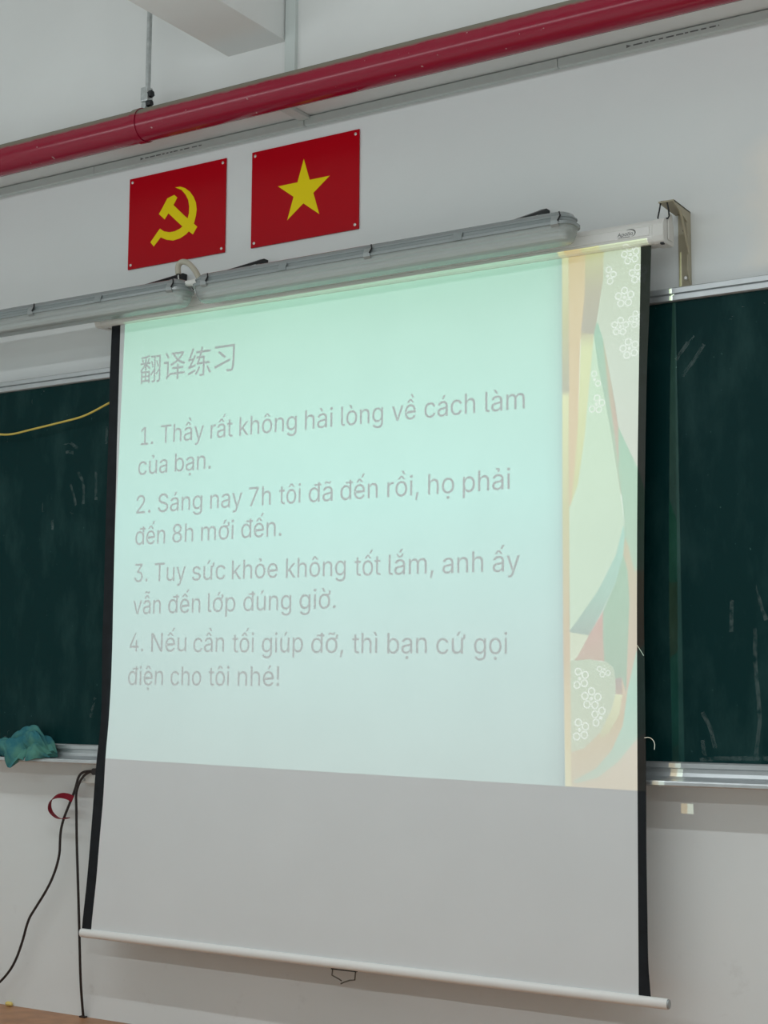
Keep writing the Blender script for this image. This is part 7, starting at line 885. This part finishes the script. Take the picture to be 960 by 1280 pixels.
# red tape tied round the curved cable
rp = MB()
P = [Vector(p) for p in RIBBON]
for _ in range(3):
    Q = [P[0]]
    for a, b in zip(P[:-1], P[1:]):
        Q += [a * 0.75 + b * 0.25, a * 0.25 + b * 0.75]
    P = Q + [P[-1]]
f_, b_ = [], []
for i, p in enumerate(P):
    s_ = i / (len(P) - 1)
    tw = math.radians(10 + 75 * min(1, s_ * 1.7))       # the tape turns edge-on as it curls
    d = (P[min(i + 1, len(P) - 1)] - P[max(i - 1, 0)]).normalized()
    nrm = Vector((0, -1, 0)).cross(d).normalized()
    wv = nrm * math.cos(tw) + Vector((0, -1, 0)) * math.sin(tw)
    tk = d.cross(wv).normalized() * 0.0008
    h = 0.010
    f_.append([p + wv * h + tk, p + wv * h - tk, p - wv * h - tk, p - wv * h + tk])
rp.loft(f_)
single('red_tape', rp, M_REDTAPE, 'curled dark red tape tied onto the left hanging cable', 'tape', RIBBON[0], smooth=True)

# crumpled rag lying over the chalk tray
def rag():
    mb = MB()
    NU, NT = 130, 60
    X0, X1 = -3.925, -3.632
    outline = [(0.0, 0.026), (0.10, 0.034), (0.22, 0.050), (0.36, 0.066), (0.50, 0.080), (0.62, 0.088), (0.74, 0.086), (0.86, 0.066), (0.95, 0.040), (1.0, 0.020)]
    def ridge(a):
        return abs(math.sin(a))
    for i in range(NU + 1):
        u = i / NU
        h = lerp_tab(outline, u)
        endw = min(1, 8 * u + 0.25, 8 * (1 - u) + 0.25)
        for k in range(NT):
            a = math.pi * k / (NT - 1)
            # t runs from the front foot over the top to the back foot
            w = 0.55 * math.sin(3.1 * u + 1.3 * a) + 0.35 * math.sin(7.0 * u - 1.1 * a + 1.0)
            f1 = ridge(8.5 * u + 1.9 * a + 1.6 * w)
            f2 = ridge(5.0 * u - 2.6 * a + 1.1 * w + 0.7)
            f3 = ridge(15.0 * u + 3.2 * a - 2.0 * w)
            d = (0.024 * f1 ** 0.7 + 0.020 * f2 ** 0.7 + 0.006 * f3 - 0.030) * endw
            ny, nz = -math.cos(a), math.sin(a)
            x = X0 + (X1 - X0) * u + 0.012 * (f1 - 0.5) * math.cos(a) + 0.006 * math.sin(9 * a)
            y = -0.078 + 0.030 * ny * (0.5 + 0.5 * endw) + d * ny
            z = 0.876 + h * nz ** 0.75 + d * nz
            if k < 12:                                      # a flap hangs over the lip of the tray
                g = max(0.0, min(1.0, 1.5 - abs(u - 0.47) / 0.085)) + 0.3 * max(0.0, min(1.0, 1.4 - abs(u - 0.72) / 0.10))
                z -= 0.034 * g * (1 - k / 12)
                y -= 0.014 * g * (1 - k / 14)
            if z < 0.8785 and y > -0.1075:
                z = 0.8785
            mb.v.append((x, min(y, -0.0455), z))
    for i in range(NU):
        for k in range(NT):
            k2 = (k + 1) % NT
            mb.f.append((i * NT + k, i * NT + k2, (i + 1) * NT + k2, (i + 1) * NT + k))
    mb.f.append(tuple(range(NT - 1, -1, -1)))
    mb.f.append(tuple(range(NU * NT, NU * NT + NT)))
    return mb
single('cleaning_rag', rag(), M_RAG, 'crumpled teal cleaning rag lying on the chalk tray at the left', 'rag', (-3.765, -0.07, 0.876), smooth=True)

ck = MB()
ring = lambda x, r, dz: [(x, -0.012 + r * math.cos(a * math.pi / 4), FZ + 0.0075 + dz + r * math.sin(a * math.pi / 4)) for a in range(8)]
ck.loft([ring(-3.873, 0.005, 0.0), ring(-3.868, 0.0075, 0.0), ring(-3.852, 0.0072, 0.0005), ring(-3.846, 0.004, -0.001)])
single('chalk_piece', ck, M_CHALK, 'tiny yellow chalk stub on the floor against the wall in the lower left corner', 'chalk', (-3.86, -0.012, FZ), smooth=True)

# ------------------------------------------------------------------ the lit tube lamps of the room
def make_lamp(x, y, z):
    t = Thing('ceiling_lamp', 'lit twin tube lamp hanging from the ceiling over the front of the classroom', 'lamp', (x, y, z), 'lit classroom lamps')
    t.part('housing', MB().prism_x([(y - 0.07, z + 0.05), (y + 0.07, z + 0.05), (y + 0.05, z + 0.085), (y - 0.05, z + 0.085)], x - 0.618, x + 0.618), M_LAMPHOUSE)
    for dy in (-0.045, 0.045):
        t.part('tube', MB().tube([(x - 0.59, y + dy, z + 0.02), (x + 0.59, y + dy, z + 0.02)], 0.013, 10), M_TUBEON)
    for dx in (-0.4, 0.4):
        t.part('rod', MB().tube([(x + dx, y, z + 0.085), (x + dx, y, CZ - 0.001)], 0.006, 6), M_GALV)
    for dx in (-0.605, 0.605):
        t.part('lamp_holder', MB().box((x + dx - 0.012, y - 0.06, z + 0.004), (x + dx + 0.012, y + 0.06, z + 0.05)), M_LAMPHOUSE)
    return t.e
spots = [(ROW_X0 + 0.62 + k * 1.24, y) for y in LAMP_ROWS for k in range(5)]
lamp = make_lamp(spots[0][0], spots[0][1], LAMP_Z + 0.03)
for x, y in spots[1:]:
    o = copy_tree(lamp)
    o.location = (x, y, LAMP_Z + 0.03)

# ------------------------------------------------------------------ the projector and the slide it shows
K = 0.05
def film_pt(x, z, layer=0):
    s_ = Vector((x, SY(z), z))
    return PROJ + (K + 0.0001 * layer) * (s_ - PROJ)
pj = Thing('projector', 'dark projector hanging from the ceiling in front of the screen', 'projector', PROJ)
IL, IR = -3.3390, -1.5235
IZ = 2.2715
quad = [(IL + 0.002, IZ), (IR, IZ), (IR, 0.8490), (IL - 0.026, 0.8836)]
outer = [(-3.9, 2.75), (-0.97, 2.75), (-0.97, 0.4), (-3.9, 0.4)]
fr = MB()
vs = [film_pt(x, z, 30) for x, z in outer] + [film_pt(x, z, 30) for x, z in quad]
fr.add(vs, [(i, (i + 1) % 4, 4 + (i + 1) % 4, 4 + i) for i in range(4)])
pj.part('slide_mask', fr, M_BLACKCASE)
back = [PROJ + Vector((dx, -0.22, dz)) for dx, dz in ((-0.11, 0.05), (0.11, 0.05), (0.11, -0.11), (-0.11, -0.11))]
front = [film_pt(x, z, 30) for x, z in outer]
pj.part('case', MB().add(front + back, [(i, (i + 1) % 4, 4 + (i + 1) % 4, 4 + i) for i in range(4)] + [(4, 5, 6, 7)]), M_BLACKCASE)
pj.part('mount', MB().tube([PROJ + Vector((0, -0.14, 0.05)), Vector((PROJ.x, PROJ.y - 0.14, CZ - 0.001))], 0.02, 10), M_BLACKCASE)
film_root = pj.part('slide_frame', MB().add([film_pt(x, z, 31) for x, z in outer] + [film_pt(x, z, 31) for x, z in quad], [(i, (i + 1) % 4, 4 + (i + 1) % 4, 4 + i) for i in range(4)]), M_BLACKCASE)

AMB = (0.415, 0.445, 0.435)
FULL = tuple(a + b for a, b in zip(AMB, (0.385, 0.445, 0.355)))
def tint(c):
    l = srgb(*c)
    return tuple(max(0.01, (a - b_) / (f - b_)) for a, b_, f in zip(l, AMB, FULL))

def film_mat(name, stops, horizontal=False):
    """dyed film: stops = [(position 0..1 from the bottom or the left, colour on the screen)]"""
    m = bpy.data.materials.new(name)
    m.use_nodes = True
    nt = m.node_tree
    nt.nodes.remove(nt.nodes['Principled BSDF'])
    tr = nt.nodes.new('ShaderNodeBsdfTransparent')
    nt.links.new(tr.outputs[0], nt.nodes['Material Output'].inputs['Surface'])
    cols = [(p, tint(c) if isinstance(c[0], int) else c) for p, c in stops]
    if len(cols) == 1:
        tr.inputs[0].default_value = (*cols[0][1], 1)
        return m
    at = nt.nodes.new('ShaderNodeUVMap')
    sx = nt.nodes.new('ShaderNodeSeparateXYZ')
    nt.links.new(at.outputs[0], sx.inputs[0])
    rp_ = nt.nodes.new('ShaderNodeValToRGB')
    el = rp_.color_ramp.elements
    while len(el) < len(cols):
        el.new(0.5)
    for e, (p, c) in zip(el, cols):
        e.position = p
        e.color = (*c, 1)
    nt.links.new(sx.outputs[0 if horizontal else 1], rp_.inputs[0])
    nt.links.new(rp_.outputs[0], tr.inputs[0])
    return m

def film(name, polys, m, layer, x0=None, x1=None, z0=None, z1=None):
    """polys: list of (verts2d, faces) in screen coordinates"""
    me = bpy.data.meshes.new(name)
    vs, fs, uv = [], [], []
    for pv, pf in polys:
        o_ = len(vs)
        vs += [tuple(film_pt(x, z, layer) - PROJ) for x, z in pv]
        uv += list(pv)
        fs += [tuple(i + o_ for i in f) for f in pf]
    me.from_pydata(vs, [], fs)
    xs_, zs_ = [p[0] for p in uv], [p[1] for p in uv]
    a, b_, c, d = min(xs_), max(xs_), min(zs_), max(zs_)
    if x0 is not None: a, b_ = x0, x1
    if z0 is not None: c, d = z0, z1
    lay = me.uv_layers.new(name='slide')
    for lp in me.loops:
        x, z = uv[lp.vertex_index]
        lay.data[lp.index].uv = ((x - a) / (b_ - a), (z - c) / (d - c))
    me.materials.append(m)
    ob = bpy.data.objects.new(name, me)
    COL.objects.link(ob)
    ob.parent = film_root
    return ob

def poly(pts):
    return (pts, [tuple(range(len(pts)))])

gs = FILMS['gold_strip']                 # its left side is where the slide's main panel ends
side = [(gs[0][0] - 0.0002, 2.42), gs[0], gs[-1], gs[-2], (gs[-3][0], 0.80)]
film('panel_film', [poly([(IL - 0.06, 2.42)] + side + [(IL - 0.06, 0.80)])],
     film_mat('panel_dye', [(0.0, (198, 219, 214)), (0.28, (198, 226, 220)), (0.55, (195, 234, 224)), (1.0, (194, 230, 212))]), 0, z0=0.85, z1=2.28)
film('panel_edge_film', [poly([(-1.835, 2.42)] + side + [(-1.835, 0.80)])],
     film_mat('panel_edge_dye', [(0.0, (1.0, 1.0, 1.0)), (0.6, (0.82, 0.86, 0.86)), (1.0, (0.45, 0.55, 0.55))], True), 1)
FC = {
 'gold_strip': [(0.0, (236, 236, 205)), (0.10, (228, 215, 180)), (0.25, (214, 190, 165)), (0.48, (206, 206, 150)), (0.665, (226, 232, 186)), (0.675, (182, 182, 158)), (0.80, (205, 205, 160)), (0.9, (228, 232, 192)), (1.0, (232, 232, 200))],
 'orange_band': [(0.0, (220, 196, 160)), (1.0, (224, 205, 160))],
 'tan_band': [(0.0, (180, 176, 160)), (0.3, (188, 184, 160)), (0.6, (210, 212, 166)), (0.8, (224, 230, 182)), (1.0, (228, 234, 190))],
 'lemon_band': [(0.0, (208, 214, 165)), (0.9, (224, 232, 182)), (1.0, (196, 190, 150))],
 'flower_field': [(0.0, (212, 216, 206)), (0.45, (208, 222, 208)), (1.0, (199, 214, 184))],
 'pale_field': [(0.0, (206, 228, 206)), (1.0, (202, 232, 204))],
 'ribbon_green': [(0.0, (182, 198, 176)), (1.0, (160, 204, 182))],
 'ribbon_tan': [(0.0, (206, 172, 164)), (0.5, (200, 184, 162)), (1.0, (196, 194, 160))],
 'ribbon_leaf': [(0.0, (176, 208, 186)), (1.0, (160, 206, 180))],
 'teal_band': [(0.0, (164, 182, 176)), (0.35, (166, 204, 192)), (1.0, (168, 224, 210))],
 'pink_column': [(0.0, (212, 188, 172)), (1.0, (202, 196, 166))],
 'deep_green': [(0.0, (164, 190, 172)), (1.0, (160, 202, 176))],
 'rose_streak': [(0.0, (200, 178, 160)), (1.0, (212, 170, 158))],
 'leaf_top': [(0.0, (218, 228, 206)), (1.0, (214, 224, 200))],
 'leaf_big': [(0.0, (206, 216, 196)), (1.0, (196, 212, 192))],
 'mauve_patch': [(0.0, (194, 176, 158)), (1.0, (178, 166, 160))],
 'cream_rim': [(0.0, (210, 208, 174)), (1.0, (230, 234, 194))],
 'peach_band': [(0.0, (218, 206, 186)), (0.6, (212, 194, 166)), (1.0, (216, 196, 176))],
 'teal_foot': [(0.0, (196, 214, 200)), (0.6, (172, 218, 202)), (1.0, (180, 214, 196))],
 'peach_foot': [(0.0, (220, 206, 186)), (1.0, (222, 210, 196))],
}
from mathutils.geometry import tessellate_polygon
def pastel(c, k=0.28):
    return tuple(int(round(v + k * (w - v))) for v, w in zip(c, (218, 232, 208)))
FC = {n_: [(p_, pastel(c_)) for p_, c_ in st_] for n_, st_ in FC.items()}
def in_poly(p, q):
    x, y = p
    c = False
    for (x1, y1), (x2, y2) in zip(q, q[1:] + q[:1]):
        if (y1 > y) != (y2 > y) and x < (x2 - x1) * (y - y1) / (y2 - y1) + x1:
            c = not c
    return c
def with_flowers(outline):
    """the outline as triangles, with pale flower line-work left clear of dye"""
    rings, islands = [], []
    for cx, cz, r in FLOWERS:
        for k in range(5):
            a = math.radians(90 + 72 * k + 12 * math.sin(cx * 900))
            px_, pz_ = cx + 0.60 * r * math.cos(a), cz + 0.60 * r * math.sin(a)
            o_ = [(px_ + 0.345 * r * math.cos(2 * math.pi * q / 14), pz_ + 0.345 * r * math.sin(2 * math.pi * q / 14)) for q in range(14)]
            i_ = [(px_ + 0.225 * r * math.cos(2 * math.pi * q / 14), pz_ + 0.225 * r * math.sin(2 * math.pi * q / 14)) for q in range(14)]
            if all(in_poly(p, outline) for p in o_):
                rings.append(o_)
                islands.append(i_)
        o_ = [(cx + 0.16 * r * math.cos(2 * math.pi * q / 10), cz + 0.16 * r * math.sin(2 * math.pi * q / 10)) for q in range(10)]
        if all(in_poly(p, outline) for p in o_):
            rings.append(o_)
    loops = [outline] + rings
    vs_ = [p for l in loops for p in l]
    tr_ = tessellate_polygon([[Vector((x, z, 0)) for x, z in l] for l in loops])
    return [(vs_, [tuple(t_) for t_ in tr_])] + [poly(i_) for i_ in islands]
for i, (nm, pts) in enumerate(FILMS.items()):
    # outlines at the picture's rim run on past the mask
    pts = [(x, 2.42 if z > 2.254 else (0.80 if z < 0.8575 else z)) for x, z in pts]
    polys = with_flowers(pts) if nm in ('flower_field', 'leaf_big', 'pale_field') else [poly(pts)]
    film(nm + '_film', polys, film_mat(nm + '_dye', FC[nm]), 2 + i % 2)

# the words on the slide
M_SLIDEINK = film_mat('slide_ink', [(0.0, (0.01, 0.06, 0.045))])
words = []
def put(text, x0, x1, z, cap, narrow_z=None):
    gv, gf = glyphs(text)
    a, b_ = min(v[0] for v in gv), max(v[0] for v in gv)
    words.append(([(x0 + (x - a) / (b_ - a) * (x1 - x0), z + y / CAP * cap) for x, y in gv], gf))
for (ws, za, zb) in LINES:
    xa, xb = ws[0][1], ws[-1][2]
    for w, x0, x1 in ws:
        put(w, x0, x1, za + (zb - za) * (x0 - xa) / (xb - xa), 0.0575)
def put_box(ch, x0, x1, z0, z1):
    gv, gf = glyphs(ch)
    a, b_ = min(v[0] for v in gv), max(v[0] for v in gv)
    c, d = min(v[1] for v in gv), max(v[1] for v in gv)
    words.append(([(x0 + (x - a) / (b_ - a) * (x1 - x0), z0 + (y - c) / (d - c) * (z1 - z0)) for x, y in gv], gf))
for ch, x0, x1, z0, z1 in TITLE:
    put_box(ch, x0, x1, z0, z1)
film('text_film', words, M_SLIDEINK, 8)
